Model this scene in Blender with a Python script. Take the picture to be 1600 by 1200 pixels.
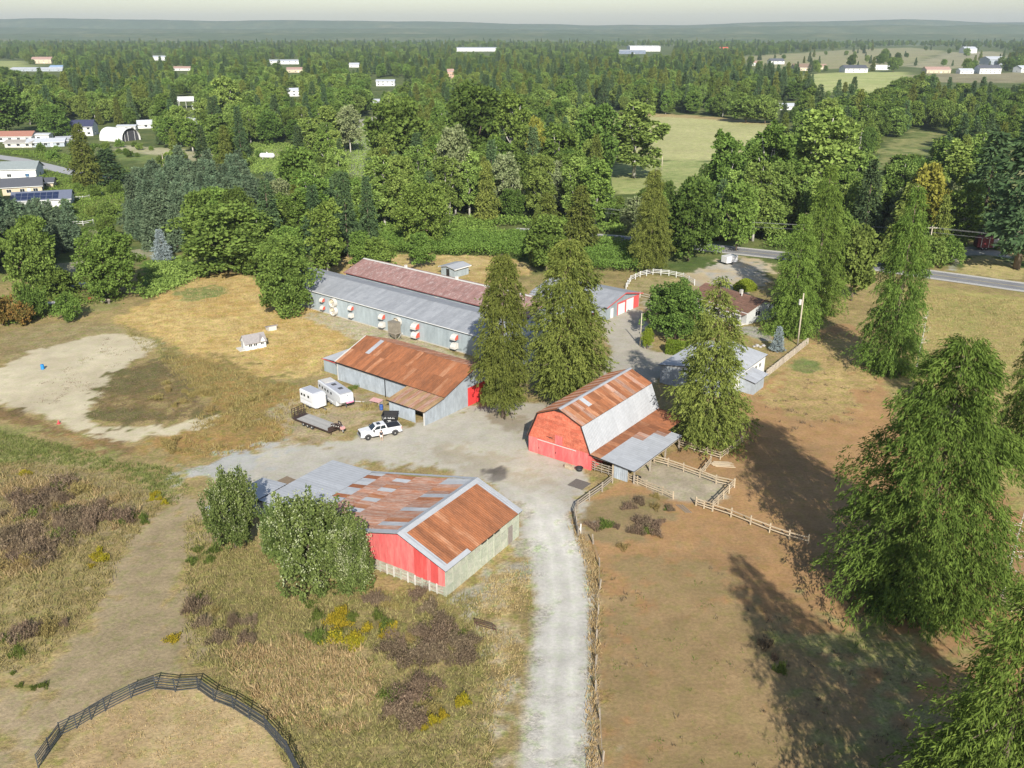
import bpy, math, random
import numpy as np
from mathutils import Matrix, Vector
R = math.radians
for _o in list(bpy.data.objects):
    bpy.data.objects.remove(_o)
scene = bpy.context.scene
COL = scene.collection

# ------------------------------------------------------------------ camera
CAM_H, FPX, Y_HOR = 56.0, 1400.0, 45.0
TILT = math.atan((600 - Y_HOR) / FPX)
cam_d = bpy.data.cameras.new('camera')
cam_d.sensor_fit = 'HORIZONTAL'; cam_d.sensor_width = 36.0
cam_d.lens = 36.0 * FPX / 1600.0
cam_d.clip_start = 0.5; cam_d.clip_end = 60000
cam = bpy.data.objects.new('camera', cam_d); COL.objects.link(cam)
cam.location = (0, 0, CAM_H); cam.rotation_euler = (math.pi / 2 - TILT, 0, 0)
scene.camera = cam

# ------------------------------------------------------------------ sky, sun, exposure
SUN_EL, SH_AZ = 31.5, -8.0           # elevation; compass direction in which shadows fall
sun_dir = Vector((math.sin(R(SH_AZ + 180)) * math.cos(R(SUN_EL)), math.cos(R(SH_AZ + 180)) * math.cos(R(SUN_EL)), math.sin(R(SUN_EL))))
world = bpy.data.worlds.new('World'); scene.world = world; world.use_nodes = True
wn = world.node_tree.nodes; wl = world.node_tree.links
sky = wn.new('ShaderNodeTexSky'); sky.sky_type = 'NISHITA'; sky.sun_disc = False
sky.sun_elevation = R(SUN_EL); sky.sun_rotation = R(SH_AZ + 180)
sky.altitude = 50; sky.air_density = 1.0; sky.dust_density = 1.0; sky.ozone_density = 1.0
wn['Background'].inputs['Strength'].default_value = 0.095
wl.new(sky.outputs[0], wn['Background'].inputs['Color'])
sun_l = bpy.data.lights.new('sun', 'SUN'); sun_l.energy = 4.9; sun_l.angle = R(0.53); sun_l.color = (1.0, 0.95, 0.86)
sun = bpy.data.objects.new('sun', sun_l); COL.objects.link(sun)
sun.location = (60, -200, 300); sun.rotation_euler = sun_dir.to_track_quat('Z', 'Y').to_euler()
vs = scene.view_settings
vs.view_transform = 'Standard'; vs.look = 'None'; vs.exposure = 0.66; vs.gamma = 1.0; vs.use_curve_mapping = False
scene.cycles.max_bounces = 5; scene.cycles.diffuse_bounces = 2; scene.cycles.glossy_bounces = 2
scene.cycles.transmission_bounces = 3; scene.cycles.transparent_max_bounces = 4; scene.cycles.volume_bounces = 0
scene.cycles.use_denoising = True

# ------------------------------------------------------------------ photo pixel <-> place
CT, ST = math.cos(TILT), math.sin(TILT)
def g(x, y, z=0.0):
    u = (x - 800) / FPX; v = (600 - y) / FPX
    d = (u, CT + v * ST, -ST + v * CT)
    k = (z - CAM_H) / d[2]
    return Vector((d[0] * k, d[1] * k, z))
def proj(X, Y, Z):
    dz = Z - CAM_H; zc = Y * CT - dz * ST; v = Y * ST + dz * CT
    return 800 + FPX * X / zc, 600 - FPX * v / zc
def height_at(X, Y, ytop):
    lo, hi = 0.0, 60.0
    for _ in range(40):
        m = (lo + hi) / 2
        if proj(X, Y, m)[1] > ytop: lo = m
        else: hi = m
    return lo

# ------------------------------------------------------------------ materials
MATS = {}
def new_mat(name):
    m = bpy.data.materials.new(name); m.use_nodes = True
    nt = m.node_tree; b = nt.nodes['Principled BSDF']
    return m, nt, b
def mat(name, col, var=0.18, scale=3.0, rough=0.8, metal=0.0, objvar=0.0, col2=None, scale2=0.6, mix2=0.5, bump=0.0, stretch=None, spec=0.3, c2pow=None):
    """procedural surface: base colour, fine noise, optional second colour in patches, optional per-piece shift"""
    if name in MATS: return MATS[name]
    m, nt, b = new_mat(name); N, L = nt.nodes, nt.links
    tc = N.new('ShaderNodeTexCoord'); src = tc.outputs['Object']
    if stretch:
        mp = N.new('ShaderNodeMapping'); mp.inputs['Scale'].default_value = stretch
        L.new(src, mp.inputs['Vector']); src = mp.outputs[0]
    oi = N.new('ShaderNodeObjectInfo')
    va = N.new('ShaderNodeVectorMath'); va.operation = 'ADD'
    vm = N.new('ShaderNodeMath'); vm.operation = 'MULTIPLY'; vm.inputs[1].default_value = 37.0
    L.new(oi.outputs['Random'], vm.inputs[0]); L.new(src, va.inputs[0]); L.new(vm.outputs[0], va.inputs[1]); src = va.outputs[0]
    n1 = N.new('ShaderNodeTexNoise'); n1.inputs['Scale'].default_value = scale; n1.inputs['Detail'].default_value = 5
    n1.inputs['Roughness'].default_value = 0.65; L.new(src, n1.inputs['Vector'])
    base = N.new('ShaderNodeRGB'); base.outputs[0].default_value = (*col, 1); cur = base.outputs[0]
    if col2 is not None:
        n2 = N.new('ShaderNodeTexNoise'); n2.inputs['Scale'].default_value = scale2; n2.inputs['Detail'].default_value = 6
        n2.inputs['Roughness'].default_value = 0.7; L.new(src, n2.inputs['Vector'])
        rr = N.new('ShaderNodeMapRange'); w = 0.10 if c2pow is None else c2pow
        rr.inputs[1].default_value = 1 - mix2 - w; rr.inputs[2].default_value = 1 - mix2 + w
        L.new(n2.outputs['Fac'], rr.inputs[0])
        mx = N.new('ShaderNodeMix'); mx.data_type = 'RGBA'; mx.inputs['B'].default_value = (*col2, 1)
        L.new(rr.outputs[0], mx.inputs['Factor']); L.new(cur, mx.inputs['A']); cur = mx.outputs['Result']
    rng = N.new('ShaderNodeMapRange'); rng.inputs[1].default_value = 0.25; rng.inputs[2].default_value = 0.75
    rng.inputs[3].default_value = 1 - var; rng.inputs[4].default_value = 1 + var
    L.new(n1.outputs['Fac'], rng.inputs[0]); fac = rng.outputs[0]
    if objvar:
        r2 = N.new('ShaderNodeMapRange'); r2.inputs[3].default_value = 1 - objvar; r2.inputs[4].default_value = 1 + objvar
        L.new(oi.outputs['Random'], r2.inputs[0])
        mm = N.new('ShaderNodeMath'); mm.operation = 'MULTIPLY'; L.new(fac, mm.inputs[0]); L.new(r2.outputs[0], mm.inputs[1]); fac = mm.outputs[0]
    vmul = N.new('ShaderNodeVectorMath'); vmul.operation = 'SCALE'
    L.new(cur, vmul.inputs[0]); L.new(fac, vmul.inputs['Scale']); L.new(vmul.outputs[0], b.inputs['Base Color'])
    b.inputs['Roughness'].default_value = rough; b.inputs['Metallic'].default_value = metal
    b.inputs['Specular IOR Level'].default_value = spec
    if bump:
        bp = N.new('ShaderNodeBump'); bp.inputs['Strength'].default_value = bump; bp.inputs['Distance'].default_value = 0.05
        L.new(n1.outputs['Fac'], bp.inputs['Height']); L.new(bp.outputs[0], b.inputs['Normal'])
    MATS[name] = m; return m
def leaf_mat(name, col, colb=None, trans=0.16, objvar=0.24, hue=0.012):
    """foliage: per-leaf 'tint' attribute between two greens, per-plant shift, thin translucency"""
    if name in MATS: return MATS[name]
    m = bpy.data.materials.new(name); m.use_nodes = True; nt = m.node_tree; N, L = nt.nodes, nt.links
    N.remove(N['Principled BSDF']); out = N['Material Output']
    at = N.new('ShaderNodeAttribute'); at.attribute_name = 'tint'
    oi = N.new('ShaderNodeObjectInfo')
    colb = colb or tuple(c * 1.7 for c in col)
    mx = N.new('ShaderNodeMix'); mx.data_type = 'RGBA'; mx.inputs['A'].default_value = (*col, 1); mx.inputs['B'].default_value = (*colb, 1)
    L.new(at.outputs['Fac'], mx.inputs['Factor'])
    hs = N.new('ShaderNodeHueSaturation')
    mr = N.new('ShaderNodeMapRange'); mr.inputs[3].default_value = 1 - objvar; mr.inputs[4].default_value = 1 + objvar
    L.new(oi.outputs['Random'], mr.inputs[0]); L.new(mr.outputs[0], hs.inputs['Value'])
    m2 = N.new('ShaderNodeMath'); m2.operation = 'MULTIPLY'; m2.inputs[1].default_value = 7.13; L.new(oi.outputs['Random'], m2.inputs[0])
    m3 = N.new('ShaderNodeMath'); m3.operation = 'FRACT'; L.new(m2.outputs[0], m3.inputs[0])
    m4 = N.new('ShaderNodeMapRange'); m4.inputs[3].default_value = 0.5 - hue; m4.inputs[4].default_value = 0.5 + hue
    L.new(m3.outputs[0], m4.inputs[0]); L.new(m4.outputs[0], hs.inputs['Hue'])
    L.new(mx.outputs['Result'], hs.inputs['Color'])
    df = N.new('ShaderNodeBsdfDiffuse'); tr = N.new('ShaderNodeBsdfTranslucent'); ms = N.new('ShaderNodeMixShader')
    ms.inputs[0].default_value = trans
    L.new(hs.outputs[0], df.inputs[0]); L.new(hs.outputs[0], tr.inputs[0]); L.new(df.outputs[0], ms.inputs[1]); L.new(tr.outputs[0], ms.inputs[2])
    L.new(ms.outputs[0], out.inputs['Surface'])
    MATS[name] = m; return m
def glass_mat():
    if 'window_glass' in MATS: return MATS['window_glass']
    m, nt, b = new_mat('window_glass'); b.inputs['Base Color'].default_value = (0.02, 0.025, 0.03, 1)
    b.inputs['Roughness'].default_value = 0.12; b.inputs['Specular IOR Level'].default_value = 0.6
    MATS['window_glass'] = m; return m

# ------------------------------------------------------------------ meshes and objects
class MB:
    def __init__(s): s.v = []; s.f = []
    def add(s, verts, faces):
        o = len(s.v); s.v += [tuple(v) for v in verts]; s.f += [tuple(i + o for i in f) for f in faces]; return s
    def box(s, x0, x1, y0, y1, z0, z1):
        return s.add([(x0,y0,z0),(x1,y0,z0),(x1,y1,z0),(x0,y1,z0),(x0,y0,z1),(x1,y0,z1),(x1,y1,z1),(x0,y1,z1)],
                     [(0,3,2,1),(4,5,6,7),(0,1,5,4),(1,2,6,5),(2,3,7,6),(3,0,4,7)])
    def prism(s, prof, axis, a0, a1):
        """profile (list of 2-tuples) extruded along axis 'x' or 'y' or 'z'"""
        n = len(prof)
        def P(p, a):
            return {'y': (p[0], a, p[1]), 'x': (a, p[0], p[1]), 'z': (p[0], p[1], a)}[axis]
        vs_ = [P(p, a0) for p in prof] + [P(p, a1) for p in prof]
        fs = [tuple(range(n)), tuple(range(2 * n - 1, n - 1, -1))] + [(i, i + n, (i + 1) % n + n, (i + 1) % n) for i in range(n)]
        return s.add(vs_, fs)
    def tube(s, pts, rad, n=6, cap=True):
        pts = [Vector(p) for p in pts]
        if not hasattr(rad, '__len__'): rad = [rad] * len(pts)
        o = len(s.v)
        for i, p in enumerate(pts):
            d = (pts[min(i + 1, len(pts) - 1)] - pts[max(i - 1, 0)]).normalized()
            a = d.cross(Vector((0, 0, 1)) if abs(d.z) < 0.9 else Vector((1, 0, 0))).normalized(); b = d.cross(a)
            for k in range(n):
                t = 2 * math.pi * k / n
                s.v.append(tuple(p + (a * math.cos(t) + b * math.sin(t)) * rad[i]))
        for i in range(len(pts) - 1):
            for k in range(n):
                s.f.append((o + i*n + k, o + i*n + (k+1) % n, o + (i+1)*n + (k+1) % n, o + (i+1)*n + k))
        if cap:
            s.f.append(tuple(o + k for k in range(n - 1, -1, -1))); s.f.append(tuple(o + (len(pts)-1)*n + k for k in range(n)))
        return s
    def lathe(s, prof, n=16, axis='z', c=(0,0,0)):
        """profile of (radius, position) turned about an axis through c"""
        o = len(s.v)
        for r, h in prof:
            for k in range(n):
                t = 2 * math.pi * k / n; a, b = r * math.cos(t), r * math.sin(t)
                s.v.append({'z': (c[0]+a, c[1]+b, c[2]+h), 'x': (c[0]+h, c[1]+a, c[2]+b), 'y': (c[0]+a, c[1]+h, c[2]+b)}[axis])
        for i in range(len(prof) - 1):
            for k in range(n):
                s.f.append((o + i*n + k, o + i*n + (k+1) % n, o + (i+1)*n + (k+1) % n, o + (i+1)*n + k))
        s.f.append(tuple(o + k for k in range(n - 1, -1, -1))); s.f.append(tuple(o + (len(prof)-1)*n + k for k in range(n)))
        return s
    def mesh(s, name, m, smooth=False):
        me = bpy.data.meshes.new(name); me.from_pydata(s.v, [], s.f); me.update()
        import bmesh
        bm = bmesh.new(); bm.from_mesh(me); bmesh.ops.recalc_face_normals(bm, faces=bm.faces); bm.to_mesh(me); bm.free()
        if m: me.materials.append(m)
        if smooth: me.polygons.foreach_set('use_smooth', [True] * len(me.polygons))
        return me
    def obj(s, name, m, parent=None, smooth=False, bevel=0.0):
        o = link(name, s.mesh(name, m, smooth), parent)
        if bevel:
            b = o.modifiers.new('bevel', 'BEVEL'); b.width = bevel; b.segments = 2; b.limit_method = 'ANGLE'
        return o
def link(name, data, parent=None):
    o = bpy.data.objects.new(name, data); COL.objects.link(o)
    if parent is not None: o.parent = parent
    return o
def tag(o, label=None, cat=None, group=None, kind=None):
    if label: o['label'] = label
    if cat: o['category'] = cat
    if group: o['group'] = group
    if kind: o['kind'] = kind
    return o
def thing(name, label, cat, loc=(0,0,0), theta=0.0, group=None):
    """Empty at the base; theta = compass direction of its own y axis"""
    o = link(name, None); o.location = loc; o.rotation_euler = (0, 0, -R(theta)); return tag(o, label, cat, group)
def fast_mesh(name, V, F, m, tint=None):
    """big mesh from arrays; F is (n,3) or (n,4)"""
    V = np.asarray(V, np.float32); F = np.asarray(F, np.int32)
    me = bpy.data.meshes.new(name); k = F.shape[1]
    me.vertices.add(len(V)); me.vertices.foreach_set('co', V.ravel())
    me.loops.add(F.size); me.loops.foreach_set('vertex_index', F.ravel())
    me.polygons.add(len(F)); me.polygons.foreach_set('loop_start', np.arange(0, F.size, k, dtype=np.int32))
    me.update(calc_edges=True)
    if tint is not None:
        a = me.attributes.new('tint', 'FLOAT', 'POINT'); a.data.foreach_set('value', np.asarray(tint, np.float32))
    if m: me.materials.append(m)
    return me
def copy_thing(o, loc, rz=None, scale=None, label=None, group=None):
    c = o.copy(); COL.objects.link(c); c.location = loc
    if rz is not None: c.rotation_euler = (0, 0, rz)
    if scale is not None: c.scale = scale
    if label: c['label'] = label
    if group: c['group'] = group
    for ch in o.children:
        k = ch.copy(); COL.objects.link(k); k.parent = c
        for gg in ch.children:
            q = gg.copy(); COL.objects.link(q); q.parent = k
    return c

# ------------------------------------------------------------------ ground
rngG = np.random.default_rng(7)
_tab = rngG.random((256, 256)).astype(np.float32)
def vnoise(x, y, s, off=0.0):
    x = x / s + 113.7 + off; y = y / s + 57.3 + off * 1.7
    xi = np.floor(x).astype(int); yi = np.floor(y).astype(int); fx = x - xi; fy = y - yi
    fx = fx * fx * (3 - 2 * fx); fy = fy * fy * (3 - 2 * fy)
    a = _tab[xi % 256, yi % 256]; b = _tab[(xi + 1) % 256, yi % 256]; c = _tab[xi % 256, (yi + 1) % 256]; d = _tab[(xi + 1) % 256, (yi + 1) % 256]
    return (a * (1 - fx) + b * fx) * (1 - fy) + (c * (1 - fx) + d * fx) * fy
def fbm(x, y, s, off=0.0, o=4):
    t = 0; amp = 0.5; tot = 0
    for i in range(o):
        t = t + amp * vnoise(x, y, s / 2**i, off + i * 9.1); tot += amp; amp *= 0.55
    return t / tot
def inpoly(X, Y, P):
    ins = np.zeros(X.shape, bool); n = len(P)
    for i in range(n):
        x0, y0 = P[i][0], P[i][1]; x1, y1 = P[(i + 1) % n][0], P[(i + 1) % n][1]
        if y0 == y1: continue
        c = ((y0 > Y) != (y1 > Y)) & (X < (x1 - x0) * (Y - y0) / (y1 - y0) + x0)
        ins ^= c
    return ins
def blur(a, n):
    if n < 1: return a
    for ax in (0, 1):
        for _ in range(2):
            p = np.pad(a, [(n + 1, n) if k == ax else (0, 0) for k in (0, 1)], mode='edge')
            c = np.cumsum(p, axis=ax); sz = a.shape[ax]
            hi = np.take(c, range(2*n + 1, 2*n + 1 + sz), axis=ax); lo = np.take(c, range(0, sz), axis=ax)
            a = (hi - lo) / (2*n + 1)
    return a
PX = lambda pts: [g(*p)[:2] for p in pts]
# zones in painting order: (object name or None, colour, colour 2, edge blur in m, edge roughness, outline in photo pixels)
ZONES = [
 ('grass_field', (.47,.31,.115), (.54,.39,.17), 3, .5, [(165,505),(230,470),(300,425),(330,422),(420,440),(490,480),(560,520),(520,570),(440,600),(400,590),(300,560),(230,520)]),
 ('grass_field', (.42,.29,.12), (.50,.37,.18), 2, .4, [(485,400),(620,398),(800,400),(840,425),(760,450),(520,440)]),
 (None, (.25,.22,.09), (.19,.19,.07), 2.5, .7, [(180,500),(300,560),(400,590),(500,600),(440,630),(360,640),(300,600),(220,540)]),
 (None, (.36,.22,.085), (.24,.18,.07), 3, .8, [(240,545),(330,560),(430,600),(500,600),(530,640),(470,650),(560,690),(420,700),(330,720),(250,720),(180,690),(300,655),(330,640),(270,580)]),
 (None, (.33,.27,.14), (.27,.2,.1), 2, .5, [(0,520),(90,500),(180,505),(220,525),(120,535),(30,560),(0,580)]),
 (None, (.41,.31,.18), (.36,.29,.19), 2.5, .8, [(430,640),(490,600),(560,610),(610,640),(640,668),(555,665),(545,692),(420,702),(440,670)]),
 ('sand_arena', (.56,.49,.345), (.48,.41,.285), 1.6, .6, [(-90,620),(-60,580),(0,575),(60,548),(150,522),(215,522),(248,542),(200,572),(168,610),(150,640),(130,652),(170,668),(250,664),(330,652),(345,656),(300,672),(200,692),(150,690),(100,665),(60,648),(0,632)]),
 (None, (.21,.14,.065), (.15,.13,.055), 1.6, 1.3, [(195,575),(250,560),(300,600),(330,640),(250,662),(180,664),(140,650),(160,610)]),
 (None, (.32,.19,.085), (.17,.12,.06), 1.2, .9, [(-60,630),(0,636),(60,655),(110,676),(220,700),(180,718),(90,690),(0,655),(-60,655)]),
 (None, (.185,.20,.065), (.28,.25,.1), 3, .7, [(-80,655),(0,660),(80,690),(180,720),(260,730),(300,765),(270,790),(180,740),(60,722),(-80,735)]),
 (None, (.19,.15,.085), (.30,.235,.12), 3, .8, [(-80,730),(60,725),(200,750),(255,790),(200,830),(60,880),(-80,900)]),
 (None, (.27,.22,.095), (.35,.275,.13), 4, .8, [(-80,880),(100,870),(200,850),(160,940),(60,1040),(-80,1060)]),
 (None, (.21,.175,.075), (.31,.235,.11), 4, .8, [(300,800),(420,860),(560,920),(740,930),(770,1000),(770,1250),(440,1250),(300,1060),(290,940)]),
 (None, (.45,.34,.18), (.37,.28,.14), 2, .6, [(350,1020),(420,1000),(560,1020),(590,1060),(560,1140),(430,1120)]),
 ('dirt_track', (.38,.295,.185), (.30,.235,.14), 2.6, 1.0, [(360,735),(270,775),(215,835),(180,890),(160,960),(110,1040),(40,1080),(-60,1120),(-60,1250),(130,1130),(215,1060),(300,1020),(265,950),(268,880),(300,820),(345,775)]),
 ('round_pen_ground', (.46,.35,.19), (.39,.28,.15), .5, .15, [(60,1300),(120,1132),(165,1105),(205,1085),(243,1071),(274,1075),(310,1072),(335,1090),(365,1102),(390,1118),(415,1132),(480,1300)]),
 ('dirt_paddock', (.40,.235,.11), (.34,.21,.105), 1.5, .35, [(897,796),(940,765),(1000,740),(1080,690),(1150,610),(1210,585),(1275,520),(1330,500),(1370,560),(1420,700),(1600,760),(1700,1000),(1700,1300),(925,1300),(935,1000),(935,880),(904,830)]),
 (None, (.43,.31,.14), (.38,.26,.12), 3, .6, [(1200,585),(1280,515),(1370,540),(1380,600),(1320,660),(1250,650),(1180,630)]),
 (None, (.17,.21,.07), (.25,.22,.09), 1.5, .5, [(1228,565),(1262,557),(1290,570),(1280,585),(1240,585)]),
 ('stain', (.345,.235,.12), (.285,.205,.10), 5, .7, [(935,870),(1100,880),(1200,960),(1330,1010),(1500,1000),(1600,1300),(935,1300)]),
 (None, (.34,.29,.135), (.28,.25,.10), 4, .7, [(1230,960),(1400,960),(1480,1010),(1440,1200),(1340,1150)]),
 ('stain', (.37,.31,.22), (.40,.34,.25), 1.5, .3, [(985,745),(1022,712),(1090,740),(1148,758),(1113,790),(1060,785)]),
 ('stain', (.31,.22,.115), (.25,.19,.095), 1.5, .7, [(905,800),(960,765),(1010,780),(1060,800),(1000,850),(930,850)]),
 ('pasture', (.40,.31,.13), (.31,.27,.10), 4, .6, [(1390,450),(1440,445),(1580,462),(1750,480),(1800,900),(1600,800),(1500,740),(1420,640),(1400,560)]),
 ('gravel_yard', (.48,.44,.36), (.42,.39,.335), 1.8, .6, [(335,722),(420,695),(480,700),(545,690),(555,660),(640,668),(745,628),(790,650),(830,700),(925,740),(900,785),(890,800),(893,830),(912,870),(925,930),(920,1000),(915,1132),(905,1300),(800,1300),(812,1132),(832,970),(832,900),(815,850),(822,800),(760,745),(560,720),(440,765),(350,775),(325,750)]),
 ('gravel_yard', (.44,.395,.32), (.40,.365,.305), 1.4, .4, [(735,635),(880,625),(940,600),(950,540),(935,500),(1000,475),(1010,515),(1015,545),(1075,560),(1010,600),(960,650),(840,705),(780,660)]),
 ('stain', (.33,.345,.36), (.38,.37,.34), 2.5, 1.0, [(300,745),(350,705),(430,700),(440,715),(380,722),(330,760)]),
 ('stain', (.41,.35,.25), (.38,.34,.27), 2.5, .9, [(640,700),(740,690),(800,715),(880,745),(840,790),(780,735),(680,720)]),
 ('stain', (.10,.09,.075), (.16,.14,.12), .4, .9, [(765,735),(785,722),(790,735),(775,750),(766,750)]),
 ('stain', (.33,.26,.17), (.30,.26,.2), 1.5, .8, [(755,640),(800,645),(830,655),(800,668),(760,660)]),
 (None, (.50,.36,.16), (.35,.32,.25), 1.5, 1.2, [(735,920),(820,850),(828,900),(822,960),(815,1020),(790,1060),(770,1030),(745,980)]),
 (None, (.40,.36,.29), (.46,.34,.17), 1.5, .8, [(770,1030),(815,1020),(808,1132),(780,1300),(740,1300),(755,1132)]),
 (None, (.42,.28,.12), (.30,.2,.09), 1.0, .8, [(893,800),(904,830),(935,880),(935,1000),(928,1300),(914,1300),(922,960),(915,880),(898,830)]),
 ('gravel_lot', (.43,.40,.345), (.45,.36,.23), 2.5, .6, [(1000,470),(1060,445),(1075,425),(1130,405),(1160,402),(1200,410),(1200,440),(1150,470),(1080,480),(1010,490)]),
 (None, (.30,.24,.11), (.37,.30,.15), 2, .4, [(985,437),(1035,430),(1085,440),(1085,458),(1030,470),(985,455)]),
 (None, (.37,.26,.13), (.3,.25,.1), 2.5, .6, [(1140,515),(1190,505),(1240,530),(1235,575),(1200,580),(1150,530)]),
 ('stain', (.36,.33,.28), (.33,.31,.26), 1.5, .4, [(1140,510),(1185,510),(1215,530),(1190,535)]),
 (None, (.44,.38,.27), (.40,.33,.22), 1.5, .5, [(480,485),(560,500),(720,552),(740,575),(620,540),(560,535),(470,495)]),
 (None, (.10,.16,.03), (.13,.19,.04), 2, .5, [(215,410),(280,400),(330,420),(250,460),(225,465)]),
 (None, (.16,.2,.06), (.24,.24,.09), 2.5, .6, [(255,455),(350,445),(360,465),(300,470)]),
 (None, (.36,.33,.25), (.3,.28,.18), 1.5, .4, [(60,425),(80,415),(215,390),(240,385),(240,400),(140,418),(70,435)]),
 (None, (.33,.28,.13), (.25,.24,.09), 2, .5, [(90,465),(150,450),(200,480),(140,490)]),
 ('gravel_lot', (.42,.41,.38), (.38,.37,.33), 1.5, .3, [(1480,425),(1490,400),(1500,385),(1560,390),(1590,405),(1575,425),(1560,420),(1580,405),(1545,398),(1505,400),(1495,425)]),
 (None, (.45,.36,.17), (.38,.31,.14), 2, .5, [(1500,428),(1505,402),(1545,398),(1575,410),(1600,420),(1600,440)]),
 (None, (.40,.30,.14), (.33,.27,.12), 2.5, .5, [(1490,375),(1530,370),(1600,390),(1700,400),(1700,430),(1600,410),(1560,390)]),
 # further off
 ('hay_field', (.47,.43,.22), (.41,.39,.18), 6, .3, [(900,168),(990,178),(1100,184),(1220,194),(1220,240),(1150,250),(1040,250),(950,235)]),
 (None, (.37,.26,.13), (.42,.33,.17), 5, .5, [(990,180),(1100,186),(1200,196),(1200,190),(1100,181),(990,175)]),
 ('hay_field', (.29,.33,.125), (.37,.37,.16), 5, .6, [(960,250),(1150,250),(1140,270),(1060,300),(960,305),(930,290)]),
 ('hay_field', (.14,.18,.055), (.30,.28,.12), 6, .6, [(1350,255),(1420,205),(1480,205),(1700,190),(1700,260),(1470,262),(1380,270)]),
 ('hay_field', (.40,.36,.19), (.25,.26,.10), 5, .6, [(1540,330),(1560,270),(1700,260),(1700,345),(1600,350)]),
 ('hay_field', (.37,.40,.15), (.43,.42,.19), 12, .3, [(1240,122),(1300,113),(1420,112),(1420,145),(1330,150),(1250,135)]),
 ('hay_field', (.25,.21,.13), (.31,.27,.17), 12, .4, [(1420,116),(1700,112),(1700,128),(1440,130)]),
 ('hay_field', (.36,.30,.19), (.27,.27,.13), 12, .5, [(1160,88),(1230,84),(1320,78),(1420,74),(1480,80),(1410,104),(1300,108),(1180,106)]),
 ('hay_field', (.30,.27,.17), (.36,.32,.21), 12, .4, [(1410,104),(1480,82),(1560,80),(1580,90),(1540,105),(1460,108)]),
 ('hay_field', (.30,.33,.12), (.35,.35,.15), 10, .4, [(-100,95),(30,95),(60,105),(30,112),(-100,112)]),
 ('hay_field', (.16,.24,.06), (.24,.27,.1), 3, .4, [(385,252),(445,250),(450,266),(390,270)]),
 ('hay_field', (.45,.41,.31), (.38,.35,.2), 3, .5, [(395,232),(470,235),(480,248),(400,248)]),
 (None, (.45,.40,.28), (.36,.33,.2), 3, .5, [(165,225),(270,232),(360,240),(360,255),(280,250),(180,235)]),
 (None, (.15,.2,.06), (.2,.23,.08), 3, .5, [(170,236),(270,246),(250,255),(175,248)]),
 (None, (.42,.40,.36), (.4,.37,.3), 3, .5, [(470,205),(600,180),(610,215),(590,275),(545,275),(550,230),(490,225)]),
 (None, (.20,.25,.07), (.28,.27,.1), 3, .5, [(95,285),(190,290),(195,330),(110,335)]),
]
ROAD_PX = [(1900,488),(1700,462),(1580,446.5),(1510,436.5),(1440,427),(1350,414),(1250,402.5),(1160,393),(1080,384),(960,373),(800,361)]
ROAD2_PX = [(-60,237),(30,250),(80,262),(125,272),(170,280),(220,290)]
def poly_dist(X, Y, pts):
    best = np.full(X.shape, 1e9)
    for (x0, y0), (x1, y1) in zip(pts[:-1], pts[1:]):
        dx, dy = x1 - x0, y1 - y0; t = np.clip(((X - x0) * dx + (Y - y0) * dy) / (dx * dx + dy * dy), 0, 1)
        best = np.minimum(best, np.hypot(X - x0 - t * dx, Y - y0 - t * dy))
    return best
def ground_material():
    m, nt, b = new_mat('ground_cover'); N, L = nt.nodes, nt.links
    at = N.new('ShaderNodeAttribute'); at.attribute_name = 'Col'
    tc = N.new('ShaderNodeTexCoord')
    def nz(s, d=4, r=.65):
        n = N.new('ShaderNodeTexNoise'); n.inputs['Scale'].default_value = s; n.inputs['Detail'].default_value = d; n.inputs['Roughness'].default_value = r
        L.new(tc.outputs['Object'], n.inputs['Vector']); return n.outputs['Fac']
    a, c, e = nz(2.6, 5, .7), nz(0.35, 5), nz(.8, 5, .7)
    def rng(src, lo, hi):
        r = N.new('ShaderNodeMapRange'); r.inputs[1].default_value = .25; r.inputs[2].default_value = .75
        r.inputs[3].default_value = lo; r.inputs[4].default_value = hi; L.new(src, r.inputs[0]); return r.outputs[0]
    at2 = N.new('ShaderNodeAttribute'); at2.attribute_name = 'rough_amt'
    mm = N.new('ShaderNodeMath'); mm.operation = 'MULTIPLY'; L.new(rng(a, .52, 1.48), mm.inputs[0]); L.new(rng(c, .74, 1.26), mm.inputs[1])
    mxf = N.new('ShaderNodeMix'); mxf.inputs['A'].default_value = 1.0; L.new(at2.outputs['Fac'], mxf.inputs['Factor']); L.new(mm.outputs[0], mxf.inputs['B'])
    sc = N.new('ShaderNodeVectorMath'); sc.operation = 'SCALE'; L.new(at.outputs['Color'], sc.inputs[0]); L.new(mxf.outputs['Result'], sc.inputs['Scale'])
    hm = N.new('ShaderNodeVectorMath'); hm.operation = 'MULTIPLY'; hm.inputs[1].default_value = (.80, .97, .66); L.new(sc.outputs[0], hm.inputs[0])
    hf = N.new('ShaderNodeMapRange'); hf.inputs[1].default_value = .48; hf.inputs[2].default_value = .62; L.new(e, hf.inputs[0])
    hg = N.new('ShaderNodeMath'); hg.operation = 'MULTIPLY'; L.new(hf.outputs[0], hg.inputs[0]); L.new(at2.outputs['Fac'], hg.inputs[1])
    hx = N.new('ShaderNodeMix'); hx.data_type = 'RGBA'; L.new(hg.outputs[0], hx.inputs['Factor']); L.new(sc.outputs[0], hx.inputs['A']); L.new(hm.outputs[0], hx.inputs['B'])
    L.new(hx.outputs['Result'], b.inputs['Base Color']); b.inputs['Roughness'].default_value = .95; b.inputs['Specular IOR Level'].default_value = .1
    bp = N.new('ShaderNodeBump'); bp.inputs['Distance'].default_value = .12; L.new(at2.outputs['Fac'], bp.inputs['Strength']); L.new(a, bp.inputs['Height'])
    L.new(bp.outputs[0], b.inputs['Normal']); return m
GM = ground_material()
SMOOTH = {'gravel_yard': .3, 'gravel_lot': .3, 'sand_arena': .3, 'dirt_track': .6, 'dirt_paddock': .5, 'round_pen_ground': .7}
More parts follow.
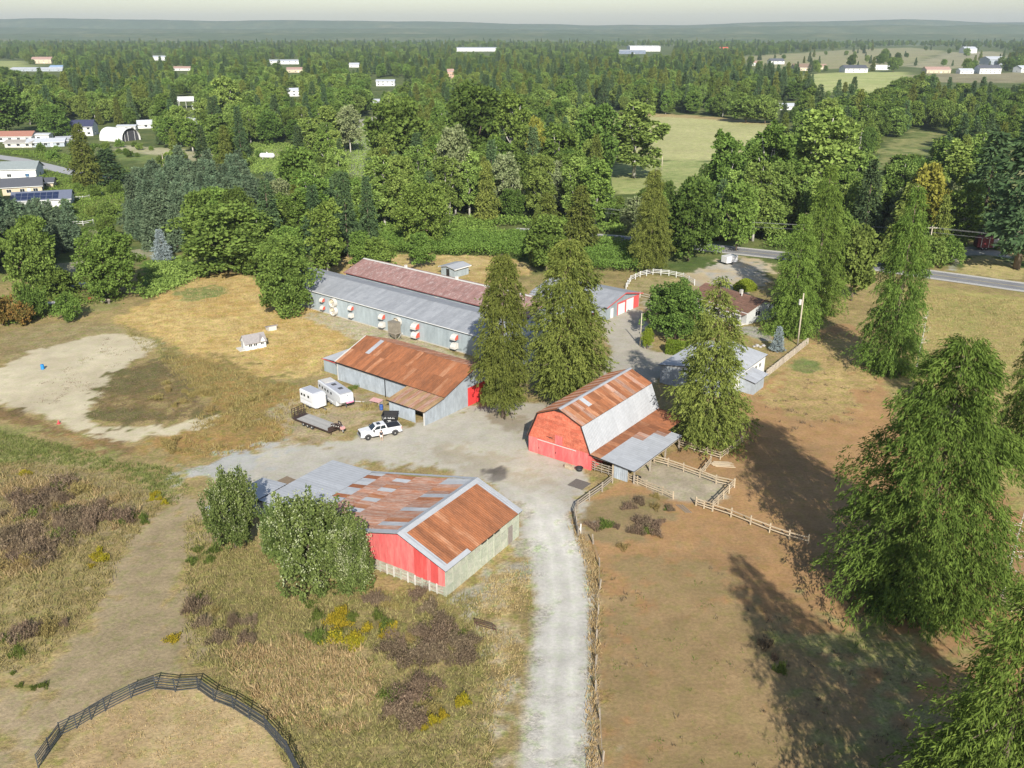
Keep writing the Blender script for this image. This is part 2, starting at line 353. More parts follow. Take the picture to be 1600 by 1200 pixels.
drive_line = PX([(880,1400),(872,1132),(880,1000),(884,930),(872,860),(850,800),(790,740)])
def make_ground(x0, x1, y0, y1, st, near):
    nx = int(round((x1 - x0) / st)) + 1; ny = int(round((y1 - y0) / st)) + 1
    X, Y = np.meshgrid(np.linspace(x0, x1, nx), np.linspace(y0, y1, ny)); X = X.astype(np.float64)
    n_big, n_mid, n_sm = fbm(X, Y, 24, 1), fbm(X, Y, 6, 2), fbm(X, Y, 1.6, 3, 3)
    if near:
        base = np.array((.30, .228, .105)); base2 = np.array((.37, .275, .13))
    else:
        base = np.array((.085, .115, .035)); base2 = np.array((.15, .165, .06))
    w = np.clip((n_mid - .35) / .3, 0, 1)[..., None]; Cc = base * (1 - w) + base2 * w
    if near:   # towards the woods the ground turns to green undergrowth
        gw = np.clip((Y - 205) / 25 + (n_big - .5) * 2, 0, 1)[..., None]
        Cc = Cc * (1 - gw) + (np.array((.085, .12, .035)) * (1 - w) + np.array((.16, .175, .06)) * w) * gw
    n_edge = np.clip((n_sm * .55 + n_mid * .45 - .5) * 3.2, -1, 1)
    ident = np.zeros(X.shape, int); names = ['ground']; rough = np.ones(X.shape)
    for nm, c1, c2, bl, er, poly in ZONES:
        P = PX(poly); xs = [p[0] for p in P]; ys = [p[1] for p in P]
        if max(xs) < x0 or min(xs) > x1 or max(ys) < y0 or min(ys) > y1: continue
        mk = blur(inpoly(X, Y, P).astype(float), max(1 if st < 1 else 0, int(round(bl / st))))
        mk = np.clip((mk + n_edge * er - .5) / .22 + .5, 0, 1) * (mk > .03)
        ww = np.clip((n_mid * .6 + n_sm * .4 - .38) / .24, 0, 1)[..., None]
        Cc = Cc * (1 - mk[..., None]) + (np.array(c1) * (1 - ww) + np.array(c2) * ww) * mk[..., None]
        s = SMOOTH.get(nm, 1.0)
        if nm != 'stain': rough = rough * (1 - mk) + s * mk
        if nm == 'stain': pass
        elif nm:
            if nm not in names: names.append(nm)
            ident[mk > .5] = names.index(nm)
        elif er < .65: ident[mk > .6] = 0
    if near:
        d = poly_dist(X, Y, drive_line)          # worn wheel tracks of the driveway
        dw = np.clip((3.6 - d) / 1.2, 0, 1)[..., None] * np.clip((108 - Y) / 12, 0, 1)[..., None]
        Cc = Cc * (1 - dw*.75) + np.array((.54, .52, .475)) * dw*.75   # packed pale gravel of the driveway
        tr = np.exp(-((d - 1.0) / .45) ** 2) * np.clip((110 - Y) / 15, 0, 1)
        Cc = Cc * (1 + .13 * tr[..., None]) + .02 * tr[..., None]
        # sand arena weeds in streaks, yard tyre sweeps
        Cc *= (1 + (vnoise(X * .35 + Y * .8, Y * .3 - X * .8, 1.1, 5) - .5) * .12)[..., None]
    Cc *= (1 + (n_big - .5) * .35)[..., None] * (1 + (n_sm - .5) * .28)[..., None]
    Z = np.zeros(X.shape)
    if near:
        Z = (fbm(X, Y, 9, 11) - .5) * .10 * rough + (n_sm - .5) * .16 * np.clip(rough - .4, 0, 1)
        edge = np.minimum.reduce([X - x0, x1 - X, Y - y0, y1 - Y]); Z *= np.clip(edge / 5, 0, 1)
    V = np.stack([X, Y, Z], -1).reshape(-1, 3)
    idx = np.arange(nx * ny).reshape(ny, nx)
    F = np.stack([idx[:-1, :-1], idx[:-1, 1:], idx[1:, 1:], idx[1:, :-1]], -1).reshape(-1, 4)
    fid = ident[:-1, :-1].ravel(); Cf = np.clip(Cc*.86, .005, .8).reshape(-1, 3); Rf = rough.ravel()
    for i, nm in enumerate(names):
        sel = F[fid == i]
        if not len(sel): continue
        u, inv = np.unique(sel, return_inverse=True)
        me = fast_mesh(nm, V[u], inv.reshape(-1, 4), GM)
        a = me.attributes.new('Col', 'FLOAT_COLOR', 'POINT'); a.data.foreach_set('color', np.concatenate([Cf[u], np.ones((len(u), 1))], 1).astype(np.float32).ravel())
        a = me.attributes.new('rough_amt', 'FLOAT', 'POINT'); a.data.foreach_set('value', Rf[u].astype(np.float32))
        me.polygons.foreach_set('use_smooth', [True] * len(me.polygons))
        tag(link(nm, me), kind='structure')
    return X, Y, Z
NX0, NX1, NY0, NY1, NST = -150, 150, 36, 250, .5
gX, gY, gZ = make_ground(NX0, NX1, NY0, NY1, NST, True)
def gz(x, y):
    if not (NX0 < x < NX1 and NY0 < y < NY1): return 0.0
    return float(gZ[min(int(round((y - NY0) / NST)), gZ.shape[0] - 1), min(int(round((x - NX0) / NST)), gZ.shape[1] - 1)])
def gzv(x, y):
    i = np.clip(np.round((y - NY0) / NST).astype(int), 0, gZ.shape[0] - 1); j = np.clip(np.round((x - NX0) / NST).astype(int), 0, gZ.shape[1] - 1)
    return np.where((x > NX0) & (x < NX1) & (y > NY0) & (y < NY1), gZ[i, j], 0.0)
make_ground(-500, 500, 250, 900, 3.0, False)
make_ground(-2400, 2400, 900, 3300, 16.0, False)
# the rest of the plain to the horizon: one frame-shaped sheet round the detailed ground
def plain():
    b = MB(); m = mat('far_plain', (.09, .12, .045), .3, .01, .95, col2=(.2, .2, .09), scale2=.004, mix2=.4)
    for x0, x1, y0, y1 in ((-9000, 9000, 3300, 9000), (-9000, -2400, 900, 3300), (2400, 9000, 900, 3300), (-9000, -500, 250, 900), (500, 9000, 250, 900),
                           (-9000, -150, 36, 250), (150, 9000, 36, 250), (-9000, 9000, -2000, 36)):
        b.add([(x0,y0,0),(x1,y0,0),(x1,y1,0),(x0,y1,0)], [(0,1,2,3)])
    tag(b.obj('plain', m), kind='structure')
plain()
def ribbon(name, pxs, width, m, z, kind='structure'):
    P = [g(*p) for p in pxs]; Q = []
    for a, c in zip(P[:-1], P[1:]):
        n = max(1, int((c - a).length / 6)); Q += [a.lerp(c, i / n) for i in range(n)]
    Q.append(P[-1]); P = Q; V = []; F = []
    for i, p in enumerate(P):
        d = (P[min(i+1, len(P)-1)] - P[max(i-1, 0)]).normalized(); n = Vector((-d.y, d.x, 0))
        V += [p + n * width / 2 + Vector((0,0,z)), p - n * width / 2 + Vector((0,0,z))]
        if i: F.append((2*i-2, 2*i-1, 2*i+1, 2*i))
    return tag(MB().add(V, F).obj(name, m), kind=kind)
M_ASPH = mat('asphalt', (.17,.17,.18), .15, 2.0, .9, col2=(.21,.21,.21), scale2=.2)
ribbon('road_shoulder', ROAD_PX, 9.4, mat('road_gravel', (.42,.40,.36), .2, 3, .95), .075)
ribbon('road', ROAD_PX, 7.2, M_ASPH, .085)
def offset_line(pxs, off):
    P = [g(*p) for p in pxs]; out = []
    for i, p in enumerate(P):
        d = (P[min(i+1, len(P)-1)] - P[max(i-1, 0)]).normalized(); q = p + Vector((-d.y, d.x, 0)) * off
        out.append(proj(q.x, q.y, 0))
    return out
for off in (-3.35, 3.35): ribbon('road_marking', offset_line(ROAD_PX, off), .16, mat('road_paint', (.75,.75,.72), .12, 5, .8), .09)
ribbon('road_marking', ROAD_PX, .14, mat('road_paint_yellow', (.62,.50,.15), .15, 5, .8), .09)
ribbon('road', ROAD2_PX, 8.0, mat('old_asphalt', (.33,.33,.33), .12, 1.5, .9), .085)

# wooded rises closing the plain
def hills():
    m = mat('wooded_hillside', (.075,.105,.045), .3, .02, .95, col2=(.14,.15,.07), scale2=.006, mix2=.42, bump=.6)
    for k, (y0, hmax, seed) in enumerate(((4300, 46, 3), (5900, 82, 8), (7900, 135, 15))):
        xs = np.linspace(-7800, 7800, 260); V = []; F = []
        top = hmax*(.45 + .75*fbm(xs, xs*0+seed*100, 2600, seed)) + 7*fbm(xs, xs*0+seed*77, 170, seed+2)
        top *= np.clip((7900-np.abs(xs))/900, 0, 1)
        for j, (dy, f) in enumerate(((-500,0),(-330,.35),(-150,.8),(0,1.0),(300,.7),(700,-.02))):
            for i, x in enumerate(xs): V.append((x, y0+dy+120*math.sin(x/700+seed), max(-.4 if f <= 0 else .2, top[i]*f)))
        n = len(xs)
        for j in range(5):
            for i in range(n-1): F.append((j*n+i, j*n+i+1, (j+1)*n+i+1, (j+1)*n+i))
        tag(MB().add(V, F).obj('hill', m, smooth=True), kind='structure')
hills()
# ------------------------------------------------------------------ building kit
rnd = random.Random(11)
RUST = mat('rusted_roof_metal', (.275,.105,.045), .25, 3.0, .75, .0, .16, (.21,.085,.04), .9, .5, .15, (1,.35,1))
RUST_L = mat('light_rust_roof_metal', (.36,.18,.10), .25, 3.0, .7, .0, .15, (.27,.105,.045), 1.2, .5, .12, (1,.3,1))
RUST_P = mat('pale_streaked_rust_metal', (.36,.25,.20), .3, 4.0, .65, .0, .2, (.30,.13,.07), 2.2, .5, .1, (2.2,.25,1))
GALV = mat('galvanised_roof_metal', (.36,.372,.39), .12, 2.0, .6, .0, .06, (.315,.325,.34), .5, .4)
GALV_D = mat('weathered_galvanised_metal', (.345,.36,.385), .14, 2.0, .55, .0, .07, (.29,.30,.32), .5, .5)
GREYR = mat('grey_roof_metal', (.245,.255,.27), .10, 1.0, .6, .0, .05, (.285,.295,.31), .25, .5)
WALLM = mat('galvanised_wall_metal', (.30,.345,.365), .14, 1.5, .5, .0, .05, (.25,.29,.31), .5, .5, 0, (1,1,.3))
BLUEG = mat('blue_grey_wall_metal', (.34,.38,.42), .14, 2.0, .55, .0, .07, (.27,.30,.33), .8, .5, 0, (1,1,.4))
REDB = mat('red_painted_boards', (.56,.10,.085), .14, 3, .7, .0, .08, (.60,.16,.13), .7, .45, .05, (3,3,.5))
REDP = mat('faded_red_metal', (.56,.165,.15), .2, 2.5, .8, .0, .07, (.56,.10,.10), .6, .5, 0, (2,2,.4))
REDD = mat('deep_red_metal', (.48,.07,.065), .12, 2, .6, .0, .08, (.56,.11,.10), .6, .4, 0, (2,2,.4))
REDO = mat('weathered_red_shingles', (.43,.105,.06), .28, 6, .85, .0, .2, (.50,.15,.09), 1.5, .5, .2)
GREENW = mat('faded_green_plywood', (.31,.34,.26), .18, 3, .85, .0, .10, (.39,.39,.32), .7, .5, .1)
OLDW = mat('weathered_grey_wood', (.34,.30,.245), .22, 5, .9, .0, .15, (.25,.21,.165), 1.5, .5, .2)
TANW = mat('sun_bleached_fence_wood', (.46,.38,.27), .2, 5, .9, .0, .14, (.36,.29,.2), 1.5, .5, .15)
WHITE = mat('white_paint', (.66,.66,.64), .06, 2, .6, .0, .02)
OFFW = mat('dusty_white_paint', (.52,.50,.46), .12, 2, .7, .0, .05)
DARK = mat('dark_interior', (.02,.018,.016), .2, 2, .95)  # near-black; also paints the shade inside gaps, mouths and openings
CONC = mat('old_concrete', (.40,.38,.34), .15, 2, .9)
BLK = mat('black_paint', (.022,.022,.024), .2, 4, .55, .0, .1)
BROWNR = mat('brown_shingle_roof', (.185,.10,.07), .25, 5, .9, .0, .14, (.14,.08,.055), .8, .5, .15)
DGREY = mat('charcoal_shingle_roof', (.085,.09,.105), .2, 4, .85, .0, .12)
SLATE = mat('slate_blue_roof', (.11,.125,.17), .18, 4, .8, .0, .12)
GLASS = glass_mat()

def sheet_mesh(w, l, ribs, h=.035):
    n = ribs; P = []
    for i in range(n):
        a = w * i / n; d = w / n
        P += [(a, 0), (a + d*.55, 0), (a + d*.66, h), (a + d*.89, h)]
    P.append((w, 0)); k = len(P)
    b = MB(); b.add([(x, 0, z) for x, z in P] + [(x, l, z) for x, z in P], [(i, i+1, i+1+k, i+k) for i in range(k-1)])
    return b
_shc = {}
def roof_slope(parent, e0, e1, r0, chooser, w=.95, rows=1, ribs=3, deck=DARK, ribh=.035, name='roof', piece='roof_sheet'):
    """one roof slope: a deck (part) added to stop light leaks, carrying single sheets of ribbed metal (sub-parts)"""
    e0, e1, r0 = Vector(e0), Vector(e1), Vector(r0)
    ex = (e1 - e0); Lx = ex.length; ex.normalize(); ey = (r0 - e0); Ly = ey.length; ey.normalize(); ez = ex.cross(ey)
    dn = ez * -.09
    r1 = r0 + (e1 - e0)
    b = MB(); b.add([e0, e1, r1, r0, e0 + dn, e1 + dn, r1 + dn, r0 + dn], [(0,1,2,3),(7,6,5,4),(0,4,5,1),(1,5,6,2),(2,6,7,3),(3,7,4,0)])
    d = b.obj(name, deck, parent)
    n = max(1, int(round(Lx / w))); sw = Lx / n; sl = Ly / rows
    for j in range(rows):
        for i in range(n):
            m = chooser(i, j, n)
            key = (round(sw, 3), round(sl, 3), m.name, ribs, ribh)
            if key not in _shc: _shc[key] = sheet_mesh(sw * 1.02, sl * 1.01, ribs, ribh).mesh(piece, m)
            o = link(piece, _shc[key], d)
            p = e0 + ex * (i * sw) + ey * (j * sl) + ez * (.012 + rnd.random() * .012 + (.014 if j else 0))
            mt = Matrix((ex, ey, ez)).transposed().to_4x4(); mt.translation = p
            o.matrix_basis = mt @ Matrix.Rotation((rnd.random() - .5) * .006, 4, 'Z')
    return d
def ribbed_wall(x0, x1, y, z0, z1a, z1b=None, pitch=.3, h=.03, flip=1):
    """vertical ribbed cladding in plane y (facing -y when flip=1), top may slope from z1a to z1b"""
    if z1b is None: z1b = z1a
    n = max(1, int(abs(x1 - x0) / pitch)); P = []
    for i in range(n):
        a = x0 + (x1 - x0) * i / n; d = (x1 - x0) / n
        P += [(a, 0), (a + d*.6, 0), (a + d*.7, h), (a + d*.9, h)]
    P.append((x1, 0)); k = len(P); zt = lambda x: z1a + (z1b - z1a) * (x - x0) / (x1 - x0)
    b = MB(); b.add([(x, y - q*flip, z0) for x, q in P] + [(x, y - q*flip, zt(x)) for x, q in P], [(i, i+1, i+1+k, i+k) for i in range(k-1)])
    return b
def add_window(parent, c, w, h, face='-y', frame=WHITE, depth=.05, cross=True, pane=None):
    """frame proud of the wall with a pane (sub-part); c = centre on the wall"""
    x, y, z = c; f = MB(); t = .07
    def bx(a0, a1, d0, d1, z0, z1):
        if face == '-y': f.box(x+a0, x+a1, y-d1, y-d0, z+z0, z+z1)
        elif face == '+y': f.box(x+a0, x+a1, y+d0, y+d1, z+z0, z+z1)
        elif face == '+x': f.box(x+d0, x+d1, y+a0, y+a1, z+z0, z+z1)
        else: f.box(x-d1, x-d0, y+a0, y+a1, z+z0, z+z1)
    bx(-w/2-t, w/2+t, .0, depth, h/2, h/2+t); bx(-w/2-t, w/2+t, 0, depth+.03, -h/2-t, -h/2)
    bx(-w/2-t, -w/2, 0, depth, -h/2, h/2); bx(w/2, w/2+t, 0, depth, -h/2, h/2)
    if cross: bx(-.025, .025, .012, depth, -h/2, h/2)
    fr = f.obj('window', frame, parent)
    f = MB(); bx(-w/2, w/2, .002, .014, -h/2, h/2); f.obj('pane', pane or GLASS, fr)
    return fr
def add_panel(parent, name, x0, x1, y0, y1, z0, z1, m, bevel=0): return MB().box(x0, x1, y0, y1, z0, z1).obj(name, m, parent, bevel=bevel)

# ------------------------------------------------------------------ gambrel barn
def gambrel_barn():
    th = 36.5; t = thing('gambrel_barn', 'red gambrel barn with rusty and silver roof and a lean-to', 'barn', g(826, 704), th)
    W, L, ze, zb, zr, xb = 10.4, 19.0, 2.55, 6.2, 7.75, 1.55
    prof = [(0,-.3),(W,-.3),(W,ze),(W-xb,zb),(W/2,zr),(xb,zb),(0,ze)]
    MB().prism(prof, 'y', .05, L-.05).obj('wall', REDB, t)
    # lower front: red metal panels, two sliding doors on a rail
    ws = MB(); w = ribbed_wall(0, W, 0, -.2, 2.42, pitch=.26).obj('front_cladding', REDP, t)
    for a, c in ((1.75, 4.5), (4.55, 6.7)):
        dr = ribbed_wall(a, c, -.07, .05, 2.2, pitch=.22).add(*box_data(a, c, -.068, -.03, .05, 2.2)).obj('sliding_door', REDP, t)
        MB().box(a+.1, a+.16, -.16, -.12, .9, 1.2).obj('handle', BLK, dr)
    add_panel(t, 'door_rail', 1.6, 8.0, -.16, -.05, 2.24, 2.32, OFFW)
    # weathered shingle courses above
    nrow = 12
    gb = MB().prism([(.12,2.45),(W-.12,2.45),(W-xb,zb-.05),(W/2,zr-.08),(xb,zb-.05)], 'y', -.02, .04).obj('gable_wall', REDO, t)
    for r in range(nrow):
        z0 = 2.45 + r * .42; z1 = z0 + .44
        def xl(z): return .12 + (z-2.45)/(zb-2.5)*(xb-.1) if z < zb else xb + (z-zb)/(zr-zb)*(W/2-xb)
        a, c = xl(min(z1, zr-.1)) + .03, W - xl(min(z1, zr-.1)) - .03
        z1 = min(z1, zr-.12)
        if c - a < .5: continue
        n = max(1, int((c-a)/1.25)); off = (r % 2) * .4
        cuts = [a] + [q for q in (a + off + (c-a)*i/n for i in range(1, n)) if q < c-.3] + [c]
        for q0, q1 in zip(cuts[:-1], cuts[1:]):
            MB().add([(q0+.008,-.05-rnd.random()*.03,z0),(q1-.008,-.05-rnd.random()*.03,z0),(q1-.008,-.025,z1),(q0+.008,-.025,z1),(q0+.008,-.02,z0),(q1-.008,-.02,z0)],
                     [(0,1,2,3),(0,4,5,1)]).obj('shingle_strip', REDO, gb)
    add_panel(t, 'loft_door', 4.55, 5.75, -.13, -.02, 2.46, 3.75, REDP)
    add_panel(t, 'vent_slot', 3.1, 4.1, -.09, -.02, 3.05, 3.15, BLK)
    # roof: left steep, left top, right top, right steep
    o = .35
    def rusty(i, j, n):
        return RUST_L if (i * 7 + 3) % 5 < 2 else (RUST if i % 3 else RUST_P)
    def top_r(i, j, n): return GALV if i == 5 and j == 1 else rusty(i, j, n)
    def silver(i, j, n): return GALV
    roof_slope(t, (W+.12, -o, ze-.12), (W+.12, L+o, ze-.12), (W-xb+.04, -o, zb+.08), silver, 1.0)
    roof_slope(t, (W-xb+.12, -o, zb+.1), (W-xb+.12, L+o, zb+.1), (W/2, -o, zr+.14), top_r, .95, 2)
    roof_slope(t, (xb-.12, L+o, zb+.1), (xb-.12, -o, zb+.1), (W/2, L+o, zr+.14), lambda i, j, n: RUST_P if i % 2 else RUST, .95)
    roof_slope(t, (-.12, L+o, ze-.12), (-.12, -o, ze-.12), (xb-.04, L+o, zb+.08), lambda i, j, n: RUST_P, 1.0)
    cap = MB()
    for s in (-1, 1): cap.add([(W/2, -o, zr+.24),(W/2, L+o, zr+.24),(W/2+s*.32, L+o, zr+.13),(W/2+s*.32, -o, zr+.13)], [(0,1,2,3)])
    cap.obj('ridge_cap', GALV_D, t)
    hood = MB().prism([(W/2-.6, zr-.25),(W/2+.6, zr-.25),(W/2, zr+.2)], 'y', -.36, -.05); hood.obj('gable_hood', DARK, t)
    # lean-to on the right
    x1 = 17.3; zh, zl = 2.62, 2.1
    def lean(i, j, n):
        f = i/n
        if j == 3: return RUST if i % 4 else RUST_L
        if f > (1.1, .90, .74)[j]: return RUST
        if f > (.96, .80, .58)[j]: return RUST_P
        return GALV
    roof_slope(t, (x1, -.5, zl), (x1, 13.4, zl), (W+.05, -.5, zh), lean, 1.05, 4, ribs=2, ribh=.014, name='lean_to_roof')
    roof_slope(t, (W+4.6, 13.45, 2.28), (W+4.6, 19.2, 2.28), (W+.05, 13.45, zh), lambda i, j, n: RUST, 1.0, 1, name='lean_to_roof')
    for y in (0.0, 4.4, 8.8, 13.1): add_panel(t, 'post', x1-.35, x1-.17, y, y+.18, -.3, 2.0, OLDW)
    for y in (0.0, 4.4, 8.8, 13.1): add_panel(t, 'rafter', W+.1, x1-.05, y+.2, y+.3, 1.88, 2.0, OLDW)
    add_panel(t, 'eave_board', x1-.14, x1-.02, -.45, 13.35, 1.84, 1.98, OLDW)
    ribbed_wall(W+3.6, W+5.7, 0, -.2, 2.15, 2.05).obj('front_cladding', BLUEG, t)
    add_panel(t, 'gate_post', W+3.35, W+3.55, -.05, .15, -.2, 2.2, TANW)
    for z in (.35, .7, 1.05, 1.4): add_panel(t, 'gate_rail', W+.15, W+3.35, -.02, .05, z, z+.09, OLDW)
    for x in (W+.6, W+1.7, W+2.8): add_panel(t, 'gate_upright', x, x+.09, -.07, -.025, .2, 1.6, OLDW)
    MB().prism([(W+.1,-.2),(W+5.6,-.2),(W+5.6,1.9),(W+.1,2.3)], 'y', 6.0, 6.12).obj('stall_wall', OLDW, t)
    return t
def box_data(x0, x1, y0, y1, z0, z1):
    b = MB().box(x0, x1, y0, y1, z0, z1); return b.v, b.f
gambrel_barn()

# ------------------------------------------------------------------ patchwork-roof barn in the foreground
def patchwork_barn():
    th = 32.5; t = thing('patchwork_barn', 'low wide barn with patchwork rust roof and green plywood side', 'barn', g(697, 932), th)
    # x to the right: corner is at x=0, building extends to -x; y away along the long side
    L = 14.4
    X = [0, -6.0, -15.2, -22.7]; Zp = [3.5, 5.85, 3.45, 2.15]
    MB().prism([(-.1,-.3),(-.1,3.42),(-6,5.7),(-15.2,3.3),(-22.6,2.0),(-22.6,-.3)], 'y', .12, L-.12).obj('wall', OLDW, t)
    # green plywood bays along the right wall (x = 0 plane, facing +x)
    n = 11; bw = L / n; wl_ = add_panel(t, 'side_wall', -.1, -.03, .05, L-.05, -.3, 3.35, OLDW)
    for i in range(n):
        y0, y1 = i*bw+.06, (i+1)*bw-.06
        top = 3.3 if i not in (5, 6, 7) else 2.75
        for z0, z1 in ((-.2, 1.1), (1.13, 2.2), (2.23, top)):
            MB().box(-.04, .02 + rnd.random()*.02, y0, y1, z0, z1).obj('plywood_panel', GREENW, wl_)
        MB().box(-.03, .075, i*bw-.06, i*bw+.06, -.25, 3.32).obj('batten', GREENW, wl_)
        if 5 <= i <= 7: MB().box(-.03, .01, y0, y1, 2.8, 3.3).obj('gap', DARK, wl_)  # solid near-black board painting the shade of an open gap
    MB().box(-.03, .075, L-.06, L+.06, -.25, 3.32).obj('batten', GREENW, wl_)
    dr = add_panel(t, 'side_door', .03, .1, 12.1, 13.0, .1, 2.3, mat('grey_brown_door', (.22,.19,.17), .15, 3, .8))
    # red gable wall: vertical sheets
    gw = MB().prism([(-.02,.1),(-.02,3.4),(-6,5.72),(-15.2,3.32),(-15.2,.1)], 'y', .02, .12).obj('gable_wall', OLDW, t)
    def ztop(x): return 3.42 + (-x)/6*2.3 if x > -6 else 5.72 + (-x-6)/9.2*-2.4
    x = 0.0; k = 0
    widths = [.95, .95, .55, .85, .85, .9, 1, 1, 1, 1, 1, 1, 1, 1, 1, 1, 1]
    for wdt in widths:
        x1 = x - wdt
        if x1 < -15.3: break
        low = 1.15 if k < 5 else 1.35
        m = REDD if k in (1, 3, 4) else (REDP if k > 5 else REDP)
        b = MB()
        b.add([(x-.01,0,low),(x1+.01,0,low),(x1+.01,0,ztop(x1)),(x-.01,0,ztop(x)),(x-.01,.03,low),(x1+.01,.03,low),(x1+.01,.03,ztop(x1)),(x-.01,.03,ztop(x))],
              [(0,1,2,3),(0,4,5,1),(0,3,7,4),(1,5,6,2)])
        b.v = [(v[0], v[1] - (.03 if k < 5 else .012) - (.014 if k % 2 else 0), v[2]) for v in b.v]
        b.obj('red_sheet', m, gw); x = x1; k += 1
    # open crib of stakes under the red wall
    for i in range(16):
        xx = -.15 - i*.98
        MB().box(xx-.07, xx+.07, -.13, -.03, -.3, 1.25).obj('stake', OFFW if i % 3 else GREENW, gw)
        for z in (.1, .5, .9):
            MB().box(xx-.86, xx-.1, -.09, -.035, z, z+.13).obj('slat', GREENW if (i+int(z*10)) % 3 else OLDW, gw)
    add_panel(t, 'door_outline', -10.6, -10.5, -.075, -.045, 1.4, 3.9, REDD)
    # roofs
    def right(i, j, n): return GALV_D if (i == 0 or i == n-1) else (RUST_L if i in (3, 6) else RUST)
    o = .35
    roof_slope(t, (.35, -o, 3.38), (.35, L+o, 3.38), (-6, -o, 5.9), right, .95, 1)
    fl = MB().box(-.2, .38, 0, 3.0, -.01, .03)
    MB().add([(.4,-.36,3.44),(.4,4.2,3.44),(-.15,4.2,3.66),(-.15,-.36,3.66)], [(0,1,2,3)]).obj('eave_flashing', GALV, t)
    def mid(i, j, n):
        if j == 0 and (i < 2): return GALV
        if i == n-1 or i == 0: return GALV_D
        if i % 4 == 1: return GALV_D
        return RUST_P if i % 3 else RUST_L
    def patch(i, j, n):
        if j == 1: return RUST_P
        return [GALV, RUST_P, GALV_D, RUST_L, GALV, RUST, RUST_L, RUST, GALV, RUST_P, GALV_D, GALV, RUST_L, RUST, RUST_P][(i*5+j*3) % 15]
    roof_slope(t, (-10.4, L+o, 4.65), (-10.4, -o, 4.65), (-6, L+o, 5.9), mid, .95, 1)
    roof_slope(t, (-15.4, L+o, 3.42), (-15.4, -o, 3.42), (-10.4, L+o, 4.64), lambda i, j, n: RUST_P if i not in (n-1,) else GALV, .95, 1, ribs=4)
    roof_slope(t, (-22.7, L+o, 2.12), (-22.7, 3.2, 2.12), (-15.4, L+o, 3.41), patch, .95, 3, ribs=4)
    roof_slope(t, (-29.8, L+o, 1.95), (-29.8, -o+2, 1.95), (-22.65, L+o, 2.2), lambda i, j, n: GALV, 1.0, 1, ribs=2, ribh=.012)
    roof_slope(t, (-34.2, 6.4, 1.75), (-34.2, -3, 1.75), (-29.85, 6.4, 2.05), lambda i, j, n: GALV, 1.0, 1, ribs=2, ribh=.012)
    MB().box(-29.6, -22.7, 1.9, L, -.3, 1.82).obj('annex_wall', BLUEG, t)
    MB().box(-34.0, -29.7, -2.8, 6.2, -.3, 1.6).obj('annex_wall', BLUEG, t)
    for s, xo, zo in ((1, .55, -.24), (-1, -.6, -.17)):
        MB().add([(-6,-o,5.99),(-6,L+o,5.99),(-6+xo,L+o,5.99+zo),(-6+xo,-o,5.99+zo)], [(0,1,2,3)]).obj('ridge_cap', GALV, t)
    MB().add([(.36,-.42,3.44),(-6,-.42,5.98),(-6,.12,6.0),(.36,.12,3.46)], [(0,1,2,3)]).obj('verge_flashing', GALV, t)
    MB().add([(.36,L-.1,3.46),(-6,L-.1,6.0),(-6,L+.42,5.98),(.36,L+.42,3.44)], [(0,1,2,3)]).obj('verge_flashing', GALV, t)
    MB().add([(-6,L-.1,6.0),(-22.7,L-.1,2.24),(-22.7,L+.42,2.22),(-6,L+.42,5.98)], [(0,1,2,3)]).obj('verge_flashing', GALV, t)
    MB().add([(-6,-.42,5.98),(-15.4,-.42,3.5),(-15.4,.25,3.52),(-6,.25,6.0)], [(0,1,2,3)]).obj('verge_flashing', GALV, t)
    return t
patchwork_barn()

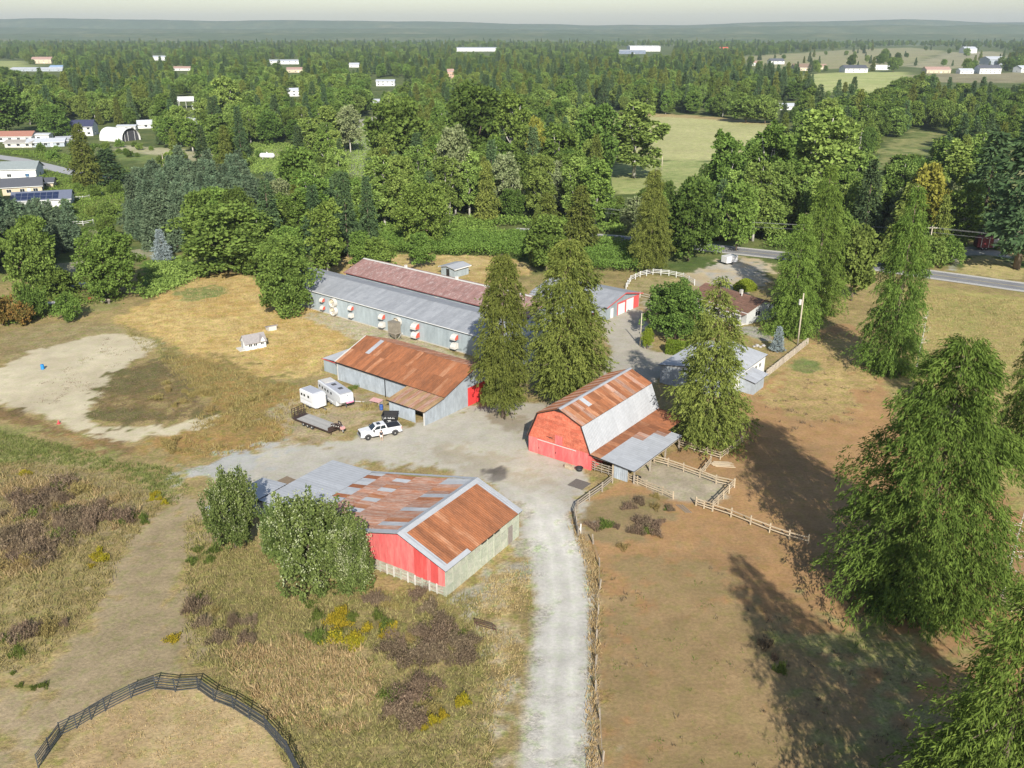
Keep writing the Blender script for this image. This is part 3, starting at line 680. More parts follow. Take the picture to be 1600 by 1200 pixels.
# ------------------------------------------------------------------ rust-roofed shed behind the trailers
def rust_shed():
    th = 39.0; e = g(694, 620, 3.35)   # right end of the front eave
    t = thing('rust_roof_shed', 'long grey metal shed with rusty orange roof and red door', 'shed', (e.x, e.y, 0), th)
    L, W, ze, zr = 25.0, 14.2, 3.35, 6.1     # runs to -x; y away
    MB().prism([(.1,-.3),(.1,ze-.1),(W/2,zr-.15),(W-.1,ze-.1),(W-.1,-.3)], 'x', -L, 0).obj('wall', BLUEG, t)
    fw = ribbed_wall(-L, 0, .08, -.2, ze-.15).obj('front_cladding', BLUEG, t)
    b = MB()
    gx = MB()
    for a in range(24):
        y0 = .1 + a*(W-.2)/24; y1 = y0 + (W-.2)/24 - .03; zt = lambda y: ze-.1 + (zr-ze-.05)*(1-abs(y-W/2)/(W/2))
        if 5.2 < y0 < 10.9: lowz = 3.2
        else: lowz = -.2
        if zt((y0+y1)/2) > lowz: gx.add([(.03,y0,lowz),(.03,y1,lowz),(.03,y1,zt(y1)),(.03,y0,zt(y0)),(.0,y1,lowz),(.0,y1,zt(y1))], [(0,1,2,3),(1,4,5,2)])
    gx.obj('end_cladding', BLUEG, t)
    rd = add_panel(t, 'red_door', .02, .1, 5.4, 10.9, 0, 3.1, REDD)
    for i in range(6): add_panel(rd, 'door_board', .1, .13, 5.45+i*.905, 5.45+i*.905+.88, .05, 3.05, mat('bright_red_door', (.62,.045,.045), .1, 2, .6, 0, .06))
    o = .3
    def ch(i, j, n):
        if j == 1 and i == n-6+1 - (n-9): return GALV_D
        if j == 1 and 3 < i < 4: return GALV
        return RUST if (i*3+j) % 7 else RUST_L
    def front(i, j, n):
        if j == 1 and i == 4: return GALV_D
        return RUST if (i*5+j*2) % 8 else RUST_L
    roof_slope(t, (-L-o, -.25, ze), (o, -.25, ze), (-L-o, W/2, zr), front, .95, 2)
    roof_slope(t, (o, W+.25, ze), (-L-o, W+.25, ze), (o, W/2, zr), lambda i, j, n: RUST_P if i % 2 else RUST, .95)
    MB().add([(-L-.32,-.28,ze+.06),(-L+.0,-.28,ze+.06),(-L+.0,W/2,zr+.06),(-L-.32,W/2,zr+.06)], [(0,1,2,3)]).obj('verge_flashing', OFFW, t)
    add_panel(t, 'gutter', -L, -8, -.36, -.24, ze-.14, ze-.02, BLK)
    add_panel(t, 'downpipe', -13.0, -12.9, -.32, -.22, 0, ze-.1, BLK)
    add_panel(t, 'white_trim', -L+.1, -14.5, .0, .06, 2.85, 2.95, OFFW); add_panel(t, 'corner_trim', -L-.02, -L+.1, .0, .1, -.2, 3.1, OFFW)
    # front lean-to
    d = 4.75; zl = 2.35
    roof_slope(t, (-7.9, -d, zl), (.25, -d, zl), (-7.9, -.2, ze-.12), lambda i, j, n: RUST_P if i % 2 else mat('olive_rust_metal', (.33,.22,.12), .25, 3, .7, 0, .12, (.22,.14,.07), 1.0, .5, .1, (1,.3,1)), .95, 1, ribs=3, name='lean_to_roof')
    ribbed_wall(-7.6, -1.9, -d+.25, -.2, zl-.12).obj('front_cladding', BLUEG, t)
    sx = MB(); n = 14
    for i in range(n):
        y0 = -d+.3 + i*(d-.2)/n; y1 = y0 + (d-.2)/n - .03; z = lambda y: zl-.1 + (ze-zl-.1)*(y+d)/d
        sx.add([(.02,y0,-.2),(.02,y1,-.2),(.02,y1,z(y1)),(.02,y0,z(y0)),(-.01,y1,-.2),(-.01,y1,z(y1))], [(0,1,2,3),(1,4,5,2)])
    sx.obj('end_cladding', BLUEG, t)
    add_panel(t, 'inner_wall', -7.6, -.1, -1.2, -1.1, -.2, 2.8, mat('raw_timber', (.42,.27,.13), .2, 3, .8))
    add_panel(t, 'corner_post', -.16, .0, -d+.22, -d+.38, -.2, zl-.1, OFFW)
    add_panel(t, 'gutter', -7.9, -3.0, -d-.1, -d, zl-.1, zl, BLK)
    # little lean-to on the far-left end
    roof_slope(t, (-L-5.4, -.2+1.4, 2.35), (-L-.1, 1.2, 2.75), (-L-5.4, 8.2, 2.45), lambda i, j, n: GALV, 1.0, 1, name='lean_to_roof')
    MB().box(-L-5.2, -L-.02, 1.4, 8.0, -.3, 2.26).obj('annex_wall', WALLM, t)
    add_panel(t, 'red_fascia', -L-5.4, -L-.1, 1.1, 1.18, 2.3, 2.42, REDD)
    return t
rust_shed()

# ------------------------------------------------------------------ two long poultry barns with fan hoods
def fan_hood(parent, x, z, red, s=1.0, y=-.05):
    h = MB().prism([(y, z-.45*s), (y, z+.55*s), (y-.55*s, z+.42*s), (y-.95*s, z-.05*s), (y-.95*s, z-.45*s)], 'x', x-.6*s, x+.6*s).obj('fan_hood', OFFW, parent)
    if red: MB().prism([(y-.02, z-.4*s), (y-.02, z+.5*s), (y-.52*s, z+.38*s), (y-.9*s, z-.08*s), (y-.9*s, z-.4*s)], 'x', x+.605*s, x+.625*s).obj('hood_side', mat('red_fan_panel', (.50,.09,.06), .15, 3, .7), h)
    MB().box(x-.52*s, x+.52*s, y-.88*s, y-.12, z-.475*s, z-.455*s).obj('hood_mouth_shade', DARK, h)  # near-black slab painted as the shade up inside the hood
    return h
def round_fan(parent, x, z, r=.95, y=-.05):
    f = MB().lathe([(r, 0), (r, -.75), (r*.93, -.75), (r*.93, -.2), (r*.3, -.2)], 18, 'y', (x, y, z)).obj('round_fan', OFFW, parent, smooth=False)
    for k in range(6):
        a = k*math.pi/3
        MB().add([(x+math.cos(a+q)*rr, y-.35-.12*(q>0), z+math.sin(a+q)*rr) for rr, q in ((.15,-.2),(r*.9,-.22),(r*.9,.22),(.15,.2))], [(0,1,2,3)]).obj('fan_blade', mat('tan_fan_blade', (.52,.44,.30), .1, 3, .6), f)
    return f
def poultry_barns():
    th = 39.7
    b0 = g(720, 551)
    t = thing('poultry_barn', 'long grey-roofed metal barn with red and white fan hoods', 'barn', (b0.x, b0.y, 0), th)
    x0, x1, W, ze, zr = -56.0, 13.0, 12.6, 4.25, 6.0
    MB().prism([(.1,-.3),(.1,ze-.1),(W/2,zr-.12),(W-.1,ze-.1),(W-.1,-.3)], 'x', x0, x1).obj('wall', WALLM, t)
    n = 14; step = (x1-x0)/n
    for i in range(n): ribbed_wall(x0+i*step+.01, x0+(i+1)*step-.01, .08-(i % 2)*.012, .12, ze-.12, pitch=.33).obj('wall_panel', WALLM, t)
    add_panel(t, 'plinth', x0, x1, .02, .2, -.2, .22, CONC)
    roof_slope(t, (x0-.3, -.35, ze), (x1+.3, -.35, ze), (x0-.3, W/2, zr), lambda i, j, n: GREYR, 1.0, 1, ribs=2, ribh=.015)
    roof_slope(t, (x1+.3, W+.35, ze), (x0-.3, W+.35, ze), (x1+.3, W/2, zr), lambda i, j, n: GREYR, 1.0, 1, ribs=2, ribh=.015)
    add_panel(t, 'eave_trim', x0-.3, x1+.3, -.42, -.36, ze-.07, ze+.05, WHITE)
    d = math.sin(R(th))
    def lx(px, py):     # position along the wall of a photo point on the wall base
        p = g(px, py) - Vector((b0.x, b0.y, 0)); ux = Vector((math.cos(R(th)), -math.sin(R(th)), 0)); return p.dot(ux)
    for (px, py, zz, red, s) in ((506,489,2.9,1,.8),(506,489,1.2,1,.8),(551,502,2.9,1,.85),(551,502,1.3,0,.85),(600,516,2.95,1,.95),(600,516,1.25,0,1.0),(653,531,2.9,1,1.15),(653,531,1.2,1,1.15),(713,549,2.9,1,1.0),(713,549,1.2,0,1.05)):
        fan_hood(t, lx(px, py), zz, red, s)
    for px, py, zz in ((524,494,3.0),(524,494,1.2),(624,523,2.75)): round_fan(t, lx(px, py), zz)
    # second barn behind, red-brown roof
    e = g(742, 474.8, 4.4); r_ = Matrix.Rotation(-R(th), 3, 'Z')
    u = thing('poultry_barn', 'long barn with faded red-brown speckled roof behind the grey barn', 'barn', (e.x, e.y, 0), th)
    X0, X1, W2, ze2, zr2 = -39.6, 14.0, 12.0, 4.4, 6.5
    MB().prism([(.1,-.3),(.1,ze2-.1),(W2/2,zr2-.12),(W2-.1,ze2-.1),(W2-.1,-.3)], 'x', X0, X1).obj('wall', WALLM, u)
    ribbed_wall(X0, X1, .08, 0, ze2-.12, pitch=.33).obj('front_cladding', WALLM, u)
    RB = mat('faded_red_brown_roof', (.235,.135,.12), .25, 2.5, .8, 0, .12, (.36,.29,.275), 1.8, .40, 0, (1,.5,1))
    roof_slope(u, (X0-.3, -.35, ze2), (X1+.3, -.35, ze2), (X0-.3, W2/2, zr2), lambda i, j, n: RB, 1.0, 3, ribs=2)
    roof_slope(u, (X1+.3, W2+.35, ze2), (X0-.3, W2+.35, ze2), (X1+.3, W2/2, zr2), lambda i, j, n: RB, 1.0, 1, ribs=2)
    add_panel(u, 'eave_trim', X0-.3, X1+.3, -.42, -.36, ze2-.09, ze2+.03, mat('dark_red_trim', (.22,.07,.06), .1, 2, .7))
    for x in (-35.5, -13.4, -9.0, -5.0): fan_hood(u, x, 3.3, 0, .8)
    for x in (-23.5, -11): round_fan(u, x, 3.0, .9)
    rc = MB()
    for s in (-1, 1): rc.add([(X0-.3,W2/2,zr2+.09),(X1+.3,W2/2,zr2+.09),(X1+.3,W2/2+s*.45,zr2-.04),(X0-.3,W2/2+s*.45,zr2-.04)], [(0,1,2,3)])
    rc.obj('ridge_cap', OFFW, u)
    for x in (-26, -10.5):
        add_panel(u, 'roof_vent', x-.25, x+.25, W2/2-.25, W2/2+.25, zr2, zr2+.6, OFFW)
    return t
poultry_barns()
def feed_bin():
    p = g(617, 531); t = thing('feed_box', 'tall weathered brown feed hopper on legs against the grey barn', 'hopper', (p.x, p.y, 0), 39.7)
    m = mat('weathered_brown_panel', (.21,.185,.145), .2, 2, .85, 0, 0, (.28,.25,.2), .8, .4)
    for i in range(2): add_panel(t, 'bin_panel', -1.05 + (i*1.06), -.02+i*1.06, -.7, .7, 1.6, 3.7, m)
    add_panel(t, 'bin_band', -1.12, 1.12, -.76, .76, 1.45, 1.6, OLDW)
    MB().add([(-1,-.65,1.45),(1,-.65,1.45),(1,.65,1.45),(-1,.65,1.45),(-.3,-.25,.5),(.3,-.25,.5),(.3,.25,.5),(-.3,.25,.5)], [(0,1,5,4),(1,2,6,5),(2,3,7,6),(3,0,4,7),(4,5,6,7)]).obj('hopper_cone', m, t)
    for x in (-1, .88):
        for y in (-.66, .56): add_panel(t, 'leg', x, x+.12, y, y+.12, -.2, 1.46, m)
    MB().tube([(1.1,0,.7),(2.1,-.4,1.5),(2.8,-.6,2.1)], .1, 8).obj('auger_pipe', OFFW, t)
feed_bin()

# ------------------------------------------------------------------ garage with white doors
def garage():
    th = 37.5   # door front faces +x/-y : use front corner
    c0 = g(948, 500); c1 = g(996, 479)
    a = math.degrees(math.atan2(c1.x-c0.x, c1.y-c0.y))
    t = thing('garage', 'grey garage with white doors in a red band beside the gravel yard', 'garage', (c0.x, c0.y, 0), a)
    W = (c1-c0).length + .6; L = 19.0; ze, zr = 2.9, 4.5     # front wall on x=0 running along y; building to -x
    MB().prism([(-.2,-.3),(-.2,ze-.1),(W/2,zr-.1),(W,ze-.1),(W,-.3)], 'x', -L, -.02).obj('wall', WALLM, t)
    q = MB()
    n = 22
    for i in range(n):
        y0 = -.2 + i*(W+.2)/n; y1 = y0 + (W+.2)/n - .04; z = lambda y: ze-.12 + (zr-ze)*(1-abs(y-W/2)/(W/2+.2))
        q.add([(.02,y0,-.2),(.02,y1,-.2),(.02,y1,z(y1)),(.02,y0,z(y0))], [(0,1,2,3)])
    q.obj('front_cladding', WALLM, t)
    red = mat('garage_red_paint', (.55,.09,.085), .1, 2, .6)
    add_panel(t, 'red_band', .03, .06, W*.30, W*.98, .02, 2.75, red)
    for a0, a1, h in ((W*.33, W*.53, 2.35), (W*.58, W*.80, 2.6)):
        d = add_panel(t, 'garage_door', .06, .1, a0, a1, .02, h, WHITE)
        for k in range(4): add_panel(d, 'door_slat', .1, .115, a0+.05, a1-.05, .06+k*h/4.1, .02+(k+1)*h/4.1, WHITE)
    add_panel(t, 'side_door', .04, .09, W*.1, W*.18, .02, 2.1, WHITE)
    add_panel(t, 'red_door', .06, .1, W*.84, W*.95, .02, 2.3, red)
    roof_slope(t, (-L-.3, -.8, ze-.05), (.5, -.8, ze-.05), (-L-.3, W/2, zr), lambda i, j, n: GREYR, 1.0, 1, ribs=2, ribh=.015)
    roof_slope(t, (.5, W+.8, ze-.05), (-L-.3, W+.8, ze-.05), (.5, W/2, zr), lambda i, j, n: GREYR, 1.0, 1, ribs=2, ribh=.015)
    MB().add([(.53,-.8,ze-.2),(.53,-.8,ze),(.53,W/2,zr+.05),(.53,W/2,zr-.2)], [(0,1,2,3)]).obj('verge_trim', red, t)
    MB().add([(.53,W+.8,ze-.2),(.53,W+.8,ze),(.53,W/2,zr+.05),(.53,W/2,zr-.2)], [(0,1,2,3)]).obj('verge_trim', red, t)
    # open side lean-to on the near side
    roof_slope(t, (-L, -3.4, 2.1), (-.4, -3.4, 2.1), (-L, -.75, ze-.15), lambda i, j, n: GREYR, 1.2, 1, ribs=2, name='lean_to_roof')
    MB().tube([(-.6,-3.2,-.1),(-.6,-2.9,2.2)], .09, 6).obj('post', OFFW, t)
    add_panel(t, 'beam', -L, -.5, -3.3, -3.15, 1.85, 2.03, red)
garage()

# ------------------------------------------------------------------ generic houses
def gable_house(name, label, cat, loc, th, W, L, ze, zr, wallm, roofm, wins=(), doors=(), chimney=False, group=None, over=.5, sheets=0, base=-.4):
    """ridge along local y; x in [-W/2, W/2], y in [0, L]"""
    t = thing(name, label, cat, loc, th, group)
    h = W/2
    MB().prism([(-h,base),(h,base),(h,ze),(0,zr-.06),(-h,ze)], 'y', 0, L).obj('wall', wallm, t)
    k = (zr-ze)/h; zo = ze - k*over
    r = MB().prism([(-h-over,zo+.16),(-h-over,zo),(0,zr),(h+over,zo),(h+over,zo+.16),(0,zr+.18)], 'y', -over, L+over).obj('roof', roofm, t)
    for s in (-1, 1):
        MB().box(s*(h+over)-.04, s*(h+over)+.04, -over-.02, L+over+.02, zo-.1, zo+.1).obj('fascia', WHITE, r)
    for face, a, z, w, hh in wins:
        c = {'-y': (a, 0, z), '+y': (a, L, z), '+x': (h, a, z), '-x': (-h, a, z)}[face]
        add_window(t, c, w, hh, face)
    for face, a, w, hh, m in doors:
        if face == '-y': d = MB().box(a-w/2, a+w/2, -.07, -.003, 0, hh)
        elif face == '+y': d = MB().box(a-w/2, a+w/2, L+.003, L+.07, 0, hh)
        elif face == '+x': d = MB().box(h+.003, h+.07, a-w/2, a+w/2, 0, hh)
        else: d = MB().box(-h-.07, -h-.003, a-w/2, a+w/2, 0, hh)
        d.obj('door', m, t)
    if chimney: MB().box(-.3, .3, L*.6, L*.6+.5, zr-.4, zr+.9).obj('chimney', CONC, r)
    return t
def farmhouse():
    # ridge runs roughly left-right in the view; gable end with porch to the right
    e0 = g(1165, 487, 2.9); e1 = g(1110, 470, 2.9)
    a = math.degrees(math.atan2(e0.x-e1.x, e0.y-e1.y))       # direction of the front eave to the right
    th = a                                                 # y axis along the eave to the right
    gy = mat('grey_lap_siding', (.44,.45,.44), .08, 2, .7)
    ux = Vector((math.sin(R(th)), math.cos(R(th)), 0)); nx_ = Vector((math.cos(R(th)), -math.sin(R(th)), 0))  # y axis, x axis (towards viewer)
    W, L = 9.5, 15.5
    org = Vector((e0.x, e0.y, 0)) - ux*L - nx_*(W/2+.5)
    t = gable_house('farmhouse', 'single-storey house with brown shingle roof and white-railed porch', 'house', org, th, W, L, 2.75, 4.4, gy, BROWNR,
                    wins=[('+y', 1.5, 1.9, 1.4, 1.0), ('+x', 3, 1.6, 1.4, 1.1), ('+x', 7, 1.6, 1.6, 1.1), ('+x', 11, 1.5, 1.2, 1.1)], doors=[('+x', 9.0, 1.0, 2.1, WHITE)], chimney=True)
    # shingle courses: single strips on the viewer-side slope
    k = (4.4-2.75)/(W/2)
    for i in range(9):
        xa = W/2 + .5 - i*.58; xb = xa - .6
        for j in range(6):
            ya = -.5 + j*2.75
            za = 4.4 + .19 - k*xa; zb_ = 4.4 + .19 - k*xb
            MB().add([(xa,ya+.02,za+.05),(xa,ya+2.73,za+.05),(xb,ya+2.73,zb_+.015),(xb,ya+.02,zb_+.015),(xa,ya+.02,za),(xa,ya+2.73,za)], [(0,1,2,3),(0,4,5,1)]).obj('shingle_strip', BROWNR, t)
    # porch deck and rail in front
    add_panel(t, 'porch_deck', W/2+.02, W/2+2.0, 4, L, .1, .35, OFFW)
    for y in (4.1, 7, 10, 12.8, L-.2): add_panel(t, 'porch_post', W/2+1.8, W/2+1.92, y, y+.12, .36, 2.4, WHITE)
    for z in (.75, 1.2): add_panel(t, 'porch_rail', W/2+1.82, W/2+1.9, 4.1, L-.1, z, z+.08, WHITE)
    for y in np.arange(4.4, L-.3, .45): add_panel(t, 'baluster', W/2+1.83, W/2+1.88, float(y), float(y)+.05, .4, .76, WHITE)
    add_panel(t, 'porch_roof', W/2+.4, W/2+2.2, 3.6, L+.4, 2.42, 2.52, BROWNR); add_panel(t, 'porch_fascia', W/2+2.2, W/2+2.26, 3.6, L+.4, 2.36, 2.55, WHITE)
    for i in range(3): add_panel(t, 'step', W/2+2.05+i*.3, W/2+2.35+i*.3, L-2.0, L-.4, -.1, .3-i*.1, OFFW)
    MB().lathe([(.12,0),(.12,.7),(.2,.72),(.05,.9)], 10, 'z', (.9, 10.5, 4.1)).obj('vent_pipe', OFFW, t)
farmhouse()
def workshop():
    # low gable roof, silver, right of the gambrel barn and mostly behind the tall cedar
    th = 36.5; c = g(1200, 554, 3.3)
    t = thing('workshop', 'white-walled workshop with plain silver roof behind the tall cedar', 'workshop', (c.x, c.y, 0), th)
    W, L, ze, zr = 13.0, 15.5, 3.3, 4.3     # right eave at x=0, to -x; far end y=0, near end y=-L
    MB().prism([(-.3,-.3),(-.3,ze-.05),(-W/2,zr-.1),(-W+.3,ze-.05),(-W+.3,-.3)], 'y', -L, -.3).obj('wall', WHITE, t)
    roof_slope(t, (0, -L-.3, ze), (0, 0, ze), (-W/2, -L-.3, zr), lambda i, j, n: GALV, 1.0, 1, ribs=2)
    roof_slope(t, (-W, 0, ze), (-W, -L-.3, ze), (-W/2, 0, zr), lambda i, j, n: GALV, 1.0, 1, ribs=2)
    for y in (-2.6, -4.4, -7.8): add_window(t, (-.3, y, 2.1), 1.0, .7, '+x')
    ribbed_wall(-W+.3, -.3, -L-.02, -.2, ze-.1).obj('end_cladding', BLUEG, t)
    roof_slope(t, (2.6, -11.5, 2.1), (2.6, -6.0, 2.1), (-.28, -11.5, 2.75), lambda i, j, n: GALV_D, 1.0, 1, ribs=2, name='lean_to_roof')
    MB().prism([(-.28,-.3),(2.3,-.3),(2.3,2.02),(-.28,2.55)], 'y', -11.3, -7.0).obj('annex_wall', BLUEG, t)
workshop()

# small yard buildings
def playhouse():
    t = thing('playhouse', 'small white playhouse with grey roof on the dry grass', 'playhouse', g(384, 548), -35)
    gr = mat('grey_shingle', (.26,.24,.235), .2, 4, .85)
    MB().prism([(-.2,-.1),(2.0,-.1),(2.0,1.25),(.9,2.0),(-.2,1.25)], 'x', 0, .01)
    MB().prism([(-.1,-.2),(1.9,-.2),(1.9,1.2),(.9,2.1),(-.1,1.2)], 'x', 0, 3.3).obj('wall', WHITE, t)
    r = MB().prism([(-.35,.98),(-.35,1.06),(.9,2.25),(2.15,1.06),(2.15,.98),(.9,2.14)], 'x', -.15, 3.45).obj('roof', gr, t)
    MB().prism([(2.2,1.1),(3.2,1.1),(2.7,2.0)], 'y', -.3, .6).obj('dormer', WHITE, r)
    MB().prism([(2.1,1.05),(2.2,1.05),(2.7,1.98),(3.2,1.05),(3.3,1.05),(2.7,2.12)], 'y', -.45, .7).obj('dormer_roof', gr, r)
    for x, z, w in ((.8, .75, .5), (1.6, .75, .5), (2.7, .8, .45)): add_window(t, (x, -.1, z), w, .45, '-y')
    add_window(t, (0, .5, .8), .4, .4, '-x'); add_panel(t, 'door', -.05, -.003, 1.0, 1.6, 0, 1.25, mat('grey_door', (.3,.3,.3), .1, 2, .7))
    add_panel(t, 'porch', -.9, -.02, 0, 1.9, -.1, .12, OFFW)
    t.scale = (1.2, 1.2, 1.2)
    h = thing('hutch', 'low grey slant-roofed animal hutch in the golden field', 'hutch', g(419, 518), -35)
    MB().prism([(0,-.1),(1.3,-.1),(1.3,.65),(0,1.05)], 'x', 0, 1.9).obj('wall', OFFW, h)
    MB().prism([(-.2,1.0),(1.5,.58),(1.5,.66),(-.2,1.12)], 'x', -.15, 2.05).obj('roof', mat('grey_purple_felt', (.27,.25,.28), .15, 3, .85), h)
    MB().box(1.9, 1.93, .3, 1.0, .1, .6).obj('opening', DARK, h)  # dark slab on the end wall, painted shade of the hutch inside
    for x in (.05, 1.75): MB().box(x, x+.1, -.1, 0, -.1, .95).obj('leg', OLDW, h)
playhouse()
gable_house('small_shed', 'small flat grey shed roof standing behind the red-brown barn', 'shed', g(700, 432), 39.7, 4.5, 5, 2.2, 2.6, WALLM, GALV, doors=[('-y', 0, 1.0, 1.9, DARK)])
# ------------------------------------------------------------------ houses and sheds of the neighbourhood
WB = mat('white_siding', (.60,.60,.59), .05, 1, .7); TAN = mat('tan_siding', (.50,.42,.30), .08, 1, .75); PINKR = mat('pinkish_tile_roof', (.34,.22,.18), .15, 2, .85)
BLUED = mat('blue_door_paint', (.05,.12,.22), .1, 2, .6); REDR = mat('red_brown_tile_roof', (.31,.15,.11), .18, 2, .85); LGR = mat('light_grey_roof', (.42,.44,.47), .08, 1, .6)
BLUR = mat('blue_metal_roof', (.22,.32,.46), .1, 1, .5)
def far_house(name, label, cat, px, py, wpx, th, LW, ze, zr, wallm, roofm, wins=3, chimney=False, group=None, doorm=None, face=1):
    """wpx = width in photo pixels of its long side (length L); LW = depth in m; th = direction of the ridge"""
    p = g(px, py); ppm = FPX / math.hypot(p.y, CAM_H)
    L = max(5, wpx / ppm / max(.35, abs(math.sin(R(th)))))
    ux = Vector((math.sin(R(th)), math.cos(R(th)), 0)); org = p - ux * L/2
    fc = '+x' if math.sin(R(th)) > 0 else '-x'
    ws = [(fc, L*(i+.5)/wins, min(1.5, ze*.55), 1.5, 1.1) for i in range(wins)] + ([(fc, L*(i+.5)/wins, 4.1, 1.5, 1.1) for i in range(wins)] if ze > 4.6 else [])
    ws += [('-y', 0, min(1.5, ze*.55), 1.4, 1.1), ('+y', 0, min(1.5, ze*.55), 1.4, 1.1)]
    ds = [(fc, L*.5 + L/wins*.5 if wins > 1 else L*.25, 1.1, 2.1, doorm or WHITE)]
    return gable_house(name, label, cat, org, th, LW, L, ze, zr, wallm, roofm, ws, ds, chimney, group)
def neighbourhood():
    far_house('barn', 'white barn with grey-green roof and dark blue door by the road', 'barn', 36, 277, 50, 80, 10, 4.0, 6.3, WB, mat('grey_green_roof', (.22,.25,.25), .12, 1, .7), 2, doorm=BLUED)
    far_house('house', 'tan bungalow with charcoal roof and white gable trim below the white barn', 'house', 38, 301, 50, 68, 9, 3.0, 5.3, TAN, DGREY, 3)
    far_house('garage', 'small tan garage with dark roof beside the tan bungalow', 'garage', 73, 293, 24, 75, 6.5, 2.4, 3.6, TAN, DGREY, 1)
    s = far_house('house', 'white house with solar panels on its dark blue roof', 'house', 70, 322, 76, 72, 10, 3.0, 5.0, WB, SLATE, 4)
    L = 0
    for ch in s.children:
        if ch.name.startswith('wall'): L = max(v.co.y for v in ch.data.vertices)
    k = 2.0/5.0
    for i in range(7):
        for j in range(2):
            xa, xb = 4.9 - j*2.0, 3.1 - j*2.0; y0 = 1.0 + i*1.9
            if y0 + 1.7 > L: continue
            z = lambda x: 5.0 - k*x + .24
            MB().add([(xa,y0,z(xa)),(xa,y0+1.75,z(xa)),(xb,y0+1.75,z(xb)),(xb,y0,z(xb)),(xa,y0,z(xa)-.06),(xa,y0+1.75,z(xa)-.06)], [(0,1,2,3),(0,4,5,1)]).obj('solar_panel', mat('solar_glass', (.02,.03,.07), .1, 1, .25), s)
    far_house('house', 'tall white two-storey house with a navy hipped roof', 'house', 126, 211, 44, 82, 11, 5.2, 8.2, WB, mat('navy_roof', (.04,.045,.085), .15, 1, .8), 4)
    far_house('house', 'long white bungalow with red-brown tiled roof by the wide lawn', 'house', 22, 220, 62, 84, 10, 2.9, 5.0, WB, REDR, 5)
    far_house('shed', 'white flat-topped cottage beside the red-brown bungalow', 'shed', 70, 219, 20, 86, 6, 3.2, 3.7, WB, LGR, 2)
    far_house('shed', 'long grey shed with rounded dark end below the navy-roofed house', 'shed', 75, 228, 50, 76, 9, 2.4, 3.8, BLUEG, LGR, 3)
    far_house('shed', 'brown-grey low shed at the end of the grey shed row', 'shed', 35, 229, 40, 88, 8, 2.3, 3.4, OFFW, mat('taupe_roof', (.30,.28,.25), .1, 1, .8), 3)
    far_house('shed', 'pale grey shed with wide roof beside the arched tent', 'shed', 107, 226, 28, 70, 9, 2.6, 4.2, BLUEG, GALV_D, 2)
    far_house('shed', 'low white trailer home behind the arched tent', 'trailer home', 200, 204, 26, 84, 5, 2.8, 3.3, WB, LGR, 3)
    # arched fabric tent
    p = g(181, 221); t = thing('storage_tent', 'white arched fabric storage tent with dark open end', 'tent', (p.x, p.y+6, 0), 116)
    W, L = 12.5, 17.0; n = 14
    arc = [(math.cos(math.pi*i/n)*W/2, max(0, math.sin(math.pi*i/n))**.8*6.6) for i in range(n+1)]
    b = MB(); b.add([(x, -L/2, z) for x, z in arc] + [(x, L/2, z) for x, z in arc], [(i, i+1, i+n+2, i+n+1) for i in range(n)]); b.obj('canopy', WB, t)
    MB().add([(x*.985, L/2-1.2, z*.985) for x, z in arc], [tuple(range(n+1))]).obj('open_end_shade', mat('tent_shade_black', (.06,.06,.07), .2, 1, .9), t)  # dark sheet standing in for the shade inside the open end
    for i in range(0, 6): MB().tube([(x*.985, -L/2+.3+i*(L-.6)/5, z*.985) for x, z in arc], .09, 5).obj('hoop', OFFW, t)
    for x in (-3.5, 1.0, 3.2): MB().box(x, x+.15, L/2-1.15, L/2-1.0, 0, 5.0).obj('end_post', WB, t)
    far_house('greenhouse', 'small white greenhouse with curved grey roof beyond the arched tent', 'greenhouse', 228, 200, 20, 66, 6, 2.6, 4.6, WB, LGR, 1)
    far_house('shed', 'lone grey-blue metal roof among the green saplings', 'shed', 300, 193, 20, 85, 8, 2.6, 3.6, BLUEG, LGR, 2)
    p = g(292, 168); c = thing('carport', 'white open carport with peaked roof amid dark trees', 'carport', (p.x, p.y, 0), 75)
    MB().prism([(-6.5,5.0),(0,7.8),(6.5,5.0),(6.5,5.2),(0,8.05),(-6.5,5.2)], 'y', -6, 6).obj('roof', WB, c)
    for x in (-6, 5.8):
        for y in (-5.5, 0, 5.3): MB().box(x, x+.25, y, y+.25, -.2, 5.2).obj('post', WB, c)
    p = g(308, 170); far_house('camper', 'white camper parked beside the open carport', 'camper', 307, 171, 9, 80, 2.6, 2.6, 2.9, WB, WB, 2)
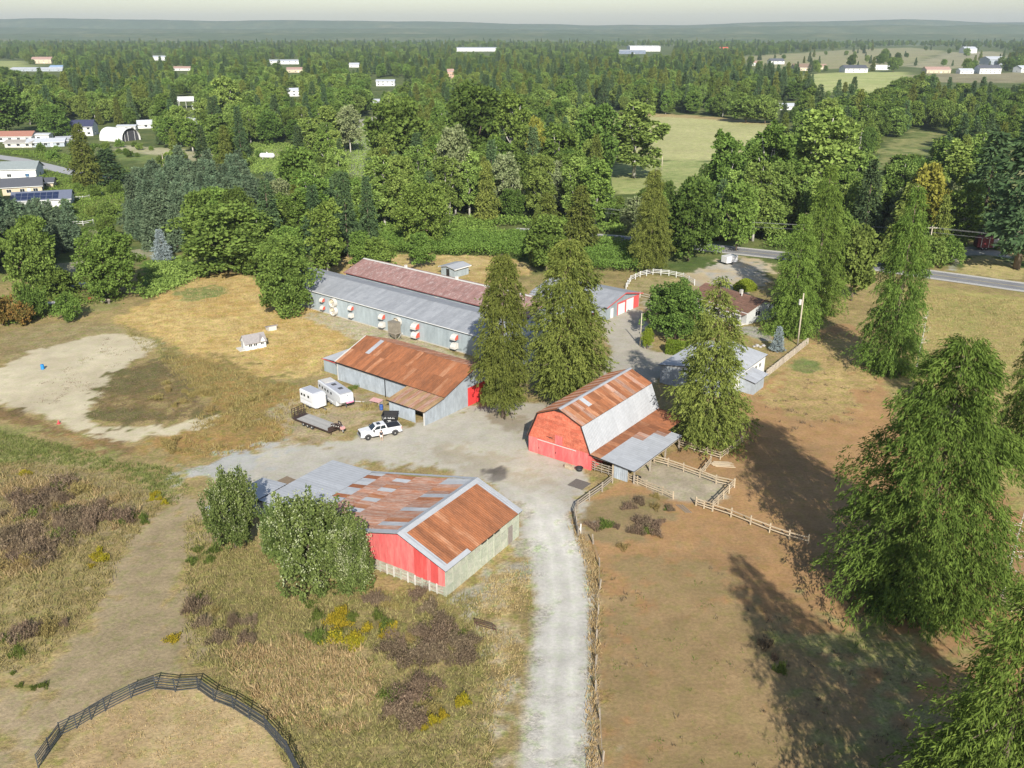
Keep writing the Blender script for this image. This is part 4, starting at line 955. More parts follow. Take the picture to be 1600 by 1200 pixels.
    # farther houses
    F = [
     ('house','grand tan house with pale hipped roof beside the green pasture',68,99,28,86,16,7,10.5,TAN,PINKR,4),
     ('shed','very long low grey roof by the green pasture',62,111,75,88,18,3.5,5,BLUEG,LGR,6),
     ('shed','blue-roofed white shed at the end of the long grey roof',92,110,20,84,14,5,7,WB,BLUR,3),
     ('house','pale house with white flat roofs high in the woods',248,94,24,88,18,6,8,WB,LGR,3),
     ('house','low house with pinkish roof in a gap of the woods',286,110,26,86,14,3.2,5.5,WB,PINKR,4),
     ('shed','long silver shed roof far off in the woods',440,100,52,84,22,5,7,WB,LGR,6),
     ('house','small beige house with tiled roof near two bushy trees',462,113,24,80,14,4,6.5,TAN,PINKR,3),
     ('house','white house with a white porch half hidden by willows',460,150,22,78,10,4.8,6.8,WB,LGR,3),
     ('house','white-roofed cottage in a gap among far green trees',554,105,14,86,14,4,6.5,WB,LGR,2),
     ('house','wide white house beyond a mown lawn',603,134,27,88,11,4.8,6.3,WB,LGR,4),
     ('shed','grey-blue metal roof beside the mown lawn',586,163,14,84,9,3,4,BLUEG,LGR,2),
     ('house','tall narrow salmon house at the edge of tall firs',704,122,9,80,8,8,10.5,mat('salmon_siding',(.46,.30,.22),.1,1,.8),PINKR,1),
     ('warehouse','bright white warehouse on the far plain',1005,80,44,88,60,12,14,WB,WB,5),
     ('warehouse','long dark-fronted warehouse beside the white warehouse',985,84,40,86,40,8,9,mat('slate_wall',(.16,.19,.25),.1,.1,.7),LGR,6),
     ('warehouse','pale warehouse with long flat roof beyond the fir tips',745,80,60,88,40,8,10,WB,LGR,6),
     ('house','red-gabled house beside small fields on the far slope',1130,83,12,80,18,9,14,WB,mat('red_roof',(.5,.1,.07),.1,1,.8),2),
     ('house','white farmhouse with dark roof at the foot of the bare field',1212,100,20,84,18,5,9,WB,DGREY,3),
     ('house','sandstone house with brown roof before the tan field',1252,110,26,86,16,4.5,9,TAN,mat('brown_roof',(.2,.14,.1),.15,1,.8),4),
     ('house','large white house with dark roof by the green hay field',1333,113,34,86,20,5.5,9.5,WB,DGREY,4),
     ('shed','plain white shed between two round trees',1376,109,24,88,14,4.5,6.5,WB,WB,3),
     ('house','long house with salmon roof above the brown vine rows',1462,114,36,88,16,4.5,8,TAN,PINKR,5),
     ('shed','white-fronted shed with low pale roof above the vine rows',1507,115,20,88,12,4,6.5,WB,LGR,3),
     ('house','white two-storey villa with dark roof above the vine rows',1542,115,32,88,16,7,11,WB,DGREY,5),
     ('shed','silver metal barn behind the white villa',1550,101,26,80,26,9,13,BLUEG,LGR,3),
     ('house','white house on the crest of the far field',1512,83,18,84,26,10,15,WB,LGR,3),
     ('house','white roadside cottage under dark conifers',1228,171,26,86,8,2.8,4.4,WB,LGR,3),
     ('house','grey house with pale roof deep in the dark grove',580+52,205,14,80,9,3,5,BLUEG,GALV_D,2),
     ('house','pink-roofed bungalow beside the sandstone house',1282,108,14,84,14,4,7,TAN,PINKR,2),
     ('shed','white hall at the right edge of the vine rows',1597,113,20,70,14,6,9,WB,LGR,3),
     ('house','white cottage glimpsed through cottonwoods',640,190,9,70,7,3,5,WB,LGR,1),
     ('house','pale low house in the hedgerow beyond the hay field',1180,102,16,84,14,4,7,WB,PINKR,2),
    ]
    for a in F: far_house(*a[:2], a[0], *a[2:])
neighbourhood()

# ------------------------------------------------------------------ vehicles
TYRE = mat('tyre_rubber', (.03,.03,.03), .2, 5, .9); RIM = mat('alloy_rim', (.45,.45,.46), .1, 5, .35, .6)
CARW = mat('white_car_paint', (.62,.62,.62), .02, 2, .3, spec=.5); GREYP = mat('grey_plastic', (.07,.07,.075), .1, 4, .7)
CHROME = mat('dull_chrome', (.55,.55,.56), .05, 4, .3, .7); AMBER = mat('head_lamp_glass', (.65,.65,.62), .05, 4, .2); TAIL = mat('tail_lamp_red', (.4,.02,.02), .05, 4, .3)
PINK = mat('pink_vinyl', (.70,.22,.34), .08, 4, .6)
def wheel(parent, x, y, r=.42, w=.28, rim=RIM):
    t = MB().lathe([(r*.62,-w/2),(r*.96,-w/2),(r,-w*.3),(r,w*.3),(r*.96,w/2),(r*.62,w/2)], 18, 'y', (x, y, r)).obj('wheel', TYRE, parent)
    MB().lathe([(.05,-w/2-.01),(r*.6,-w/2+.02),(r*.6,w/2-.02),(.05,w/2+.01)], 12, 'y', (x, y, r)).obj('rim', rim, t)
def loft(b, secs):
    """closed rings of equal length joined one to the next"""
    o = len(b.v); n = len(secs[0])
    for s in secs: b.v += [tuple(p) for p in s]
    for i in range(len(secs)-1):
        for k in range(n): b.f.append((o+i*n+k, o+i*n+(k+1) % n, o+(i+1)*n+(k+1) % n, o+(i+1)*n+k))
    b.f.append(tuple(o+k for k in range(n-1,-1,-1))); b.f.append(tuple(o+(len(secs)-1)*n+k for k in range(n)))
    return b
def pickup():
    a, c = g(576, 688), g(617, 680.5); d = c - a          # front wheel, rear wheel (near side)
    # truck's x axis points to its nose
    hd = math.atan2(a.y-c.y, a.x-c.x)
    mid = (a+c)/2; nrm = Vector((-math.sin(hd), math.cos(hd), 0))
    if nrm.y < 0: nrm = -nrm
    ctr = mid + nrm*.95
    t = thing('pickup_truck', 'white crew-cab pickup truck parked on the gravel yard', 'truck', (ctr.x, ctr.y, gz(ctr.x, ctr.y)+.01)); t.rotation_euler = (0, 0, hd)
    hw = 1.0
    def sec(x, zb, zt, w, wt=None):
        wt = wt or w
        return [(x,-w,zb),(x,w,zb),(x,w,(zb+zt)/2),(x,wt,zt-.06),(x,wt-.08,zt),(x,-wt+.08,zt),(x,-wt,zt-.06),(x,-w,(zb+zt)/2)]
    body = MB()
    loft(body, [sec(3.05,.62,1.1,.88), sec(2.98,.5,1.24,.97), sec(2.3,.48,1.34,1.0,.95), sec(1.45,.48,1.38,1.0,.97), sec(1.3,.48,1.32,1.0,.98), sec(-.95,.48,1.32,1.0,.98), sec(-.98,.48,1.42,1.0,.98)])
    body.obj('body', CARW, t, bevel=.03)
    MB().box(2.2,2.9,-.55,.55,1.3,1.4).obj('hood_bulge', CARW, t, bevel=.04)
    # bed: sides, floor, tailgate
    for s in (-1, 1):
        MB().box(-3.05,-.985, s*.82 if s > 0 else -1.0, s*1.0 if s > 0 else -.82, .5, 1.42).obj('bed_side', CARW, t, bevel=.03)
        MB().box(-3.0,-1.0, min(s*.86,s*.96), max(s*.86,s*.96), 1.425, 1.455).obj('bed_rail', GREYP, t)
    MB().box(-3.12,-3.04,-.98,.98,.55,1.4).obj('tailgate', CARW, t, bevel=.02)
    MB().box(-3.0,-.99,-.81,.81,.62,.78).obj('bed_floor', GREYP, t)
    MB().box(-3.0,-1.02,-.84,.84,1.38,1.44).obj('bed_cover', BLK, t, bevel=.02)
    # cabin
    cab = MB()
    zb, zt = 1.315, 1.98
    V = [(1.5,-.93,zb),(1.5,.93,zb),(-1.0,.93,zb),(-1.0,-.93,zb),(.72,-.74,zt-.03),(.72,.74,zt-.03),(-.78,.76,zt),(-.78,-.76,zt)]
    cab.add(V, [(4,5,6,7),(0,1,5,4),(1,2,6,5),(2,3,7,6),(3,0,4,7)]); cb = cab.obj('cab', CARW, t, bevel=.05)
    V = [Vector(v) for v in V]
    def pane(i, j, k, l, a0, a1, b0, b1, nm):
        A, B, C_, D = V[i], V[j], V[k], V[l]    # bottom A->B, top D->C
        q = lambda u, w: (A.lerp(B, u)).lerp(D.lerp(C_, u), w)
        n = (B-A).cross(D-A).normalized(); ctr_ = sum(V, Vector())/8
        if n.dot(A-ctr_) < 0: n = -n
        MB().add([q(a0,b0)+n*.018, q(a1,b0)+n*.018, q(a1,b1)+n*.018, q(a0,b1)+n*.018], [(0,1,2,3)]).obj(nm, GLASS, cb)
    pane(0,1,5,4,.06,.94,.1,.93,'windscreen'); pane(2,3,7,6,.1,.9,.2,.85,'rear_window')
    for i, j, k, l in ((1,2,6,5),(0,3,7,4)):
        pane(i,j,k,l,.12,.5,.15,.88,'side_window'); pane(i,j,k,l,.54,.9,.15,.88,'side_window')
    MB().box(-.1,.45,-.4,.4,1.985,2.0).obj('sunroof', GLASS, cb)
    for s in (-1, 1):
        MB().box(1.05,1.28,min(s*1.02,s*1.28),max(s*1.02,s*1.28),1.3,1.55).obj('mirror', GREYP, t, bevel=.03)
        MB().box(2.93,3.03,min(s*.6,s*.93),max(s*.6,s*.93),.98,1.18).obj('headlight', AMBER, t)
        MB().box(-3.13,-3.03,min(s*.84,s*.99),max(s*.84,s*.99),.9,1.3).obj('tail_light', TAIL, t)
        MB().box(-.7,1.4,min(s*.97,s*1.08),max(s*.97,s*1.08),.4,.48).obj('side_step', BLK, t)
        for x in (-.1, 1.1): MB().box(x-.12,x+.05,min(s*1.0,s*1.025),max(s*1.0,s*1.025),1.08,1.13).obj('door_handle', GREYP, t)
        for x in (2.05, -2.05):
            MB().prism([(x+math.cos(math.pi*i/10)*.56, .44+math.sin(math.pi*i/10)*.56) for i in range(11)], 'y', s*.90, s*1.035).obj('wheel_arch', GREYP, t)
            wheel(t, x, s*.9)
    MB().box(3.0,3.1,-.62,.62,.72,1.16).obj('grille', BLK, t); MB().box(3.0,3.2,-.95,.95,.45,.7).obj('front_bumper', CHROME, t, bevel=.04)
    MB().box(-3.25,-3.1,-.95,.95,.45,.65).obj('rear_bumper', CHROME, t, bevel=.03)
    return t, ctr, hd
_, truck_c, truck_h = pickup()

def person():
    p = g(596.5, 689.3); z = gz(p.x, p.y)
    t = thing('person', 'person in dark top and pale shorts standing beside the white pickup', 'person', (p.x, p.y, z), 10)
    J = {'pel':(0,0,.95),'wst':(0,0,1.1),'chs':(0,.0,1.33),'nck':(0,0,1.5),'hd0':(0,-.01,1.58),'hd1':(0,-.015,1.66),'hd2':(0,0,1.74),
         'shl':(-.18,0,1.43),'ell':(-.27,.02,1.16),'wrl':(-.25,-.1,.93),'hal':(-.245,-.13,.86),'shr':(.18,0,1.43),'elr':(.27,.02,1.16),'wrr':(.25,-.1,.93),'har':(.245,-.13,.86),
         'hpl':(-.1,0,.9),'knl':(-.12,-.03,.5),'anl':(-.12,.03,.09),'tol':(-.13,-.13,.035),'hpr':(.1,0,.9),'knr':(.13,-.03,.5),'anr':(.14,.02,.09),'tor':(.16,-.14,.035)}
    rad = {'pel':.15,'wst':.135,'chs':.16,'nck':.06,'hd0':.075,'hd1':.1,'hd2':.075,'shl':.075,'shr':.075,'ell':.048,'elr':.048,'wrl':.032,'wrr':.032,'hal':.035,'har':.035,
           'hpl':.1,'hpr':.1,'knl':.06,'knr':.06,'anl':.042,'anr':.042,'tol':.035,'tor':.035}
    E = [('pel','wst'),('wst','chs'),('chs','nck'),('nck','hd0'),('hd0','hd1'),('hd1','hd2'),('chs','shl'),('shl','ell'),('ell','wrl'),('wrl','hal'),('chs','shr'),('shr','elr'),('elr','wrr'),('wrr','har'),
         ('pel','hpl'),('hpl','knl'),('knl','anl'),('anl','tol'),('pel','hpr'),('hpr','knr'),('knr','anr'),('anr','tor')]
    for s, h in ((-1,'hal'),(1,'har')):
        hx, hy, hz = J[h]
        for k in range(5):
            n0, n1 = f'f{h}{k}a', f'f{h}{k}b'
            if k < 4:
                J[n0] = (hx+.0*s, hy-.03+.02*k, hz-.05); J[n1] = (hx-.015*s, hy-.035+.02*k, hz-.095-.008*(k in (1,2)))
            else: J[n0] = (hx-.01*s, hy-.045, hz-.0); J[n1] = (hx-.02*s, hy-.065, hz-.04)
            rad[n0] = .0095; rad[n1] = .008; E += [(h, n0), (n0, n1)]
    def skin(name, keys, edges, m, grow=0.0, root='pel', levels=2):
        ks = list(keys); me = bpy.data.meshes.new(name); me.from_pydata([J[k] for k in ks], [(ks.index(a), ks.index(b)) for a, b in edges], []); me.materials.append(m)
        o = link(name, me, t); md = o.modifiers.new('skin', 'SKIN'); md.use_smooth_shade = True
        for i, k in enumerate(ks):
            sv = me.skin_vertices[0].data[i]; sv.radius = (rad[k]+grow, rad[k]*.85+grow); sv.use_root = (k == root)
        sd = o.modifiers.new('subdivision', 'SUBSURF'); sd.levels = levels; sd.render_levels = levels
        return o
    SK = mat('skin', (.50,.32,.23), .05, 5, .6)
    skin('body', J.keys(), E, SK)
    def sub(keys): return [e for e in E if e[0] in keys and e[1] in keys]
    J['slv_l'] = tuple(Vector(J['shl']).lerp(Vector(J['ell']), .6)); J['slv_r'] = tuple(Vector(J['shr']).lerp(Vector(J['elr']), .6)); rad['slv_l'] = rad['slv_r'] = .06
    k = ['pel','wst','chs','shl','slv_l','shr','slv_r']; skin('shirt', k, [('pel','wst'),('wst','chs'),('chs','shl'),('shl','slv_l'),('chs','shr'),('shr','slv_r')], mat('charcoal_cloth', (.035,.037,.045), .1, 5, .9), .022, 'chs')
    J['kl'] = tuple(Vector(J['hpl']).lerp(Vector(J['knl']), .8)); J['kr'] = tuple(Vector(J['hpr']).lerp(Vector(J['knr']), .8)); rad['kl'] = rad['kr'] = .07
    skin('shorts', ['pel','hpl','kl','hpr','kr'], [('pel','hpl'),('hpl','kl'),('pel','hpr'),('hpr','kr')], mat('pale_cloth', (.62,.58,.52), .06, 5, .9), .024, 'pel')
    hair = MB().lathe([(.03,.13),(.085,.1),(.112,.04),(.112,0),(.105,-.04)], 14, 'z', (0,.015,1.70)).obj('hair', mat('dark_hair', (.05,.035,.025), .1, 5, .8), t, smooth=True)
    for s in (-1, 1):
        MB().lathe([(.004,-.012),(.013,0),(.004,.012)], 8, 'y', (s*.036,-.1,1.665)).obj('eye', mat('eye_dark', (.05,.04,.04), .05, 5, .4), t)
        MB().lathe([(.01,-.01),(.025,0),(.01,.01)], 8, 'x', (s*.1,.0,1.655)).obj('ear', SK, t)
    MB().add([(0,-.095,1.675),(-.016,-.1,1.63),(.016,-.1,1.63),(0,-.127,1.635)], [(0,1,3),(0,3,2),(1,2,3)]).obj('nose', SK, t)
    MB().box(-.025,.025,-.106,-.095,1.598,1.608).obj('mouth', mat('lip', (.4,.16,.14), .05, 5, .6), t)
    for s, a in ((-1,'anl'),(1,'anr')):
        x, y, z_ = J[a]; MB().box(x-.05,x+.05,y-.2,y+.07,0,.09).obj('shoe', mat('grey_shoe', (.3,.3,.31), .1, 5, .8), t, bevel=.03)
person()

def horse_trailer(label, px_rear, px_front, W, H, body_m, roof_m, name, nose, wins, pink=False):
    a, c = g(*px_rear), g(*px_front); d = c-a; L = d.length; hd = math.atan2(d.y, d.x)
    t = thing(name, label, 'trailer', (a.x, a.y, gz(a.x, a.y))); t.rotation_euler = (0, 0, hd)
    # x from rear (0) to front (L); near side at y = -W/2 .. +W/2
    zb = .45
    def sec(x, w, z0, z1): return [(x,-w,z0),(x,w,z0),(x,w,z1-.12),(x,w-.12,z1),(x,-w+.12,z1),(x,-w,z1-.12)]
    h = W/2; b = MB()
    loft(b, [sec(0,h,zb,H), sec(L*.72,h,zb,H), sec(L*.86,h*.95,zb,H-.03), sec(L*.96,h*.78,zb+.1,H-.1), sec(L,h*.5,zb+.25,H-.25)] if nose else
            [sec(0,h,zb,H), sec(L*.78,h,zb,H), sec(L*.785,h,zb+.9,H), sec(L*.95,h*.97,zb+.95,H-.1), sec(L,h*.8,zb+1.1,H-.5)])
    b.obj('body', body_m, t, bevel=.03)
    MB().box(.25, L*(.74 if nose else .93), -h+.18, h-.18, H+.003, H+.045).obj('roof_panel', roof_m, t)
    for s in (-1, 1):
        for x in wins: MB().box(x*L-.22, x*L+.22, min(s*h,s*(h+.02)), max(s*h,s*(h+.02)), H-.95, H-.55).obj('window', GLASS, t)
        for x in (.38, .52): wheel(t, x*L, s*(h-.13), .36, .24)
        MB().box(.28*L, .64*L, min(s*h,s*(h+.1)), max(s*h,s*(h+.1)), .78, .88).obj('fender', body_m, t)
        MB().box(.02, L*.7, min(s*h,s*(h+.015)), max(s*h,s*(h+.015)), 1.25, 1.31).obj('side_stripe', CHROME, t)
    MB().box(-.04, -.005, -h+.1, h-.1, zb+.05, H-.2).obj('rear_door', body_m, t)
    if nose:
        MB().tube([(L-.3,0,.5),(L+.9,0,.5)], .06, 6).obj('hitch', GREYP, t); MB().box(L+.5,L+.6,-.05,.05,0,.6).obj('jack', CHROME, t)
    else:
        MB().box(L*.86, L*.87, -.1, .1, .0, .0+.01)
        MB().tube([(L*.9,0,1.5),(L*.9,0,.45)], .09, 6).obj('hitch', GREYP, t)
        MB().tube([(L*.82,.3,1.4),(L*.82,.3,.0)], .05, 6).obj('jack', CHROME, t)
        MB().lathe([(.1,-.12),(.34,-.1),(.34,.1),(.1,.12)], 16, 'y', (L*.83,-h*.6,1.0)).obj('spare_wheel', OFFW, t)
        for x, y in ((L*.42, 0), (L*.68, .1)): MB().box(x-.35,x+.35,y-.35,y+.35,H+.05,H+.13).obj('roof_hatch', GREYP, t)
        MB().box(.5,2.2,-h+.3,h-.3,H+.05,H+.12).obj('hay_rack', OFFW, t)
    if pink:
        MB().add([(L*1.005,-h*.25,1.35),(L*1.005,h*.78,1.35),(L*.99,h*.75,1.95),(L*.99,-h*.25,1.95)], [(0,1,2,3)]).obj('pink_sign', PINK, t)
        MB().box(L*.955, L*.985,-.1,.1,H-.45,H-.3).obj('nose_vent', GLASS, t)
    return t
SILV = mat('brushed_aluminium', (.60,.61,.62), .06, 2, .4, .2); GREYV = mat('grey_vinyl_roof', (.36,.37,.41), .08, 2, .6)
horse_trailer('white bumper-pull horse trailer with grey roof beside the flatbed trailer', (479, 629), (505, 641), 2.2, 2.75, CARW, GREYV, 'horse_trailer', True, (.12,.28,.52))
horse_trailer('silver gooseneck horse trailer with a pink sign on its nose', (509, 617), (545, 642), 2.4, 2.9, SILV, GREYV, 'horse_trailer', False, (.08,.2,.32,.44,.58), True)
# thin red jack post left standing under the silver trailer's nose
def flatbed():
    a, c = g(458, 660), g(513, 681); d = c-a; L = d.length; hd = math.atan2(d.y, d.x)
    nrm = Vector((-math.sin(hd), math.cos(hd), 0)); ctr = a + nrm*1.25
    t = thing('flatbed_trailer', 'black gooseneck flatbed trailer with raised ramps and grey plank deck', 'trailer', (ctr.x, ctr.y, gz(ctr.x, ctr.y))); t.rotation_euler = (0, 0, hd)
    BR = mat('dark_brown_steel', (.05,.032,.028), .15, 4, .6); PL = mat('grey_deck_planks', (.33,.32,.30), .15, 4, .85, 0, .12, stretch=(.3,3,1))
    h = 1.25
    MB().box(0,L,-h,h,.55,.78).obj('frame', BR, t)
    for i in range(8): MB().box(.9,L-.05,-h+.04+i*.303,-h+.04+i*.303+.29,.785,.84).obj('deck_plank', PL, t)
    MB().add([(0,-h,.55),(0,h,.55),(.9,h,.84),(.9,-h,.84)], [(0,1,2,3)]).obj('beaver_tail', BR, t)
    for s in (-1, 1):
        r = MB()
        x0, x1 = -.15, -.45
        for k in range(5): r.box(x0-.02*k-.06, x0-.02*k, min(s*.1,s*1.2), max(s*.1,s*1.2), .75+k*.32, .83+k*.32)
        for y in (.1, .65, 1.2): r.box(-.22, -.12, s*y-.04, s*y+.04, .6, 2.2)
        r.obj('ramp', BR, t)
        MB().box(.5,L-.4,min(s*h,s*(h+.05)),max(s*h,s*(h+.05)),.6,.7).obj('side_rail', BR, t)
        for x in (.30,.42,.54): wheel(t, x*L, s*(h-.1), .36, .22, OFFW)
        # gooseneck side plates
        MB().tube([(L,s*.75,.7),(L+.25,s*.7,1.75),(L+1.0,s*.35,1.95),(L+1.9,0,1.55)], .12, 4).obj('gooseneck_beam', BR, t)
        MB().tube([(L,s*.75,.9),(L+.9,s*.35,1.35),(L+1.8,0,1.2)], .08, 4).obj('gooseneck_brace', BR, t)
        MB().box(L+.05,L+.15,s*.8-.06,s*.8+.06,.0,.75).obj('landing_leg', BR, t)
        for k in range(4): MB().box(L+.2+k*.35,L+.36+k*.35,s*(.72-.13*k)-.03,s*(.72-.13*k)+.03,1.5,1.62).obj('marker_plate', OFFW, t)
    MB().box(L-.02,L+.12,-h,h,.5,1.3).obj('bulkhead', BR, t)
    MB().tube([(L+1.85,0,1.7),(L+1.85,0,.75)], .12, 8).obj('coupler', CHROME, t); MB().box(L+1.65,L+2.1,-.3,.3,1.2,1.6).obj('hitch_box', mat('white_red_hitch', (.55,.30,.28), .2, 5, .6), t)
flatbed()
def black_bin():
    nrm = Vector((-math.sin(truck_h), math.cos(truck_h), 0))
    if nrm.y < 0: nrm = -nrm
    p = g(607, 665.5)
    t = thing('dump_bin', 'black open steel bin with white lettering behind the pickup bed', 'bin', (p.x+.2, p.y+.8, gz(p.x, p.y)), 2)
    V = [(-1.0,-.7,.25),(1.0,-.7,.25),(1.0,.9,.25),(-1.0,.9,.25),(-1.15,-.9,1.65),(1.15,-.9,1.65),(1.15,1.1,1.65),(-1.15,1.1,1.65)]
    MB().add(V, [(0,3,2,1),(0,1,5,4),(1,2,6,5),(2,3,7,6),(3,0,4,7)]).obj('shell', BLK, t)
    for a, b_ in ((4,5),(5,6),(6,7),(7,4)): MB().tube([V[a], V[b_]], .07, 5).obj('rim_bar', BLK, t)
    for x in (-.9, -.3, .3, .9): MB().tube([(x,-.72,.3),(x*1.14,-.93,1.62)], .05, 4).obj('rib', BLK, t)
    for x in (-.8, .7): MB().box(x, x+.15, -.6, .8, 0, .26).obj('skid', BLK, t)
    # white marks: a row of upright strokes above, a double ring below
    f = lambda x, z, o=.03: (x, -.7 - .2*(z-.25)/1.4 - o, z)
    W_ = mat('white_decal', (.8,.8,.78), .05, 5, .6)
    for i in range(9):
        x = -.72 + i*.18; hgt_ = (.2,.28,.16,.26,.2,.3,.18,.24,.2)[i]
        MB().add([f(x,1.2),f(x+.07,1.2),f(x+.07,1.2+hgt_),f(x,1.2+hgt_)], [(0,1,2,3)]).obj('lettering', W_, t)
    MB().add([f(-1.0,1.0,.03),f(-.9,1.0,.03),f(-.93,1.5,.03),f(-1.03,1.5,.03)], [(0,1,2,3)]).obj('lettering', W_, t)
    for cx in (-.2, .08):
        ring = MB(); n = 16
        ring.add([f(cx+.2*math.cos(2*math.pi*k/n)*.85, .75+.2*math.sin(2*math.pi*k/n)) for k in range(n)] + [f(cx+.12*math.cos(2*math.pi*k/n)*.85, .75+.12*math.sin(2*math.pi*k/n)) for k in range(n)],
                 [(k, (k+1) % n, (k+1) % n+n, k+n) for k in range(n)]); ring.obj('emblem', W_, t)
black_bin()
def side_trailer():
    p = g(1140, 412); t = thing('cargo_trailer', 'small white cargo trailer parked at the edge of the tree shade', 'trailer', (p.x, p.y, .02), 60)
    loft(MB(), [[(-1.1,-2,.5),(1.1,-2,.5),(1.1,-2,2.2),(-1.1,-2,2.2)],[(-1.1,1.6,.5),(1.1,1.6,.5),(1.1,1.6,2.2),(-1.1,1.6,2.2)],[(-.3,2.4,.7),(.3,2.4,.7),(.3,2.2,2.0),(-.3,2.2,2.0)]]).obj('body', CARW, t, bevel=.04)
    MB().box(-1.0,1.0,-2.04,-2.005,.6,2.1).obj('rear_door', CARW, t)
    for s in (-1, 1): wheel_y(t, s*1.05, -.2)
    MB().tube([(0,2.2,.55),(0,3.2,.5)], .05, 5).obj('hitch', GREYP, t)
def wheel_y(parent, x, y, r=.34):
    w = MB().lathe([(r*.6,-.1),(r,-.1),(r,.1),(r*.6,.1)], 14, 'x', (x, y, r)).obj('wheel', TYRE, parent); MB().lathe([(.05,-.11),(r*.58,-.08),(r*.58,.08),(.05,.11)], 10, 'x', (x, y, r)).obj('rim', RIM, w)
side_trailer()
def roadside_trailers():
    mar = mat('maroon_paint', (.16,.025,.03), .12, 2, .5)
    p = g(1552, 390); t = thing('box_trailer', 'maroon box trailer with white posts parked under conifers', 'trailer', (p.x, p.y, .02), 95)
    MB().box(-1.4,1.4,-5,5,.8,3.6).obj('body', mar, t, bevel=.05)
    for y in (-4, -2, 0, 2, 4): MB().box(1.405,1.44,y-.08,y+.08,.85,3.5).obj('white_post', OFFW, t)
    MB().box(1.405,1.46,-.9,.9,.9,3.3).obj('side_door', mat('grey_door2', (.35,.35,.34), .1, 2, .7), t)
    for s in (-1, 1):
        for y in (-3.4, -2.5): wheel_y(t, s*1.25, y, .48)
    p = g(1588, 393); u = thing('travel_trailer', 'rounded silver travel trailer beside the maroon box trailer', 'trailer', (p.x, p.y, .02), 95)
    n = 10
    def rg(y, s): return [(1.3*s*math.cos(2*math.pi*k/n), y, .5+1.35*1+1.35*s*math.sin(2*math.pi*k/n)) for k in range(n)]
    loft(MB(), [rg(-3.2,.55), rg(-2.7,.9), rg(-1.8,1), rg(1.8,1), rg(2.7,.9), rg(3.2,.55)]).obj('body', SILV, u, smooth=True)
    for y in (-1.5, .2, 1.6): MB().box(1.2,1.33,y-.4,y+.4,1.7,2.2).obj('window', GLASS, u)
    for s in (-1, 1): wheel_y(u, s*1.05, 0, .36)
    MB().tube([(0,3.0,.8),(0,4.2,.5)], .06, 5).obj('hitch', GREYP, u)
roadside_trailers()
def parked_car(label, px, py, th, colr, name='car'):
    p = g(px, py); t = thing(name, label, 'car', (p.x, p.y, gz(p.x, p.y)+.01), th); m = mat('car_paint_'+label.split()[0], colr, .03, 2, .3, spec=.5)
    def sec(y, w, z0, z1): return [(-w,y,z0),(w,y,z0),(w,y,z1),(-w,y,z1)]
    loft(MB(), [sec(-2.2,.8,.4,.8), sec(-2.1,.88,.3,.95), sec(-.9,.9,.28,1.0), sec(1.5,.9,.28,1.0), sec(2.1,.86,.3,.95), sec(2.25,.8,.4,.85)]).obj('body', m, t, bevel=.05)
    loft(MB(), [sec(-1.1,.8,.98,1.02), sec(-.5,.7,.98,1.42), sec(1.0,.7,.98,1.45), sec(1.75,.8,.98,1.02)]).obj('cabin', GLASS, t, bevel=.04)
    MB().box(-.66,.66,-.45,1.0,1.44,1.475).obj('roof', m, t)
    for s in (-1, 1):
        for y in (-1.4, 1.35): wheel_y(t, s*.82, y, .32)
        MB().box(min(s*.5,s*.8), max(s*.5,s*.8), -2.22,-2.12,.62,.76).obj('headlight', AMBER, t)
parked_car('dark sedan parked half under the bushy tree', 126, 452, 75, (.03,.035,.05))

# ------------------------------------------------------------------ fences
UNIT = {}
def unit_box(m):
    if m.name not in UNIT: UNIT[m.name] = MB().box(-.5,.5,-.5,.5,-.5,.5).mesh('rail', m)
    return UNIT[m.name]
def bar(parent, name, a, b, w, h, m):
    a, b = Vector(a), Vector(b); d = b-a; o = link(name, unit_box(m), parent)
    q = d.to_track_quat('X', 'Z'); o.matrix_basis = Matrix.LocRotScale((a+b)/2, q, (d.length, w, h)); return o
def fence(label, pts, m, step=2.4, h=1.3, rails=(.4,.75,1.1), pw=.14, rw=.05, rh=.13, name='fence', group=None, jitter=.05, closed=False, railm=None, world=False, leaves=None):
    P = [Vector((p[0], p[1], 0)) if world else g(*p) for p in pts]
    if closed: P.append(P[0])
    t = thing(name, label, 'fence', (P[0].x, P[0].y, 0), 0, group); O = P[0]
    Q = []
    for a, b in zip(P[:-1], P[1:]):
        n = max(1, int(round((b-a).length/step))); Q += [a.lerp(b, i/n) for i in range(n)]
    Q.append(P[-1]); r = random.Random(len(Q)*7+int(abs(O.x*10)))
    for i, q in enumerate(Q):
        if closed and i == len(Q)-1: break
        z = gz(q.x, q.y); l = Vector((r.uniform(-jitter,jitter), r.uniform(-jitter,jitter), 0)); a = q-O
        bar(t, 'post', a+Vector((0,0,z-.2)), a+l+Vector((0,0,z+h+r.uniform(-.04,.08))), pw, pw, m)
    for i in range(len(Q)-1):
        a, b = Q[i]-O, Q[i+1]-O; za, zb = gz(Q[i].x, Q[i].y), gz(Q[i+1].x, Q[i+1].y)
        sd = (b-a).cross(Vector((0,0,1))).normalized()*(pw/2+rw/2+.004)
        for z in rails: bar(t, 'rail', a+sd+Vector((0,0,za+z+r.uniform(-.04,.04))), b+sd+Vector((0,0,zb+z+r.uniform(-.04,.04))), rw, rh, railm or m)
    return t
fence('weathered three-rail fence curving from the barn lean-to along the driveway', [(957,755),(941,768),(921,782),(902,796),(898,808),(904,838)], OLDW, 2.1, 1.35, pw=.15, rh=.15)
fence('tan three-rail fence from lean-to roof to paddock corner', [(1022,723),(1044,729),(1068,737),(1093,746),(1119,756),(1147,762)], TANW, 2.5, 1.35, pw=.16, rh=.15)
fence('tan rail fence from paddock corner down to the gate opening', [(1147,762),(1130,780),(1113,797)], TANW, 2.0, 1.3, pw=.16, rh=.15)
